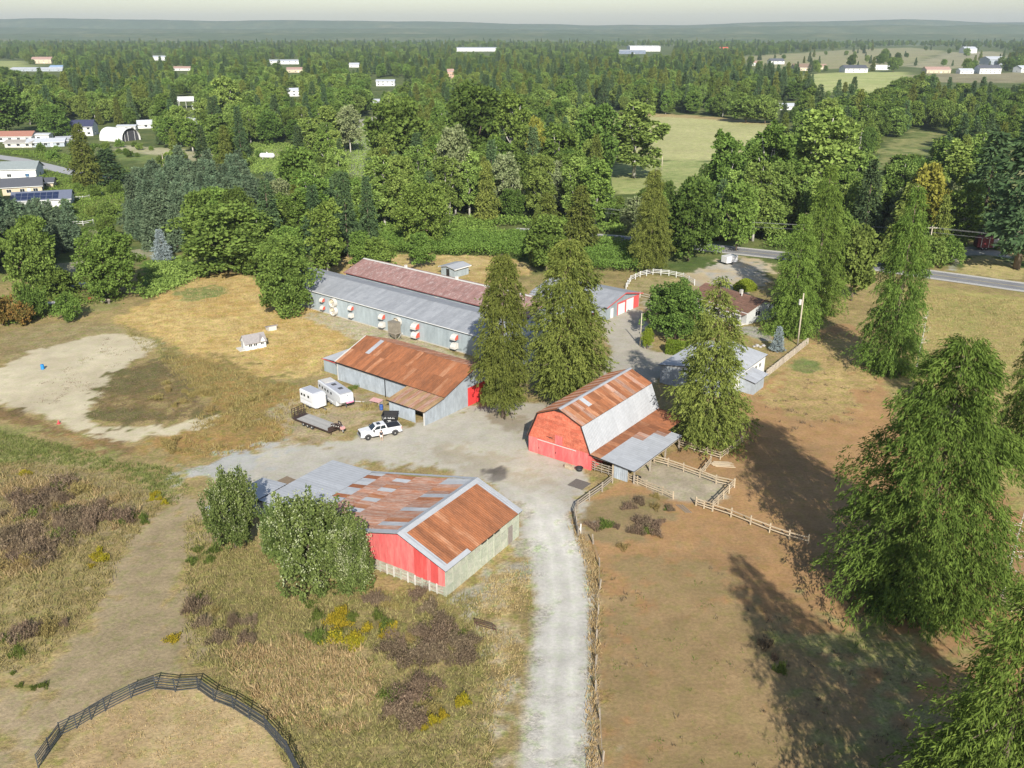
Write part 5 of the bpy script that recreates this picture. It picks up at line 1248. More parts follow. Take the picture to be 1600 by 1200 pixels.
fence('short dark-sided rail fence beside the open paddock gateway', [(1087,790),(1113,799)], TANW, 1.5, 1.2, pw=.16, rh=.15)
fence('long two-rail fence running across the bare paddock to the big cedar', [(1113,799),(1142,808),(1172,820),(1202,832),(1233,843),(1262,850)], TANW, 2.5, 1.25, (.55,1.0), pw=.15, rh=.14)
fence('low board fence with weeds leaning against it below the lean-to', [(982,750),(1010,762),(1035,772),(1052,780)], TANW, 2.0, 1.1, (.3,.6,.95), rh=.16)
fence('rail fence of the small pen under the tall cedar', [(1060,697),(1085,705),(1125,718),(1160,692)], TANW, 2.2, 1.25, pw=.15, rh=.15)
fence('rail divider beside the heap of poles in the pen', [(1093,746),(1110,725)], TANW, 2.0, 1.2, pw=.15, rh=.15)
fence('sagging wire fence on wooden posts along the right of the driveway', [(927,850),(937,885),(937,920),(935,960),(932,1000),(931,1040),(931,1080),(938,1125),(942,1190),(948,1260)], OLDW, 3.4, 1.2, (.5,.95), .12, .02, .02, jitter=.12)
PIPE = mat('dark_pipe_steel', (.055,.06,.065), .2, 5, .6)
fence('curved dark pipe-rail round pen fence in the dry grass', [(60,1200),(95,1150),(120,1138),(165,1111),(205,1091),(243,1077),(274,1081),(310,1078),(335,1096),(365,1108),(390,1124),(415,1140),(450,1180),(480,1240)], PIPE, 1.7, 1.45, (.25,.5,.75,1.0,1.25,1.45), .09, .06, .06, jitter=.01)
fence('white round pen fence beside the garage', [(978,452),(985,440),(1000,433),(1020,429),(1045,431),(1068,436),(1085,446)], WHITE, 2.6, 1.5, (.6,1.0,1.35), .13, .05, .10)
fence('white post fence along the gravel in front of the round pen', [(975,462),(985,463),(1000,465),(1018,469)], OFFW, 2.5, 1.3, (.6,1.1), .13, .04, .08)
fence('bright white rail fence in the garden below the solar house', [(108,312),(130,312),(160,305)], WHITE, 3.0, 1.3, (.5,1.0), .16, .06, .14)
fence('white rail gate fence beside the dark left spruces', [(115,352),(130,352),(146,349)], WHITE, 3.0, 1.4, (.6,1.1), .14, .06, .12)
fence('short tan rail fence at the right edge under the cedars', [(1560,945),(1580,955),(1610,968),(1650,985)], TANW, 2.0, 1.3, pw=.15, rh=.15)
def board_fence():
    a, b = g(1198, 588), g(1262, 537); t = thing('board_fence', 'low grey board fence running from the workshop to the pole', 'fence', (a.x, a.y, 0)); d = b-a; n = int(d.length/.45)
    for i in range(n):
        p = d*(i/n); q = d*((i+.92)/n); m = (p+q)/2
        bar(t, 'board', Vector((m.x,m.y,-.1)), Vector((m.x,m.y,1.15+rnd.uniform(-.05,.08))), .04, (q-p).length, OLDW)
    for z in (.3, .9): bar(t, 'rail', Vector((.05,-.08,z)), d+Vector((.05,-.08,z)), .05, .1, OLDW)
board_fence()
def pole_stack():
    p = g(1127, 726); t = thing('pole_heap', 'loose heap of bleached poles lying on the pen dirt', 'poles', (p.x, p.y, gz(p.x, p.y)))
    for i in range(9): bar(t, 'pole', (-1.2+rnd.uniform(-.3,.3), -.6+i*.15, .06+.07*(i % 3)), (1.4+rnd.uniform(-.3,.4), -.8+i*.16+rnd.uniform(-.2,.2), .08+.07*(i % 2)), .09, .09, TANW)
    q = g(1066, 795); t = thing('pole_heap', 'few thin rails fallen beside the weedy board fence', 'poles', (q.x, q.y, gz(q.x, q.y)))
    for i in range(4): bar(t, 'pole', (-.6+i*.25, .9, .08), (.3+i*.22, -1.1, .06), .07, .07, OLDW)
pole_stack()
def gate_frame():
    p = g(757, 985); t = thing('gate_frame', 'rusty open metal gate frame standing in the straw', 'gate', (p.x, p.y, gz(p.x, p.y)), 0)
    m = mat('brown_steel', (.10,.055,.04), .2, 5, .7); c = [(-1.0,.8),(.9,-.1),(1.2,-.5),(-.75,.35)]
    for x, y in c: bar(t, 'post', (x,y,-.1), (x,y,.8), .06, .06, m)
    for i in range(4):
        for z in (.4, .8): bar(t, 'bar', (*c[i], z), (*c[(i+1) % 4], z), .05, .05, m)
gate_frame()

# ------------------------------------------------------------------ poles, wires and yard things
WOODP = mat('pole_wood', (.42,.37,.28), .15, 3, .9)
def pole(label, px, py, top, r=.16, arm=False, trans=False, lamp=False, lean=(0,0)):
    p = g(px, py); h = height_at(p.x, p.y, top); t = thing('utility_pole', label, 'pole', (p.x, p.y, gz(p.x, p.y)))
    MB().tube([(0,0,-.3),(lean[0]*.5,lean[1]*.5,h*.5),(lean[0],lean[1],h)], [r,r*.85,r*.65], 8).obj('shaft', WOODP, t, smooth=True)
    if arm: MB().box(-1.2+lean[0],1.2+lean[0],-.06,.06,h-.6,h-.45).obj('cross_arm', WOODP, t); [MB().lathe([(.05,0),(.08,.08),(.04,.2)], 8, 'z', (x+lean[0],0,h-.45)).obj('insulator', OFFW, t) for x in (-1.1,-.4,.4,1.1)]
    if trans: MB().lathe([(.1,-.5),(.27,-.48),(.27,.45),(.2,.5)], 12, 'z', (-.5+lean[0],-.1,h-1.7)).obj('transformer', OFFW, t)
    if lamp: MB().tube([(0,0,h-.5),(-.7,-.1,h-.2)], .05, 5).obj('lamp_arm', CHROME, t); MB().box(-1.1,-.7,-.2,.1,h-.28,h-.14).obj('lamp_head', CHROME, t)
    return Vector((p.x+lean[0], p.y+lean[1], h))
pole('slim wooden pole at the yard edge beside the bright cone cypress', 1000, 541, 489, .13)
T2 = pole('wooden utility pole with white transformer at the grey board fence', 1246, 539, 458, .17, trans=True, lean=(.0,0))
T1 = pole('wooden power pole by the bushes across the paved road', 1447, 413, 353, .18, arm=True)
T3 = pole('white-topped power pole standing in the rough meadow', 1034, 265, 242, .2)
for lab, x, y, tp in (('power pole in the centre woods near yellowing tree', 625, 300, 268), ('pale pole beside the white garden fence', 157, 281, 263), ('pale pole rising over the spruce plantation', 256, 262, 240),
                      ('thin white pole against far dark conifers', 1301, 172, 152), ('slender pole near the bramble bank', 931, 292, 262), ('white pole beyond the mown lawn', 639, 150, 130)):
    pole(lab, x, y, tp, .2)
def wire(label, a, b, sag):
    n = 16; P = [a.lerp(b, i/n) - Vector((0,0,sag*4*(i/n)*(1-i/n))) for i in range(n+1)]
    tag(MB().tube(P, .022, 4).obj('power_line', mat('dull_wire', (.25,.25,.26), .05, 2, .6)), label, 'wire', 'power lines along the paved road')
rp = [g(*p) for p in ((1900,460),)][0]
for k, dz in enumerate((-.4, -.4, -1.6)):
    dx = (-.9, .9, 0)[k]
    wire('thin power line strung from the roadside pole above the paved road', T1+Vector((dx,0,dz)), Vector((T1.x+95+dx, T1.y-28, T1.z+dz)), 1.6)
    wire('thin power line strung from the roadside pole above the paved road', T1+Vector((dx,0,dz)), Vector((T1.x-80+dx, T1.y+26, T1.z+dz)), 1.4)
def small_things():
    blue = mat('blue_plastic', (.02,.20,.50), .06, 4, .45)
    p = g(67, 577); t = thing('barrel', 'blue plastic barrel standing on the sand arena', 'barrel', (p.x, p.y, gz(p.x, p.y)))
    MB().lathe([(.27,0),(.3,.05),(.3,.28),(.28,.3),(.3,.32),(.3,.58),(.28,.6),(.3,.62),(.3,.86),(.27,.9)], 18).obj('drum', blue, t, smooth=True)
    MB().lathe([(.05,.9),(.05,.94)], 10, 'z', (.12,0,0)).obj('cap', BLK, t)
    p = g(92, 662); t = thing('traffic_cone', 'small faded red cone at the arena edge', 'cone', (p.x, p.y, gz(p.x, p.y)))
    rr = mat('faded_red_plastic', (.65,.08,.10), .08, 4, .6); MB().box(-.25,.25,-.25,.25,0,.05).obj('base', rr, t); MB().lathe([(.19,.05),(.03,.6)], 14).obj('cone', rr, t, smooth=True)
    for lab, px, py, w, l, th in (('dark rubber mat lying on the concrete near the barn fence', 905, 757, 2.3, 2.2, 36), ('brown square pit cover beside the grey annex roof', 447, 752, 2.0, 2.0, 36)):
        p = g(px, py); t = thing('ground_mat', lab, 'mat', (p.x, p.y, gz(p.x, p.y)), th)
        mm = mat('dark_rubber', (.13,.115,.10), .2, 4, .9) if px > 600 else mat('brown_plate', (.20,.15,.10), .2, 3, .9)
        for i in range(2): MB().box(-w/2+i*w/2+.01, i*w/2-.01, -l/2, l/2, .02, .07).obj('mat_half', mm, t)
    p = g(418, 249); t = thing('propane_tank', 'white horizontal propane tank on green lawn', 'tank', (p.x, p.y, 0), 95)
    MB().lathe([(.3,-3.6),(.95,-3.2),(1.2,-2.6),(1.2,2.6),(.95,3.2),(.3,3.6)], 16, 'y', (0,0,1.7)).obj('shell', WB, t, smooth=True)
    for y in (-2, 2): MB().box(-.8,.8,y-.2,y+.2,-.1,.8).obj('saddle', CONC, t)
    MB().lathe([(.3,0),(.3,.4),(.1,.5)], 10, 'z', (0,0,2.85)).obj('valve_dome', WB, t)
    p = g(907, 833); t = thing('bollard', 'white painted marker post at the fence bend', 'post', (p.x, p.y, gz(p.x, p.y)))
    MB().tube([(0,0,-.1),(.02,0,1.25)], .07, 8).obj('shaft', WHITE, t); MB().tube([(-.35,.1,-.1),(-.02,0,.8)], .05, 6).obj('brace', WHITE, t)
    p = g(889, 732); t = thing('wooden_crate', 'open pale wooden crate against the red barn front', 'crate', (p.x, p.y, gz(p.x, p.y)), 36.5)
    for i in range(4): MB().box(-.55,.55,-.3,-.26,.04+i*.15,.16+i*.15).obj('slat', TANW, t)
    MB().box(-.55,-.5,-.26,.3,0,.62).obj('end', TANW, t); MB().box(.5,.55,-.26,.3,0,.62).obj('end', TANW, t); MB().box(-.5,.5,-.26,.3,0,.04).obj('bottom', TANW, t)
    p = g(905, 735); t = thing('trough', 'black rubber trough against the red barn front', 'trough', (p.x, p.y, gz(p.x, p.y)), 36.5)
    MB().lathe([(.4,0),(.55,.45),(.5,.45),(.38,.06)], 16).obj('tub', BLK, t, smooth=True); MB().tube([(.52*math.cos(k*math.pi/8),.52*math.sin(k*math.pi/8),.45) for k in range(17)], .03, 5).obj('lip', BLK, t)
    p = g(994, 752); t = thing('trough', 'dark round tub under the lean-to corner', 'trough', (p.x, p.y, gz(p.x, p.y)))
    MB().lathe([(.5,0),(.65,.6),(.6,.6),(.45,.06)], 16).obj('tub', BLK, t, smooth=True); MB().tube([(.62*math.cos(k*math.pi/8),.62*math.sin(k*math.pi/8),.6) for k in range(17)], .03, 5).obj('lip', BLK, t)
    p = g(141, 471); t = thing('garden_chair', 'brown wooden garden chair on the lawn by the bushy tree', 'chair', (p.x, p.y, gz(p.x, p.y)), 150)
    cw = mat('red_brown_wood', (.22,.08,.04), .15, 4, .8)
    MB().box(-.35,.35,-.3,.35,.35,.42).obj('seat', cw, t); MB().add([(-.35,.33,.4),(.35,.33,.4),(.35,.6,1.15),(-.35,.6,1.15),(-.35,.39,.4),(.35,.39,.4),(.35,.66,1.15),(-.35,.66,1.15)], [(0,1,2,3),(7,6,5,4),(0,4,5,1),(3,2,6,7)]).obj('backrest', cw, t)
    for x in (-.35,.29):
        for y in (-.3,.29): MB().box(x,x+.06,y,y+.06,-.05,.36).obj('leg', cw, t)
    p = g(84, 478); t = thing('timber_stack', 'stack of long grey planks beside the leafy bushes', 'timber', (p.x, p.y, gz(p.x, p.y)), 65)
    for i in range(5):
        for j in range(2): MB().box(-.9+j*.9+rnd.uniform(-.1,.1),-.05+j*.9,-2.2+rnd.uniform(-.4,.3),2.2+rnd.uniform(-.3,.5),.1+i*.14,.22+i*.14).obj('plank', OFFW if i == 4 else OLDW, t)
    p = g(165, 474); t = thing('garden_bench', 'grey bench in the shade of the bushy tree', 'bench', (p.x, p.y, gz(p.x, p.y)), 20)
    for i in range(4): MB().box(-1.1,1.1,-.25+i*.14,-.13+i*.14,.42,.47).obj('seat_slat', OLDW, t)
    for x in (-1,.9): MB().box(x,x+.1,-.25,.3,-.05,.42).obj('leg', OLDW, t)
    for i in range(3): MB().box(-1.1,1.1,.31,.36,.55+i*.15,.67+i*.15).obj('back_slat', OLDW, t)
    # mounting block / rocks by the house garden
    for i, (px, py, s) in enumerate(((1183,541,.8),(1188,543,.6),(1193,541,.7),(1178,542,.5))):
        p = g(px, py); r2 = random.Random(i)
        b = MB().lathe([(.15*s,-.1),(.5*s,.0),(.55*s,.25*s),(.3*s,.5*s)], 9); b.v = [(x*r2.uniform(.8,1.2), y*r2.uniform(.8,1.2), z) for x, y, z in b.v]
        tag(b.obj('garden_rock', mat('garden_stone', (.36,.34,.32), .25, 2, .9)), 'pale rock in the garden bed by the blue-green spruce', 'rock', 'rocks in the house garden').location = (p.x, p.y, 0)
    p = g(588, 630); t = thing('pallet_board', 'pink-painted board propped at the lean-to corner', 'board', (p.x, p.y, gz(p.x, p.y)), 30)
    for i in range(3): MB().box(-1.0,1.0,-.6+i*.42,-.2+i*.42,.5+i*.05,.55+i*.05).obj('plank', mat('faded_pink_board', (.55,.33,.32), .1, 3, .8), t)
    for x in (-.9, .8): MB().box(x,x+.1,-.5,.6,-.05,.5).obj('trestle', OLDW, t)
    p = g(596, 640); t = thing('barrel', 'small blue drum at the lean-to wall', 'barrel', (p.x, p.y, gz(p.x, p.y)))
    MB().lathe([(.27,0),(.3,.05),(.3,.45),(.28,.47),(.3,.5),(.3,.86),(.27,.9)], 16).obj('drum', mat('navy_plastic', (.04,.09,.28), .06, 4, .5), t, smooth=True); MB().lathe([(.05,.9),(.05,.94)], 10, 'z', (.1,0,0)).obj('cap', BLK, t)
    p = g(559, 628)
    tag(bar(None, 'loose_board', p+Vector((-1.2,.2,.12)), p+Vector((1.1,-.2,.1)), .25, .05, OFFW), 'white board lying in weeds behind the silver trailer', 'board')
small_things()
# ------------------------------------------------------------------ vegetation kit
BARK = mat('tree_bark', (.15,.115,.085), .25, 4, .95, 0, .2); BIRCH = mat('pale_bark', (.42,.40,.36), .25, 4, .9, 0, .15); DEADW = mat('dead_grey_wood', (.42,.39,.35), .2, 5, .9)
def cards(base, d, L, W, nrm_seed, rng):
    """kite-shaped leaf sprays: base points, directions, lengths, widths -> verts, quads"""
    n = len(base); r = rng.normal(size=(n, 3)); side = np.cross(d, r); side /= np.linalg.norm(side, axis=1, keepdims=True) + 1e-9
    L = L[:, None]; W = W[:, None]
    V = np.stack([base, base + d*L*.5 + side*W*.5, base + d*L, base + d*L*.5 - side*W*.5], 1).reshape(-1, 3)
    return V, np.arange(4*n).reshape(-1, 4)
def norm(v): return v / (np.linalg.norm(v, axis=-1, keepdims=True) + 1e-9)
def conifer_arrays(seed, h, Rad, nb, ns, foot=(.10,.22,.6), droop=.35, hang=.9, L0=.7, W0=.3, shape=.8, bare=.03, lump=.35, up=.15, thin_top=0.0, strands=9, dj=.42, sl=1.0):
    rng = np.random.default_rng(seed)
    t = bare + (1-bare) * (np.sort(rng.random(nb))**1.12); t = np.minimum(t, .985)
    prof = (1-t)**shape * np.clip((t-bare+foot[0])/foot[1], foot[2], 1)
    th = np.arange(nb)*2.39996 + rng.normal(0, .35, nb)
    lob = 1 + lump*.5*(np.sin(th*2+rng.random()*6+t*5) + np.sin(th*3+t*13+rng.random()*6) + .7*np.sin(th+t*23))*.5
    Lb = Rad*prof*lob*rng.uniform(.55, 1.15, nb) + .25
    keep = rng.random(nb) > thin_top*np.clip((t-.55)/.45, 0, 1)
    t, th, Lb = t[keep], th[keep], Lb[keep]; nb = len(t)
    out_b = np.stack([np.cos(th), np.sin(th), np.zeros(nb)], 1); lat_b = np.stack([-out_b[:,1], out_b[:,0], out_b[:,2]], 1)
    # hanging strands along each branch
    si = np.repeat(np.arange(nb), strands); m = len(si); Lk = Lb[si]; s = .2 + .8*rng.random(m)**.7
    P = out_b[si]*(Lk*s)[:,None] + lat_b[si]*(rng.normal(0,.16,m)*Lk*(1.3-s*.7))[:,None]
    P[:,2] = h*t[si] + Lk*(up*s - droop*s*s) + rng.normal(0,.04,m)*Lk
    D = norm(out_b[si]*rng.uniform(.15,.9,m)[:,None] + lat_b[si]*rng.normal(0,.3,m)[:,None] + np.array([0,0,-1.0])*hang*rng.uniform(.3,1.2,m)[:,None])
    SL = (.12*Lk + .35)*sl*rng.uniform(.5,1.5,m); stint = rng.random(m)
    k = np.maximum(2, (ns/strands*(Lk/Rad)**.8*rng.uniform(.5,1.5,m))).astype(int); ci = np.repeat(np.arange(m), k); n = len(ci)
    u = rng.random(n); sz = rng.uniform(.6, 1.4, n)
    base = P[ci] + D[ci]*(u*SL[ci])[:,None] + rng.normal(0,.26*L0,(n,3))
    base[:,2] = np.maximum(base[:,2], .2)
    d = norm(D[ci] + rng.normal(0,dj,(n,3)))
    V, F = cards(base, d, L0*sz, W0*sz, 0, rng)
    bt = rng.random(nb)[si][ci]; tint = np.repeat(np.clip(.35*bt + .3*stint[ci] + .4*rng.random(n), 0, 1), 4)
    return V, F, tint, (t, th, Lb)
def trunk_mesh(h, r, m, limbs=None, seed=0, bend=.0):
    rr = random.Random(seed); b = MB()
    pts = [(0,0,-.4)] + [(rr.uniform(-bend,bend)*h*i/6, rr.uniform(-bend,bend)*h*i/6, h*i/6) for i in range(1, 7)]
    b.tube(pts, [r*1.25]+[r*(1-.15*i) for i in range(1, 7)], 7)
    for p0, p1, r0 in (limbs or []):
        p0, p1 = Vector(p0), Vector(p1); m_ = p0.lerp(p1, .5) + Vector((0,0,-.1*(p1-p0).length))
        b.tube([p0, m_, p1], [r0, r0*.7, r0*.3], 5)
    return b.mesh('trunk', m, True)
def broad_arrays(seed, h, Rad, zc, lobes, nleaf, L0=.45, W0=.34, lr=(.22,.42), fill=.2, sub=14, shoots=0):
    """crown of uneven lobes; each lobe carries leaf clumps, each clump its leaves"""
    rng = np.random.default_rng(seed); C = []; Rl = []; Hh = h - zc
    for i in range(lobes):
        u = (i+.5)/lobes; phi = i*2.39996 + rng.normal(0,.45); zz = 1-1.85*u; rr = math.sqrt(max(0, 1-zz*zz))
        q = rng.uniform(.42,1.0); r_ = rng.uniform(*lr)*Rad*rng.uniform(.8,1.15)
        C.append((rr*math.cos(phi)*(Rad-r_*.7)*q*1.12, rr*math.sin(phi)*(Rad-r_*.7)*q*1.12, zc + zz*(Hh-r_*.6)*(.5+.5*q))); Rl.append(r_)
    C.append((0,0,zc)); Rl.append(Rad*.42); C = np.array(C); Rl = np.array(Rl); lt = rng.random(len(C))
    m = len(C)*sub; li = np.repeat(np.arange(len(C)), sub); dirn = norm(rng.normal(size=(m,3))); dirn[:,2] = np.where(dirn[:,2] < -.5, -dirn[:,2], dirn[:,2])
    S = C[li] + dirn*(Rl[li]*rng.uniform(.65,1.2,m))[:,None]*np.array([1,1,.85]); Sr = Rl[li]*rng.uniform(.16,.42,m); st = .5*lt[li] + .5*rng.random(m); Sd = dirn
    if shoots:
        k = rng.integers(0, m, shoots); a = np.repeat(k, 5); f = np.tile(np.arange(5), shoots)
        S = np.concatenate([S, S[a] + np.array([0,0,1.0])*(f*Rad*.07)[:,None] + dirn[a]*(f*Rad*.03)[:,None]]); Sr = np.concatenate([Sr, np.full(len(a), Rad*.07)]); st = np.concatenate([st, st[a]]); Sd = np.concatenate([Sd, dirn[a]])
    w = Sr**1.6; ci = rng.choice(len(S), nleaf, p=w/w.sum()); n = nleaf
    e = norm(rng.normal(size=(n,3))); base = S[ci] + e*(Sr[ci]*np.cbrt(rng.uniform(.15,1.0,n)))[:,None]
    base[:,2] = np.maximum(base[:,2], .2)
    d = norm(Sd[ci]*.5 + e*.4 + rng.normal(size=(n,3))*.6 + np.array([0,0,-.2]))
    sz = rng.uniform(.6,1.35,n); V, F = cards(base, d, L0*sz, W0*sz, 0, rng)
    tint = np.repeat(np.clip(.55*st[ci]+.5*rng.random(n)-.02, 0, 1), 4)
    return V, F, tint, C
PROTO = {}
def proto(key):
    return PROTO[key]
def reg(key, crown_me, trunk_me, h, Rad): PROTO[key] = (crown_me, trunk_me, h, Rad)
G_CED = leaf_mat('cedar_foliage', (0.044,0.065,0.014), (0.223,0.259,0.061))
G_CEDB = leaf_mat('near_cedar_foliage', (0.035,0.065,0.012), (0.187,0.264,0.053))
G_FIR = leaf_mat('fir_foliage', (0.027,0.053,0.023), (0.128,0.190,0.078))
G_SPR = leaf_mat('blue_green_spruce_foliage', (0.037,0.062,0.037), (0.166,0.226,0.127))
G_DARK = leaf_mat('dark_broadleaf_foliage', (0.034,0.065,0.014), (0.166,0.242,0.054))
G_MID = leaf_mat('green_broadleaf_foliage', (0.050,0.091,0.017), (0.211,0.302,0.066))
G_LITE = leaf_mat('light_broadleaf_foliage', (0.068,0.112,0.023), (0.268,0.358,0.088))
G_YEL = leaf_mat('yellowing_foliage', (0.090,0.109,0.017), (0.319,0.314,0.061))
G_SILV = leaf_mat('silver_backed_foliage', (0.056,0.088,0.025), (0.342,0.385,0.195), objvar=.12)
G_SHRUB = leaf_mat('poplar_sapling_foliage', (0.027,0.051,0.010), (0.187,0.236,0.073), objvar=.12)
G_PALE = leaf_mat('pale_leaf_backs', (.22,.26,.12), (.38,.41,.25), objvar=.1)
G_BLUE = leaf_mat('silver_blue_spruce_foliage', (0.133,0.172,0.172), (0.367,0.432,0.432), objvar=.1)
G_LIME = leaf_mat('lime_cypress_foliage', (0.109,0.156,0.016), (0.270,0.346,0.043), objvar=.08)
G_HEDGE = leaf_mat('hedge_foliage', (0.070,0.117,0.014), (0.184,0.270,0.038), objvar=.08)
G_RUST = leaf_mat('orange_red_foliage', (.06,.09,.025), (.24,.12,.04), objvar=.15)
def mk_con(key, seed, h, Rad, nb, ns, m, bark=BARK, **k):
    V, F, T, br = conifer_arrays(seed, h, Rad, nb, ns, **k)
    rr = np.random.default_rng(seed+5); limbs = []
    t, th, Lb = br
    for i in rr.choice(len(t), min(26, len(t)), replace=False):
        z = h*t[i]; limbs.append(((0,0,z), (math.cos(th[i])*Lb[i]*.9, math.sin(th[i])*Lb[i]*.9, z-.18*Lb[i]), .07))
    reg(key, fast_mesh('crown', V, F, m, T), trunk_mesh(h*.97, max(.16, h*.014), bark, limbs, seed), h, Rad)
def mk_broad(key, seed, h, Rad, zc, lobes, nleaf, m, bark=BARK, **k):
    V, F, T, C = broad_arrays(seed, h, Rad, zc, lobes, nleaf, **k)
    limbs = [((0,0,h*.22+.25*min(c[2],h*.6)), tuple(c), h*.009) for c in C[::max(1, len(C)//9)] if c[2] > h*.25]
    reg(key, fast_mesh('crown', V, F, m, T), trunk_mesh(h*.8, max(.14, h*.015), bark, limbs, seed, .02), h, Rad)
# near cedars: many fine drooping sprays
mk_con('cedar_a', 1, 26, 6.0, 430, 200, G_CEDB, droop=.42, up=.22, hang=1.0, L0=.40, W0=.105, shape=.60, bare=.02, strands=11, dj=.3, sl=1.5)
mk_con('cedar_b', 2, 26, 5.6, 440, 190, G_CED, droop=.40, up=.25, hang=1.0, L0=.44, W0=.13, shape=.50, bare=.10, lump=.45, strands=12, foot=(.04,.22,.6), dj=.3, sl=1.4)
mk_con('cedar_e', 31, 26, 5.0, 440, 190, G_CED, droop=.34, up=.25, hang=1.0, L0=.42, W0=.13, shape=.40, bare=.13, lump=.3, strands=12, foot=(.04,.22,.72), dj=.3, sl=1.4)
mk_con('cedar_c', 3, 24, 5.4, 400, 170, G_CED, droop=.40, up=.22, hang=1.0, L0=.42, W0=.12, shape=.78, bare=.03, thin_top=.5, lump=.6, strands=11, dj=.3, sl=1.4)
mk_con('cedar_d', 4, 27, 8.2, 640, 300, G_CEDB, droop=.36, up=.2, hang=.95, L0=.40, W0=.09, shape=.44, bare=.02, lump=.6, thin_top=.25, strands=14, dj=.3, sl=1.35)
mk_con('cedar_f', 33, 27, 8.8, 520, 300, G_CEDB, droop=.36, up=.2, hang=.9, L0=.38, W0=.085, shape=.85, bare=.02, lump=.6, thin_top=.5, strands=14, dj=.3, sl=1.35)
mk_con('cedar_m', 5, 22, 5.0, 230, 60, G_CED, droop=.40, up=.2, hang=1.0, L0=.85, W0=.36, shape=.62)
mk_con('fir_a', 6, 24, 5.0, 200, 56, G_FIR, droop=.22, up=.05, hang=.35, L0=.9, W0=.36, shape=.8, bare=.06, lump=.5)
mk_con('fir_b', 7, 26, 4.4, 190, 54, G_FIR, droop=.25, up=.02, hang=.45, L0=.9, W0=.36, shape=.85, bare=.12, lump=.6, thin_top=.3)
mk_con('spruce_a', 8, 14, 3.6, 220, 56, G_SPR, droop=.15, up=.12, hang=.25, L0=.6, W0=.24, shape=.85, bare=.02)
mk_con('spruce_b', 9, 13, 3.3, 200, 52, G_SPR, droop=.12, up=.15, hang=.2, L0=.6, W0=.24, shape=.9, bare=.02)
mk_con('spruce_n', 10, 9, 2.5, 230, 64, G_BLUE, droop=.12, up=.14, hang=.2, L0=.38, W0=.17, shape=.9, bare=.02)
mk_broad('maple_a', 11, 12, 5.2, 5.5, 46, 22000, G_DARK, L0=.36, W0=.28)
mk_broad('maple_b', 12, 12, 5.0, 5.4, 42, 20000, G_MID, L0=.36, W0=.28)
mk_broad('maple_c', 13, 14, 6.0, 6.0, 44, 15000, G_DARK, L0=.52, W0=.4)
mk_broad('broad_a', 14, 16, 5.6, 8.0, 36, 9500, G_MID, L0=.72, W0=.5)
mk_broad('broad_b', 15, 17, 5.4, 8.5, 38, 9500, G_DARK, L0=.72, W0=.5)
mk_broad('broad_c', 16, 15, 5.2, 7.5, 34, 9000, G_LITE, L0=.72, W0=.5)
mk_broad('cotton_a', 17, 21, 4.6, 10.6, 40, 9500, G_MID, BIRCH, L0=.66, W0=.45, lr=(.2,.36))
mk_broad('cotton_b', 18, 22, 5.0, 11.0, 38, 9500, G_LITE, BIRCH, L0=.66, W0=.45, lr=(.2,.36))
mk_broad('silver_a', 19, 15, 4.4, 8.2, 34, 9000, G_SILV, BIRCH, L0=.55, W0=.36, lr=(.2,.36))
mk_broad('silver_n', 20, 7.5, 3.6, 3.3, 34, 22000, G_SHRUB, L0=.24, W0=.17, lr=(.2,.36), shoots=120)
mk_broad('silver_m', 30, 7.5, 3.6, 3.2, 30, 20000, G_SHRUB, L0=.24, W0=.17, lr=(.2,.36), shoots=140)
mk_broad('yellow_a', 21, 12, 3.8, 7, 30, 8000, G_YEL, L0=.6, W0=.42)
mk_broad('poplar_a', 22, 22, 2.4, 11.5, 50, 9500, G_LITE, L0=.6, W0=.42, lr=(.4,.65))
mk_broad('bush_a', 23, 4.2, 2.6, 1.9, 24, 6000, G_MID, L0=.3, W0=.22, shoots=30)
mk_broad('bush_b', 24, 3.4, 2.6, 1.5, 22, 5200, G_DARK, L0=.3, W0=.22, shoots=30)
mk_broad('bush_c', 25, 3.6, 2.2, 1.7, 22, 5000, G_LITE, L0=.3, W0=.22, shoots=30)
mk_broad('bush_r', 26, 3.2, 2.2, 1.5, 20, 5000, G_RUST, L0=.28, W0=.2)
mk_broad('cone_n', 27, 4.6, 1.25, 2.2, 26, 9000, G_LIME, L0=.16, W0=.12, lr=(.5,.7))
_V, _F, _T, _ = broad_arrays(20, 7.7, 3.7, 3.9, 34, 4200, L0=.15, W0=.11, lr=(.2,.36), shoots=120); PALE_ME = fast_mesh('pale_leaves', _V, _F, G_PALE, _T)
trees_rng = random.Random(5)
def plant(key, loc, h, width=None, label='', cat='tree', group=None, name='tree', rz=None):
    cm, tm, ph, pr = PROTO[key]; sz = h/ph; sx = (width/2)/pr if width else sz
    t = thing(name, label, cat, (loc[0], loc[1], gz(loc[0], loc[1])), 0, group)
    t.rotation_euler = (0, 0, trees_rng.uniform(0, 6.28) if rz is None else rz); t.scale = (sx, sx*trees_rng.uniform(.94,1.06), sz)
    link('crown', cm, t); link('trunk', tm, t)
    return t
def plant_px(key, px, py, top, wpx, label, cat='tree', group=None, name='tree', hmax=60):
    p = g(px, py); h = min(hmax, height_at(p.x, p.y, top)); ppm = FPX/math.hypot(p.y, CAM_H)
    return plant(key, p, h, wpx/ppm, label, cat, group, name)
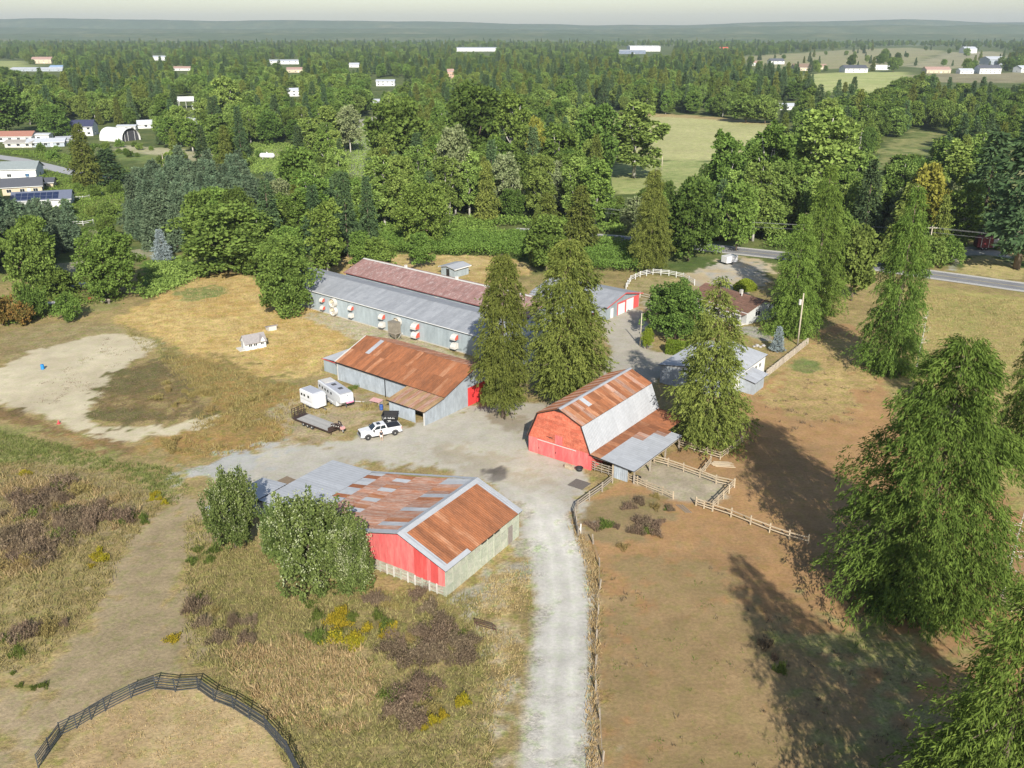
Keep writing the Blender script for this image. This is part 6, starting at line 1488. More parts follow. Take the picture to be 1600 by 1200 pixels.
# ---- named near trees
NEAR = [
 ('cedar_c', 1105, 690, 428, 140, 'tall ragged cedar with thin tip between the red barn and the workshop', 'cedar_tree'),
 ('cedar_e', 786, 652, 393, 82, 'narrow dense cedar beside the red shed door', 'cedar_tree'),
 ('cedar_b', 885, 632, 368, 128, 'broad double-topped cedar behind the red gambrel barn', 'cedar_tree'),
 ('cedar_d', 1430, 942, 522, 272, 'huge spreading cedar shading the bare paddock', 'cedar_tree'),
 ('cedar_a', 1388, 580, 286, 105, 'tall cedar column standing alone in the golden pasture', 'cedar_tree'),
 ('cedar_a', 1598, 722, 420, 110, 'dark green cedar at the far side of the right pasture', 'cedar_tree'),
 ('cedar_a', 1236, 522, 330, 92, 'dense dark cedar shading the farmhouse roof', 'cedar_tree'),
 ('cedar_a', 1270, 488, 252, 92, 'tallest cedar behind the transformer pole', 'cedar_tree'),
 ('cedar_b', 1015, 426, 262, 66, 'conical cedar standing alone above the white round pen', 'cedar_tree'),
 ('cedar_m', 853, 398, 300, 56, 'shorter cedar rising from the bramble bank', 'cedar_tree'),
 ('cedar_m', 906, 392, 288, 62, 'olive-green cedar beside the bramble bank', 'cedar_tree'),
 ('maple_a', 1055, 530, 438, 92, 'round dark maple shading the yard beside the cone cypress', 'maple_tree'),
 ('maple_a', 449, 490, 368, 98, 'big round maple with browning edge at the end of the grey barn', 'maple_tree'),
 ('maple_c', 362, 425, 322, 150, 'wide dark maple clump at the top of the golden field', 'maple_tree'),
 ('maple_b', 178, 466, 360, 96, 'bushy bright green maple beside the parked dark sedan', 'maple_tree'),
 ('maple_c', 55, 462, 358, 72, 'twin-stemmed green tree in front of the dark left spruces', 'broadleaf_tree'),
 ('spruce_n', 255, 408, 358, 26, 'small silver-blue spruce at the edge of the plantation', 'spruce_tree'),
 ('spruce_n', 1214, 549, 510, 21, 'little blue-green spruce in the farmhouse garden', 'spruce_tree'),
 ('silver_n', 368, 856, 736, 80, 'silvery sapling clump left of the patchwork barn', 'poplar_shrub'),
 ('silver_n', 488, 915, 780, 125, 'large silvery poplar thicket against the patchwork barn', 'poplar_shrub'),
 ('silver_m', 548, 922, 818, 82, 'darker leafy thicket touching the red barn wall', 'poplar_shrub'),
 ('silver_m', 436, 872, 792, 56, 'pale feathery sapling before the grey annex roof', 'poplar_shrub'),
 ('cone_n', 1011, 545, 512, 17, 'bright lime cone-shaped cypress beside the slim pole', 'cypress'),
 ('bush_a', 105, 502, 462, 40, 'round leafy bush at the edge of the mown strip', 'bush'),
 ('bush_a', 90, 462, 420, 60, 'light green bush in front of the gravel track', 'bush'),
 ('bush_b', 55, 498, 455, 46, 'grey-green willow bush beside the plank stack', 'bush'),
 ('bush_r', 38, 506, 472, 40, 'orange and red berried bush at the dry slope', 'bush'),
 ('bush_r', 5, 508, 465, 44, 'red-tinged bush at the picture-side end of the dry slope', 'bush'),
 ('bush_a', 1480, 412, 372, 52, 'clipped round bush beside the roadside power pole', 'bush'),
 ('bush_c', 1448, 418, 372, 56, 'leafy roadside bush behind the roadside power pole', 'bush'),
 ('bush_a', 1497, 385, 360, 24, 'small round bush at the end of the loop drive', 'bush'),
 ('poplar_a', 1480, 340, 222, 42, 'columnar light green poplar', 'poplar_tree'),
 ('broad_c', 1330, 470, 350, 70, 'bright green broadleaf tree between the two tallest cedars', 'broadleaf_tree'),
 ('maple_b', 1300, 440, 330, 60, 'leafy green tree behind the tallest cedar', 'broadleaf_tree'),
 ('fir_b', 1588, 420, 95, 110, 'very tall dark fir at the right edge over the maroon trailer', 'fir_tree'),
 ('fir_a', 1530, 372, 205, 90, 'dark spreading fir behind the loop drive', 'fir_tree'),
 ('cedar_m', 1405, 420, 285, 70, 'cedar behind the road beside the roadside pole', 'cedar_tree'),
 ('yellow_a', 1435, 390, 258, 62, 'olive-yellow maple left of the columnar poplar', 'maple_tree'),
 ('fir_a', 1345, 400, 248, 56, 'dark blue-green fir beside the road behind the lone cedar', 'fir_tree'),
 ('yellow_a', 680, 305, 228, 42, 'slim yellow-green tree amid the centre woods', 'broadleaf_tree'),
 ('cedar_m', 137, 292, 192, 44, 'tall conifer standing beside the road in the village', 'conifer_tree'),
 ('fir_a', 172, 288, 233, 62, 'spreading flat-tiered conifer in the village garden', 'conifer_tree'),
 ('maple_c', 86, 216, 164, 46, 'dark rounded tree behind the grey shed row', 'broadleaf_tree'),
 ('broad_b', 12, 212, 130, 66, 'broad dark tree by the lawn of the red-brown bungalow', 'broadleaf_tree'),
 ('cotton_b', 360, 206, 117, 44, 'bright tall cottonwood near the open carport', 'cottonwood_tree'),
 ('cotton_a', 270, 232, 180, 34, 'slim sapling beside the sandy strip', 'cottonwood_tree'), ('cotton_a', 302, 238, 182, 38, 'leafy sapling in the row beyond the sandy strip', 'cottonwood_tree'), ('cotton_b', 345, 242, 176, 44, 'paler sapling in the row beyond the sandy strip', 'cottonwood_tree'),
 ('broad_a', 470, 335, 228, 66, 'rounded green tree above the dark maple clump', 'broadleaf_tree'), ('cotton_b', 515, 240, 163, 48, 'pale feathery cottonwood beyond the propane tank', 'cottonwood_tree'), ('silver_a', 548, 240, 165, 40, 'silvery cottonwood beside the gravel lots', 'cottonwood_tree'),
 ('broad_b', 622, 292, 152, 88, 'great dark tree in the heart of the centre woods', 'broadleaf_tree'), ('broad_b', 745, 275, 128, 98, 'wide dark crown rising highest in the centre woods', 'broadleaf_tree'), ('cotton_a', 800, 280, 135, 60, 'tall green cottonwood beside the highest crown', 'cottonwood_tree'),
 ('silver_a', 712, 335, 198, 60, 'tall silvery-leaved tree in the centre woods', 'cottonwood_tree'), ('silver_a', 790, 340, 240, 52, 'grey-silver tree above the bramble bank', 'cottonwood_tree'), ('maple_b', 660, 388, 283, 86, 'round mid-green maple at the bramble bank', 'maple_tree'),
 ('broad_c', 565, 368, 288, 62, 'light green tree left of the round maple', 'broadleaf_tree'), ('cotton_b', 990, 278, 156, 86, 'tall bright tree at the corner of the hay field', 'cottonwood_tree'), ('broad_b', 930, 288, 162, 72, 'dark tree beside the bright hay field tree', 'broadleaf_tree'),
 ('cotton_a', 872, 302, 190, 58, 'mid-green tree left of the hay field', 'cottonwood_tree'), ('cotton_a', 1128, 350, 198, 58, 'open-crowned cottonwood before the hay field', 'cottonwood_tree'), ('cotton_a', 1196, 352, 185, 78, 'full cottonwood beside the tallest cedar', 'cottonwood_tree'),
 ('cotton_b', 1272, 345, 164, 108, 'wide cottonwood clump rising behind the tallest cedar', 'cottonwood_tree'), ('broad_b', 1075, 408, 278, 74, 'dark leafy tree behind the white round pen', 'broadleaf_tree'), ('broad_a', 1150, 392, 282, 60, 'green tree by the gravel entrance', 'broadleaf_tree'),
 ('broad_c', 1165, 192, 150, 50, 'bright round tree at the far hay field edge', 'broadleaf_tree'), ('broad_c', 1195, 193, 152, 40, 'second bright round tree at the far hay field edge', 'broadleaf_tree'),
 ('yellow_a', 836, 290, 185, 32, 'lime yellow tree at the edge of the centre woods', 'broadleaf_tree'),
]
for key, px, py, tp, w, lab, nm in NEAR:
    _t = plant_px(key, px, py, tp, w, lab, nm.split('_')[0] if nm in ('bush', 'cypress') else ('shrub' if 'shrub' in nm else 'tree'), None, nm)
    if nm == 'poplar_shrub': link('pale_leaves', PALE_ME, _t)
# trees whose foot lies below the frame, bottom right
for key, x, y, h, w, lab in (('cedar_f', 31.5, 44.5, 27.5, 18, 'cedar at the bottom corner whose shadow crosses the paddock'), ('cedar_a', 41, 50, 25.5, 11, 'sparse cedar with dead limbs over the short rail fence'), ('cedar_a', 37, 41, 20, 11, 'low bushy cedar under the bottom corner cedars')):
    plant(key, (x, y), h, w, lab, 'tree', None, 'cedar_tree')
def snag(label, px, py, top, seed):
    p = g(px, py); h = height_at(p.x, p.y, top); r = random.Random(seed); t = thing('dead_tree', label, 'tree', (p.x, p.y, gz(p.x, p.y)))
    MB().tube([(0,0,-.3),(.1,0,h*.5),(.3,.1,h)], [.16,.11,.03], 6).obj('trunk', DEADW, t)
    for i in range(16):
        z = h*r.uniform(.35,.97); a = r.uniform(0,6.28); l = r.uniform(.8,2.6)*(1.15-z/h)*1.6
        MB().tube([(0.2*z/h,0,z),(math.cos(a)*l*.6,math.sin(a)*l*.6,z-.1*l),(math.cos(a)*l,math.sin(a)*l,z+.25*l)], [.045,.03,.012], 4).obj('branch', DEADW, t)
snag('bleached dead tree with curling limbs right of the huge cedar', 1566, 930, 800, 3)
snag('bleached dead leader rising beside the lone pasture cedar', 1432, 575, 485, 4)
snag('dead pale trunk at the foot of the tallest cedar', 1287, 470, 420, 5)
snag('broken grey trunk in the centre woods', 703, 358, 315, 6)
snag('leafless pale birch by the dark pond meadow', 1340, 250, 200, 7)
snag('pale dead stem beside the bramble bank', 605, 345, 320, 8)
# hedges
def hedge(label, a, b, depth, h, m, n, name='hedge', round_=False, seed=1):
    a, b = g(*a), g(*b); d = b-a; L = d.length; rng = np.random.default_rng(seed); th = math.degrees(math.atan2(d.x, d.y))
    t = thing(name, label, 'hedge', (a.x, a.y, 0), th)
    P = rng.uniform([0,0,0], [depth, L, h], (n,3)); f = rng.integers(0, 5, n)
    P[f==0,0] = 0; P[f==1,0] = depth; P[f>=3,2] = h; P[f==2,1] = np.where(rng.random((f==2).sum()) < .5, 0, L)
    if round_: P[:,2] = np.minimum(P[:,2], h*(1-.45*((P[:,1]/L-.5)*2)**2)*(1-.35*((P[:,0]/depth-.5)*2)**2))
    P[:,0] -= depth/2; P += rng.normal(0,.05,P.shape); P[:,2] = np.maximum(P[:,2], .05)
    V, F = cards(P, norm(rng.normal(size=P.shape)+np.array([0,0,.3])), np.full(n,.22)*rng.uniform(.7,1.3,n), np.full(n,.17), 0, rng)
    link('foliage', fast_mesh('foliage', V, F, m, np.repeat(rng.random(n),4)), t)
    MB().box(-depth/2+.12, depth/2-.12, .12, L-.12, 0, h*.55).obj('branch_core', mat('hedge_twigs', (.05,.06,.02), .3, 6, .95), t)
hedge('squared green hedge beside the round maple', (1042,551), (1076,556), 1.8, 2.3, G_HEDGE, 9000)
hedge('rounded bright hedge shrub behind the farmhouse', (1152,455), (1176,452), 3.0, 2.6, G_LIME, 9000, round_=True, seed=2)

# ------------------------------------------------------------------ woods: single trees nearest, the rest as one far-off mass
CLEAR = [[(165,505),(230,470),(300,425),(420,440),(490,480),(560,520),(700,410),(840,425),(960,440),(1080,420),(1140,395),(1300,415),(1440,415),(1480,425),(1500,395),(1490,375),(1560,370),(1700,380),(1900,600),(1900,1300),(-300,1300),(-300,470),(0,480),(60,440),(160,420)],
 [(890,165),(990,177),(1100,183),(1240,193),(1240,240),(1150,252),(1140,272),(1060,302),(955,308),(925,285),(960,245)],
 [(1330,275),(1350,250),(1420,203),(1480,203),(1490,262),(1380,285)], [(1545,345),(1560,262),(1700,185),(1800,345)], [(1240,124),(1300,111),(1420,112),(1420,146),(1330,152),(1250,138)],
 [(1420,114),(1700,106),(1700,130),(1440,134)], [(1150,90),(1230,84),(1320,76),(1420,72),(1560,76),(1600,90),(1540,108),(1300,112),(1180,108)], [(-100,94),(35,94),(60,108),(30,113),(-100,113)],
 [(375,228),(475,230),(482,248),(455,272),(385,273)], [(-60,175),(60,200),(110,195),(215,200),(245,215),(240,232),(180,236),(90,240),(-60,250)], [(-60,245),(60,245),(220,278),(230,300),(200,340),(160,345),(70,330),(-60,330)],
 [(165,222),(360,238),(360,258),(170,250)], [(465,208),(600,180),(612,215),(600,285),(540,285),(545,232),(490,228)], [(270,160),(325,160),(325,176),(270,176)], [(575,122),(640,122),(640,150),(575,168)],
 [(215,402),(280,395),(335,422),(225,470)], [(60,425),(240,380),(245,402),(70,440)], [(90,340),(200,345),(160,372),(110,372)], [(1190,158),(1300,160),(1300,178),(1190,178)], [(600,340),(660,335),(640,352),(610,355)]]
CLEAR.append([(575,402),(590,372),(700,368),(800,368),(900,374),(1000,390),(1010,435),(940,430),(880,420),(800,410),(700,405)])
CLEARW = [PX(c) for c in CLEAR]
roadw = PX(ROAD_PX); road2w = PX(ROAD2_PX)
def free(x, y):
    X = np.array([x]); Y = np.array([y])
    for c in CLEARW:
        if inpoly(X, Y, c)[0]: return False
    return poly_dist(X, Y, roadw)[0] > 8.5 and poly_dist(X, Y, road2w)[0] > 10
# parts of the picture where open ground or a building shows: no tree of the scattered woods may stand across them
VIS = [[(1040,192),(1110,188),(1178,196),(1176,230),(1135,247),(1045,250)], [(1035,252),(1100,252),(1095,270),(1060,288),(1030,278),(1000,300),(960,305),(955,292),(1010,272)], [(925,172),(958,178),(950,200),(935,195)],
 [(1272,114),(1400,113),(1398,128),(1375,140),(1330,133),(1275,128)], [(1470,108),(1600,106),(1600,130),(1480,132),(1440,114)], [(1160,86),(1260,84),(1270,108),(1165,104)], [(1300,76),(1480,74),(1560,82),(1560,112),(1420,112),(1310,110)],
 [(1432,205),(1465,205),(1465,245),(1435,245)], [(1350,240),(1400,240),(1400,268),(1355,262)], [(1570,220),(1600,222),(1600,340),(1555,345),(1575,290)], [(60,250),(125,266),(122,285),(75,272)],
 [(112,302),(190,292),(195,325),(140,340),(115,335)], [(165,224),(262,232),(258,252),(170,240)], [(282,236),(355,244),(350,256),(285,248)], [(385,235),(442,240),(442,266),(388,268)], [(400,230),(490,233),(490,245),(400,243)],
 [(540,245),(565,245),(562,270),(545,270)], [(565,180),(592,180),(592,195),(567,195)], [(0,95),(35,95),(35,104),(0,105)], [(150,195),(215,195),(215,226),(150,226)], [(0,202),(122,205),(122,232),(0,232)], [(0,248),(86,255),(108,298),(100,312),(0,312)],
 [(107,178),(146,178),(146,206),(107,206)], [(588,122),(618,122),(618,140),(588,140)], [(280,146),(312,146),(312,172),(280,172)], [(216,188),(240,188),(240,202),(216,202)], [(55,88),(82,88),(82,99),(55,99)], [(30,104),(100,102),(100,111),(30,111)],
 [(238,83),(258,83),(258,95),(238,95)], [(272,103),(300,103),(300,112),(272,112)], [(420,92),(466,92),(466,100),(420,100)], [(450,106),(474,106),(474,114),(450,114)], [(450,141),(470,141),(470,152),(450,152)], [(547,99),(562,99),(562,106),(547,106)],
 [(577,157),(594,157),(594,165),(577,165)], [(700,108),(709,108),(709,124),(700,124)], [(965,72),(1050,72),(1050,85),(965,85)], [(715,76),(775,76),(775,82),(715,82)], [(1212,164),(1242,164),(1242,172),(1212,172)], [(290,184),(310,184),(310,192),(290,192)], [(600,345),(625,345),(625,356),(600,356)]]
VISF = [(np.array([p[0] for p in v]).min(), np.array([p[0] for p in v]).max(), np.array([p[1] for p in v]).min(), np.array([p[1] for p in v]).max(), v) for v in VIS]
def blocks(x, y, h, w):
    for f in (.2, .45, .7, .95):
        for s in (-.36, 0, .36):
            px, py = proj(x + s*w*(1.25-f), y, h*f)
            for a0, a1, b0, b1, v in VISF:
                if a0 <= px <= a1 and b0 <= py <= b1 and inpoly(np.array([px]), np.array([py]), v)[0]: return True
    return False
house_xy = [(o.location.x, o.location.y) for o in scene.objects if o.parent is None and o.get('category') in ('house','shed','barn','garage','tent','carport','greenhouse','camper','trailer home','warehouse')]
SPR_A = PX([(200,400),(300,395),(440,350),(440,300),(330,285),(215,305)]); SPR_B = PX([(-80,425),(60,415),(130,398),(130,360),(60,340),(-80,345)])
CONZ = PX([(700,200),(1000,160),(1340,180),(1340,128),(1100,105),(850,100),(640,110)])
CONZ2 = PX([(100,175),(260,180),(260,120),(100,115)]); CONZ3 = PX([(1480,345),(1600,350),(1600,250),(1490,255)])
LIGHTZ = PX([(1130,400),(1340,400),(1400,280),(1600,250),(1600,175),(1180,200),(1140,300)])
wr = random.Random(21); spots = []
def scatter(y0, y1, step, xlim, jit=.42):
    y = y0
    while y < y1:
        half = min(xlim, y*.64+25); x = -half + wr.random()*step
        while x < half:
            px, py = x + wr.uniform(-jit,jit)*step, y + wr.uniform(-jit,jit)*step
            spots.append((px, py)); x += step
        y += step
scatter(214, 330, 9.0, 240); scatter(330, 520, 11.5, 380); scatter(520, 800, 12.5, 560); scatter(800, 1300, 17, 900); scatter(1300, 2300, 27, 1650); scatter(2300, 3800, 42, 2600)
for P_ in (SPR_A, SPR_B):
    xs_ = [p[0] for p in P_]; ys_ = [p[1] for p in P_]; yy = min(ys_)
    spots = [q_ for q_ in spots if not inpoly(np.array([q_[0]]), np.array([q_[1]]), P_)[0]]
    while yy < max(ys_):
        xx = min(xs_)
        while xx < max(xs_):
            a_, b_ = xx+wr.uniform(-1.8,1.8), yy+wr.uniform(-1.8,1.8)
            if inpoly(np.array([a_]), np.array([b_]), P_)[0]: spots.append((a_, b_))
            xx += 5.6
        yy += 5.6
spots.sort(key=lambda q_: math.hypot(*q_))
near_xy = [(o.location.x, o.location.y) for o in scene.objects if o.parent is None and o.get('category') in ('tree',)]
GRP = {'con': ('conifers in the woods', ('dark green conifer standing in the woods beyond the farm',)), 'spr': ('plantation spruces', ('blue-green spruce of the close-set plantation',)),
       'bro': ('broadleaf trees in the woods', ('leafy green broadleaf tree in the woods beyond the farm',)), 'cot': ('tall cottonwoods in the woods', ('tall pale-barked cottonwood in the woods',)),
       'sil': ('silver-leaved trees in the woods', ('silvery-leaved tree in the woods',))}
LOOK = {'fir_a': 'dark full fir', 'fir_b': 'narrow dark fir', 'cedar_m': 'olive drooping cedar', 'spruce_a': 'blue-green spruce', 'spruce_b': 'blue-green spruce', 'cotton_a': 'tall mid-green cottonwood', 'cotton_b': 'tall pale-green cottonwood', 'silver_a': 'silvery-leaved tree',
        'broad_a': 'mid-green leafy tree', 'broad_b': 'dark leafy tree', 'broad_c': 'light green leafy tree', 'maple_c': 'dark broad maple'}
far_con, far_bro = [], []; count = {'con': 0, 'spr': 0, 'bro': 0, 'cot': 0, 'sil': 0}
for x, y in spots:
    if not free(x, y): continue
    dist = math.hypot(x, y)
    if any((x-a)**2+(y-b)**2 < (13 if dist < 700 else 22)**2 and (y < b+4) for a, b in house_xy): continue
    if any((x-a)**2+(y-b)**2 < 16 for a, b in near_xy): continue
    X = np.array([x]); Y = np.array([y]); q = wr.random()
    if inpoly(X,Y,SPR_A)[0] or inpoly(X,Y,SPR_B)[0]: kind = 'spr'
    else:
        pc = .18
        if inpoly(X,Y,CONZ)[0] or inpoly(X,Y,CONZ2)[0]: pc = .5
        if inpoly(X,Y,CONZ3)[0]: pc = .8
        lite = inpoly(X,Y,LIGHTZ)[0]
        kind = 'con' if q < pc else ('cot' if q < pc+(.25 if dist < 450 else .1) else ('sil' if q > .94 and dist < 480 else 'bro'))
    lim = 290
    if dist > 1000 or count[kind] >= lim:
        if blocks(x, y, 16, 9): continue
        (far_con if kind in ('con','spr') else far_bro).append((x, y)); continue
    count[kind] += 1
    if kind == 'spr': key, h, nm = wr.choice(['spruce_a','spruce_b']), wr.uniform(11,16.5), 'spruce_tree'; w = h*.52
    elif kind == 'con':
        key, nm = wr.choice(['fir_a','fir_b','cedar_m','cedar_m','fir_a']), 'conifer_tree'; h = wr.uniform(13,24); w = h*wr.uniform(.34,.44)
    elif kind == 'cot': key, nm = wr.choice(['cotton_a','cotton_b']), 'cottonwood_tree'; h = wr.uniform(15,23); w = h*wr.uniform(.40,.52)
    elif kind == 'sil': key, nm = 'silver_a', 'silver_tree'; h = wr.uniform(11,16); w = h*.58
    else:
        key, nm = wr.choice(['broad_a','broad_b','broad_c','broad_b','maple_c','broad_a']), 'broadleaf_tree'; h = wr.uniform(9,17); w = h*wr.uniform(.6,.78)
        if inpoly(X,Y,LIGHTZ)[0] and wr.random() < .6: key = 'broad_c'
    if blocks(x, y, h, w):
        h *= .5; w *= .62
        if blocks(x, y, h, w): count[kind] -= 1; continue
    ppx, ppy = proj(x, y, 0)
    reg_ = ('beyond the village gardens' if ppx < 460 else 'in the woods behind the long barns' if ppx < 930 else 'in the woods beside the hay field' if ppx < 1130 else 'across the paved road') if dist < 480 else ('in the distant woods beyond the village' if ppx < 500 else 'in the distant woods behind the centre trees' if ppx < 930 else 'in the distant row beyond the hay field' if ppx < 1250 else 'in the distant woods beyond the paved road')
    if kind == 'spr': reg_ = 'of the dense plantation above the golden field' if ppx > 170 else 'of the dark group below the solar-panelled house'
    lab_ = LOOK[key] + ' ' + reg_
    plant(key, (x, y), h, w, lab_, 'tree', lab_, nm)
print('woods', count, len(far_con), len(far_bro))
def far_mass(name, label, pts, key, hr, wr_, seed):
    """one far-off wood: points carrying instances of one tree crown"""
    rng = np.random.default_rng(seed); n = len(pts)
    if not n: return
    cm, tm, ph, pr = PROTO[key]; src = next(o for o in scene.objects if o.type == 'MESH' and o.data == cm)
    h = rng.uniform(*hr, n); w = h*rng.uniform(*wr_, n)
    me = bpy.data.meshes.new(name); me.from_pydata([(x, y, 0.0) for x, y in pts], [], []); me.update()
    at = me.attributes.new('size', 'FLOAT_VECTOR', 'POINT'); at.data.foreach_set('vector', np.stack([w/2/pr, w/2/pr, h/ph], 1).astype(np.float32).ravel())
    at = me.attributes.new('turn', 'FLOAT_VECTOR', 'POINT'); at.data.foreach_set('vector', np.stack([h*0, h*0, rng.uniform(0,6.28,n)], 1).astype(np.float32).ravel())
    o = tag(link(name, me), label, 'woods', kind='stuff')
    ng = bpy.data.node_groups.new(name, 'GeometryNodeTree'); ng.interface.new_socket('Geometry', in_out='INPUT', socket_type='NodeSocketGeometry'); ng.interface.new_socket('Geometry', in_out='OUTPUT', socket_type='NodeSocketGeometry')
    N, L = ng.nodes, ng.links; gi = N.new('NodeGroupInput'); go = N.new('NodeGroupOutput'); ip = N.new('GeometryNodeInstanceOnPoints'); oi = N.new('GeometryNodeObjectInfo')
    oi.inputs['Object'].default_value = src; oi.transform_space = 'ORIGINAL'; oi.inputs['As Instance'].default_value = True
    def na(nm):
        q = N.new('GeometryNodeInputNamedAttribute'); q.data_type = 'FLOAT_VECTOR'; q.inputs['Name'].default_value = nm; return q.outputs['Attribute']
    er = N.new('FunctionNodeEulerToRotation'); L.new(na('turn'), er.inputs[0])
    L.new(gi.outputs[0], ip.inputs['Points']); L.new(oi.outputs['Geometry'], ip.inputs['Instance']); L.new(er.outputs[0], ip.inputs['Rotation']); L.new(na('size'), ip.inputs['Scale']); L.new(ip.outputs[0], go.inputs[0])
    md = o.modifiers.new('trees', 'NODES'); md.node_group = ng
_cs = [far_con[i::3] for i in range(3)]; _bs = [far_bro[i::4] for i in range(4)]
for i, (key, lab) in enumerate((('fir_a', 'far-off dark fir woods towards the horizon'), ('cedar_m', 'far-off olive conifer woods towards the horizon'), ('fir_b', 'far-off narrow conifers towards the horizon'))): far_mass('distant_conifers', lab, _cs[i], key, (13, 25), (.36,.46), i)
for i, (key, lab) in enumerate((('broad_a', 'far-off green leafy woods towards the horizon'), ('broad_b', 'far-off dark leafy woods towards the horizon'), ('broad_c', 'far-off pale leafy woods towards the horizon'), ('cotton_a', 'far-off tall cottonwoods towards the horizon'))): far_mass('distant_woods', lab, _bs[i], key, (9, 18), (.62,.85), 10+i)

fr = random.Random(77)
for k in range(90):
    px_, py_ = fr.uniform(1160, 1600), fr.uniform(76, 114); p_ = g(px_, py_)
    if fr.random() < .5: py_ = fr.choice((78, 88, 104, 112)) + fr.uniform(-1.5, 1.5); p_ = g(px_, py_)
    key = fr.choice(['fir_a', 'broad_a', 'broad_b', 'broad_c', 'cedar_m', 'fir_b']); h_ = fr.uniform(9, 20)
    if any((p_.x-a)**2+(p_.y-b)**2 < 24**2 for a, b in house_xy): continue
    lab_ = {'fir_a': 'dark fir', 'broad_a': 'leafy tree', 'broad_b': 'dark leafy tree', 'broad_c': 'pale leafy tree', 'cedar_m': 'olive cedar', 'fir_b': 'narrow fir'}[key] + ' standing among the far-off fields and vine rows'
    plant(key, p_, h_, h_*(.42 if key[0] in 'fc' else .8), lab_, 'tree', lab_, 'field_tree')
for k in range(60):
    px_, py_ = fr.choice(((fr.uniform(60,240), fr.uniform(228,250)), (fr.uniform(90,240), fr.uniform(288,345)), (fr.uniform(240,480), fr.uniform(236,262)), (fr.uniform(440,600), fr.uniform(200,275)))); p_ = g(px_, py_)
    if poly_dist(np.array([p_.x]), np.array([p_.y]), road2w)[0] < 8: continue
    key = fr.choice(['bush_a', 'bush_b', 'bush_c', 'bush_c']); h_ = fr.uniform(1.8, 4.5)
    lab_ = {'bush_a': 'green', 'bush_b': 'dark green', 'bush_c': 'light green'}[key] + ' rounded bush ' + ('in the village gardens' if px_ < 240 else 'on the scrubby clearing around the propane tank' if px_ < 480 else 'on the open lots in the woods')
    plant(key, p_, h_, h_*fr.uniform(1.1,1.6), lab_, 'bush', lab_, 'garden_bush')
# bramble bank and undergrowth along the edge of the woods
G_BRAM = leaf_mat('bramble_foliage', (.065,.125,.022), (.165,.27,.06), objvar=0)
def thicket(name, label, poly, h, step, m, n_per, L0, seed):
    P = PX(poly); rng = np.random.default_rng(seed); xs = [p[0] for p in P]; ys = [p[1] for p in P]
    nx = int((max(xs)-min(xs))/step); ny = int((max(ys)-min(ys))/step); X = rng.uniform(min(xs), max(xs), nx*ny*3); Y = rng.uniform(min(ys), max(ys), nx*ny*3)
    k = inpoly(X, Y, P) & (poly_dist(X, Y, road2w) > 7) & (poly_dist(X, Y, roadw) > 6); X, Y = X[k], Y[k]; X = np.repeat(X, n_per); Y = np.repeat(Y, n_per)
    X = X + rng.normal(0, step*.6, len(X)); Y = Y + rng.normal(0, step*.6, len(Y))
    top = h*(.35 + 1.1*fbm(X, Y, 5, 31)); Z = gzv(X, Y) + top*rng.random(len(X))**.35
    B = np.stack([X, Y, Z], 1); d = norm(rng.normal(size=B.shape)+np.array([0,-.2,.3])); sz = rng.uniform(.6,1.4,len(B))
    V, F = cards(B, d, L0*sz, L0*.7*sz, 0, rng)
    tint = np.clip(fbm(X, Y, 3, 41)*.6 + rng.random(len(X))*.5 - .05, 0, 1)
    tag(link(name, fast_mesh(name, V, F, m, np.repeat(tint, 4))), label, 'thicket', kind='stuff')
thicket('bramble_thicket', 'green bramble bank behind the long barns', [(585,400),(600,375),(700,372),(800,372),(900,378),(990,395),(1000,430),(940,425),(880,415),(800,405),(700,400)], 2.8, 1.25, G_BRAM, 16, .42, 1)
thicket('undergrowth', 'mixed green undergrowth along the left wood edge', [(225,470),(240,410),(330,425),(300,440),(250,462)], 1.0, 1.3, G_LITE, 10, .45, 2)
thicket('undergrowth', 'low green shrubs at the edge of the centre woods', [(440,400),(470,350),(620,345),(900,350),(1000,360),(1100,372),(1130,400),(1000,395),(800,372),(600,375),(500,398)], 2.2, 1.6, G_MID, 9, .6, 3)
thicket('undergrowth', 'green scrub around the village gardens', [(0,235),(90,240),(190,262),(230,300),(220,350),(150,350),(60,335),(60,250),(0,250)], .9, 2.6, G_MID, 14, .5, 4)
thicket('undergrowth', 'pale scrub on the open clearing by the propane tank', [(350,225),(480,225),(600,190),(600,290),(480,290),(350,262)], 1.1, 3.0, G_LITE, 12, .5, 5)
thicket('undergrowth', 'rough green growth below the left wood', [(0,470),(60,440),(150,430),(200,470),(120,480),(60,500),(0,510)], .8, 1.6, G_MID, 8, .45, 6)
thicket('undergrowth', 'leafy roadside growth beyond the paved road', [(1200,398),(1330,405),(1440,408),(1440,380),(1330,360),(1200,370)], 2.2, 1.8, G_MID, 10, .6, 7)

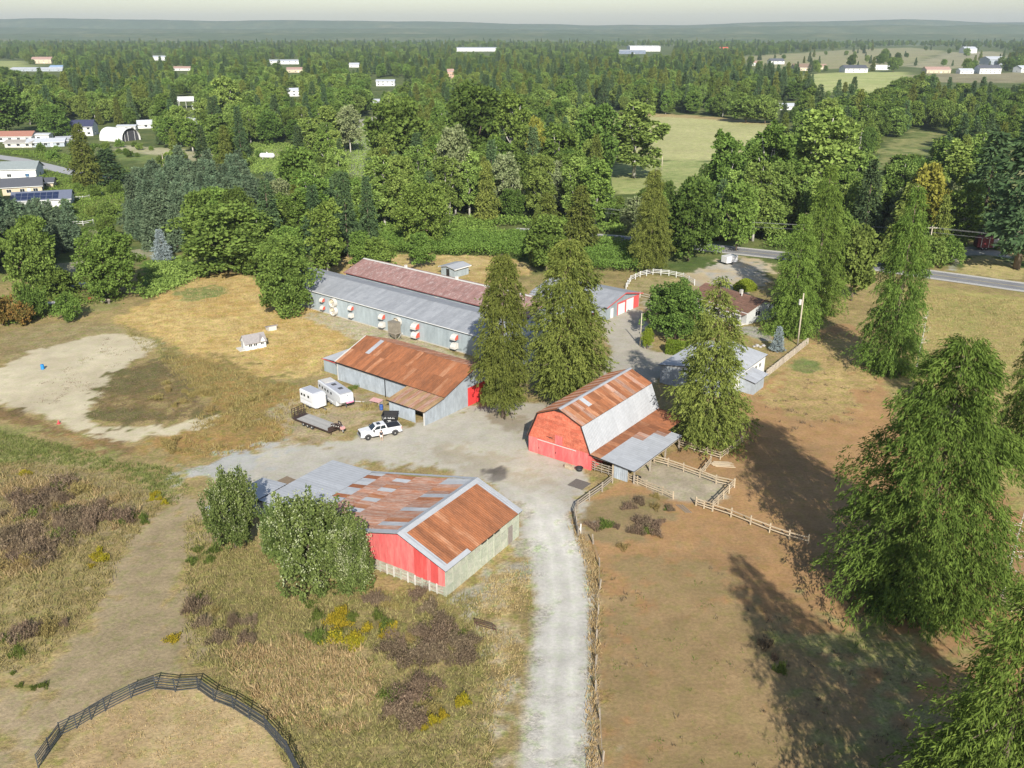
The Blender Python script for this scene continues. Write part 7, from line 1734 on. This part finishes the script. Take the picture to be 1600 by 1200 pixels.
# ------------------------------------------------------------------ grass and weeds
def grass(name, label, poly, dens, h, m, seed, w=.05, blades=6, patch=None, spread=.22, lean=.5):
    P = PX(poly); rng = np.random.default_rng(seed); xs = [p[0] for p in P]; ys = [p[1] for p in P]
    x0, x1, y0, y1 = max(min(xs),-80), min(max(xs),130), max(min(ys),48), max(ys); n = int((x1-x0)*(y1-y0)*dens)
    X = rng.uniform(x0, x1, n); Y = rng.uniform(y0, y1, n); k = inpoly(X, Y, P)
    if patch: k &= fbm(X, Y, patch[0], seed) > patch[1]
    X, Y = X[k], Y[k]; hh = h*rng.uniform(.5,1.4,len(X))*(.6+.8*fbm(X, Y, 4, seed+3))
    X = np.repeat(X, blades); Y = np.repeat(Y, blades); hh = np.repeat(hh, blades)*rng.uniform(.6,1.2,len(X)); n = len(X)
    X = X + rng.normal(0, spread, n); Y = Y + rng.normal(0, spread, n); a = rng.uniform(0, 6.28, n); Z = gzv(X, Y) - .03
    B = np.stack([X, Y, Z], 1); sd = np.stack([np.cos(a), np.sin(a), np.zeros(n)], 1)*w
    tip = B + np.stack([rng.normal(0,lean,n)*hh, rng.normal(0,lean,n)*hh, hh], 1)
    V = np.stack([B-sd, B+sd, tip], 1).reshape(-1,3); F = np.arange(3*n).reshape(-1,3)
    tag(link(name, fast_mesh(name, V, F, m, np.repeat(rng.random(n),3))), label, 'grass', kind='stuff')
    return n
G_STRAW = leaf_mat('straw_grass', (.27,.19,.085), (.46,.36,.19), trans=.15, objvar=0)
G_OLIVE = leaf_mat('olive_grass', (.16,.145,.055), (.33,.28,.12), trans=.15, objvar=0)
G_GRN = leaf_mat('green_grass', (.09,.12,.03), (.2,.22,.07), trans=.2, objvar=0)
G_WEED = leaf_mat('dead_brown_weed', (.095,.070,.050), (.30,.225,.145), trans=.1, objvar=.2)
G_WEEDG = leaf_mat('green_weed', (.07,.105,.02), (.16,.20,.05), trans=.2, objvar=.2)
G_GOLD = leaf_mat('goldenrod_bloom', (.16,.16,.02), (.48,.36,.03), trans=.15, objvar=.1)
G_AMB = leaf_mat('amber_grass', (.20,.155,.055), (.36,.29,.12), trans=.15, objvar=0)
tot = 0
tot += grass('dry_grass', 'olive dry grass of the rough meadow', [(-80,730),(60,722),(200,745),(255,790),(200,850),(160,940),(60,1040),(-80,1070)], 5, .38, G_OLIVE, 1)
tot += grass('dry_grass', 'olive dry grass in front of the patchwork barn', [(290,800),(420,860),(560,920),(740,930),(770,1000),(770,1250),(440,1250),(430,1120),(350,1080),(290,1020)], 6, .42, G_OLIVE, 2)
tot += grass('straw_grass', 'tall pale straw grass near the round pen', [(340,1020),(420,985),(560,1010),(600,1060),(560,1150),(430,1130)], 8, .55, G_STRAW, 3, patch=(4,.38))
tot += grass('straw_grass', 'straw grass between barn and driveway', [(735,920),(822,850),(830,950),(810,1050),(775,1132),(760,1200),(750,1000)], 7, .3, G_STRAW, 4, patch=(5,.47))
tot += grass('straw_grass', 'straw strip along the driveway fence', [(893,800),(904,830),(935,880),(935,1000),(930,1250),(916,1250),(924,960),(915,880),(898,830)], 14, .45, G_STRAW, 5)
tot += grass('dry_grass', 'pale dry stalks among the dead weeds', [(-40,740),(60,735),(140,755),(225,790),(205,830),(110,860),(60,900),(-40,910)], 5, .7, G_STRAW, 21, patch=(3,.47))
tot += grass('amber_grass', 'amber tufts around the trailers', [(240,560),(330,560),(430,600),(500,600),(600,640),(470,650),(450,690),(330,715),(230,700),(330,640)], 3, .5, G_AMB, 6, patch=(4,.46))
tot += grass('green_grass', 'green rough grass left of the track', [(-80,660),(80,690),(180,720),(260,730),(300,765),(270,790),(180,740),(60,722),(-80,735)], 6, .35, G_GRN, 7)
tot += grass('dry_grass', 'golden field grass below the big maple', [(180,500),(300,430),(420,445),(490,485),(560,520),(500,590),(300,560)], 1.6, .3, G_STRAW, 8)
tot += grass('weeds', 'scattered dark weeds on the bare paddock', [(940,880),(1100,880),(1210,960),(1330,1010),(1450,1000),(1500,1250),(940,1250)], .3, .26, G_WEED, 9, blades=9, spread=.15, patch=(7,.43))
tot += grass('weeds', 'scattered green weeds on the bare paddock', [(940,900),(1100,890),(1210,960),(1300,1010),(1300,1250),(940,1250)], .5, .16, G_WEEDG, 10, blades=8, spread=.18, patch=(5,.52))
tot += grass('weeds', 'brown weeds on the upper paddock', [(1180,620),(1280,560),(1370,600),(1330,660),(1230,680)], .12, .4, G_WEED, 11, blades=12, spread=.25)
tot += grass('dry_grass', 'pale grass of the right pasture', [(1440,455),(1600,470),(1700,800),(1540,720),(1430,600)], 2, .3, G_STRAW, 12)
tot += grass('dry_grass', 'thin straw on the round pen ground', [(120,1140),(165,1115),(243,1085),(310,1085),(390,1130),(450,1240),(90,1240)], 4, .15, G_STRAW, 13)
tot += grass('weeds', 'dark weeds creeping over the sand arena', [(195,575),(250,560),(300,600),(330,650),(250,662),(180,664),(140,650),(160,610)], 3, .22, G_WEED, 14, blades=5)
tot += grass('weeds', 'grey-green weeds along the arena edge', [(180,500),(300,560),(400,590),(440,630),(360,640),(300,600),(220,545)], 2.5, .4, G_OLIVE, 15)
tot += grass('weeds', 'sparse weeds dotting the sand arena', [(0,580),(60,550),(150,525),(240,545),(170,610),(150,640),(0,630)], 1.8, .17, G_WEED, 16, blades=6, spread=.3, patch=(2.5,.53))
pass
def clump_mesh(seed, h, r, n, m, w=.06, lean=.35):
    rng = np.random.default_rng(seed); a = rng.uniform(0,6.28,n); rr = r*np.sqrt(rng.random(n))*(.7+.35*np.sin(a*3+seed*2)+.2*np.sin(a*5))
    B = np.stack([np.cos(a)*rr, np.sin(a)*rr, np.full(n,-.05)], 1); hh = h*rng.uniform(.25,1.15,n)*(1-.25*(rr/r)**2)*(.55+.45*np.sin(a*2+seed)*np.sin(a*3+1.3)+.3*rng.random(n))
    tip = B + np.stack([np.cos(a)*lean*hh*rr/r + rng.normal(0,.16,n)*hh, np.sin(a)*lean*hh*rr/r + rng.normal(0,.16,n)*hh, hh], 1)
    V1 = np.stack([B - np.array([w*.6,0,0]), B + np.array([w*.6,0,0]), tip], 1).reshape(-1,3)
    k = 3; ii = np.repeat(np.arange(n), k); s = rng.uniform(.3,1,len(ii))[:,None]; P = B[ii]*(1-s) + tip[ii]*s
    V2, F2 = cards(P, norm(rng.normal(size=P.shape)*.5+np.array([0,0,.9])), rng.uniform(.15,.36,len(P)), np.full(len(P), w), 0, rng)
    V = np.concatenate([V1, V2]); F1 = np.arange(3*n).reshape(-1,3)
    me = fast_mesh('stems', np.concatenate([V2, V1]), F2, m, None)
    # quads for leaf bits, triangles for stems in one mesh
    F4 = [tuple(f) for f in F2]; F3 = [tuple(f + len(V2)) for f in F1]
    me2 = bpy.data.meshes.new('stems'); me2.from_pydata(np.concatenate([V2, V1]).tolist(), [], [tuple(int(i) for i in f) for f in F4+F3]); me2.update(); me2.materials.append(m)
    at = me2.attributes.new('tint', 'FLOAT', 'POINT'); at.data.foreach_set('value', np.concatenate([np.repeat(rng.random(len(P)),4), np.repeat(rng.random(n)*.5,3)]).astype(np.float32))
    bpy.data.meshes.remove(me); return me2
CL = {'dead': [clump_mesh(i, 1.3, 1.5, 420, G_WEED) for i in range(3)], 'green': [clump_mesh(10+i, .9, 1.2, 260, G_WEEDG, .08) for i in range(2)], 'gold': [clump_mesh(20+i, 1.2, 1.3, 300, G_GOLD, .09) for i in range(2)], 'amber': [clump_mesh(30+i, 1.1, 1.2, 300, G_AMB, .06) for i in range(2)]}
cr = random.Random(9)
def area(px, py):
    if px < 280 and py < 920: return 'on the mound left of the dirt track'
    if px < 280: return 'beside the lower end of the dirt track'
    if px < 600 and py < 760: return 'around the trailers and sand arena'
    if px < 780: return 'in the rough meadow below the patchwork barn'
    if py < 900: return 'inside the curve of the barn lean-to fence'
    return 'on the open bare paddock'
LBL = {'dead': ('clump of dead brown weed stalks on the rough ground', 'weed_clump'), 'green': ('low green weed clump on the rough ground', 'weed_clump'), 'gold': ('yellow-flowering goldenrod clump in the rough meadow', 'goldenrod_clump'), 'amber': ('amber dry weed clump beside the trailers and arena', 'weed_clump')}
def clump(kind, px, py, size, hs=1.0):
    p = g(px, py); o = link(LBL[kind][1], cr.choice(CL[kind])); o.location = (p.x, p.y, gz(p.x, p.y)); o.rotation_euler = (0,0,cr.uniform(0,6.28)); o.scale = (size*cr.uniform(.85,1.2), size*cr.uniform(.85,1.2), hs*cr.uniform(.8,1.15))
    lb = {'dead':'clump of dead brown weed stalks','green':'low green weed clump','gold':'yellow-flowering goldenrod clump','amber':'amber dry weed clump'}[kind] + ' ' + area(px, py); tag(o, lb, 'weeds', lb)
def scatter_clumps(kind, poly, n, s0, s1, hs=1.0):
    xs = [p[0] for p in poly]; ys = [p[1] for p in poly]; k = 0; tries = 0
    while k < n and tries < n*30:
        tries += 1; x, y = cr.uniform(min(xs)-14,max(xs)+14), cr.uniform(min(ys)-9,max(ys)+9)
        if inpoly(np.array([x + cr.uniform(-14,14)]), np.array([y + cr.uniform(-9,9)]), poly)[0]:
            clump(kind if (kind != 'dead' or cr.random() > .22) else cr.choice(('amber', 'green')), x, y, cr.uniform(s0*.55, s1), hs*cr.uniform(.6,1.1)); k += 1
scatter_clumps('dead', [(0,770),(60,745),(140,760),(215,790),(205,825),(110,850),(60,890),(0,900)], 52, .9, 1.5, 1.25)
scatter_clumps('dead', [(10,975),(60,965),(105,970),(95,990),(20,1000)], 6, .6, 1.0)
scatter_clumps('dead', [(285,935),(340,930),(345,950),(300,955)], 4, .6, .9); scatter_clumps('dead', [(310,980),(370,970),(430,1000),(380,1015),(320,1010)], 9, .5, .8)
scatter_clumps('dead', [(610,985),(700,965),(745,990),(740,1030),(650,1040),(600,1030)], 26, .8, 1.2); scatter_clumps('dead', [(590,1090),(640,1070),(690,1080),(680,1130),(600,1135)], 17, .8, 1.1)
scatter_clumps('dead', [(915,800),(960,790),(1010,800),(1030,830),(985,860),(940,840)], 12, .6, 1.0, .8); scatter_clumps('dead', [(1000,765),(1060,785),(1055,800),(1010,790)], 7, .5, .7, .9)
scatter_clumps('dead', [(1165,1000),(1200,1010),(1215,1060),(1180,1050)], 3, .4, .7); scatter_clumps('dead', [(600,920),(690,940),(640,960),(560,945)], 7, .5, .8)
scatter_clumps('green', [(0,990),(40,1000),(60,1020),(0,1035)], 5, .5, .8, .8); scatter_clumps('green', [(440,940),(600,960),(600,1030),(480,1010)], 9, .7, 1.1); scatter_clumps('green', [(280,850),(330,840),(340,880),(290,880)], 5, .5, .8)
scatter_clumps('green', [(20,1060),(110,1080),(60,1110)], 4, .3, .5, .5); scatter_clumps('green', [(190,800),(240,800),(230,830),(190,835)], 5, .6, .9)
scatter_clumps('gold', [(500,960),(560,965),(610,985),(590,1010),(520,990)], 13, .5, .9); scatter_clumps('gold', [(140,865),(180,850),(175,880),(145,885)], 5, .5, .8, .8); scatter_clumps('gold', [(215,765),(270,770),(250,785)], 6, .4, .7, .6)
scatter_clumps('gold', [(650,1120),(690,1110),(730,1095),(720,1110),(660,1135)], 5, .4, .7, .8); clump('gold', 270, 1000, .6, .6); clump('gold', 720, 1100, .5, .8); clump('gold', 40, 740, .7, .5)
scatter_clumps('amber', [(225,600),(260,585),(400,620),(410,640),(330,650),(270,640)], 14, .6, 1.0); scatter_clumps('amber', [(230,690),(280,685),(290,705),(240,710)], 5, .5, .9); scatter_clumps('amber', [(380,625),(430,605),(470,600),(460,625)], 7, .5, .8)
scatter_clumps('green', [(490,592),(560,600),(580,620),(500,605)], 5, .5, .8)

# ------------------------------------------------------------------ air
def haze():
    o = MB().box(-9600, 9600, -2400, 9800, -2.0, 190).obj('haze', None); tag(o, 'thin bluish summer haze over the plain', 'haze', kind='stuff')
    m = bpy.data.materials.new('haze_air'); m.use_nodes = True; N, L = m.node_tree.nodes, m.node_tree.links; N.remove(N['Principled BSDF'])
    v = N.new('ShaderNodeVolumePrincipled'); v.inputs['Color'].default_value = (.80,.90,1.0,1); v.inputs['Density'].default_value = .00008; v.inputs['Anisotropy'].default_value = .2
    L.new(v.outputs[0], N['Material Output'].inputs['Volume']); o.data.materials.append(m)
haze()
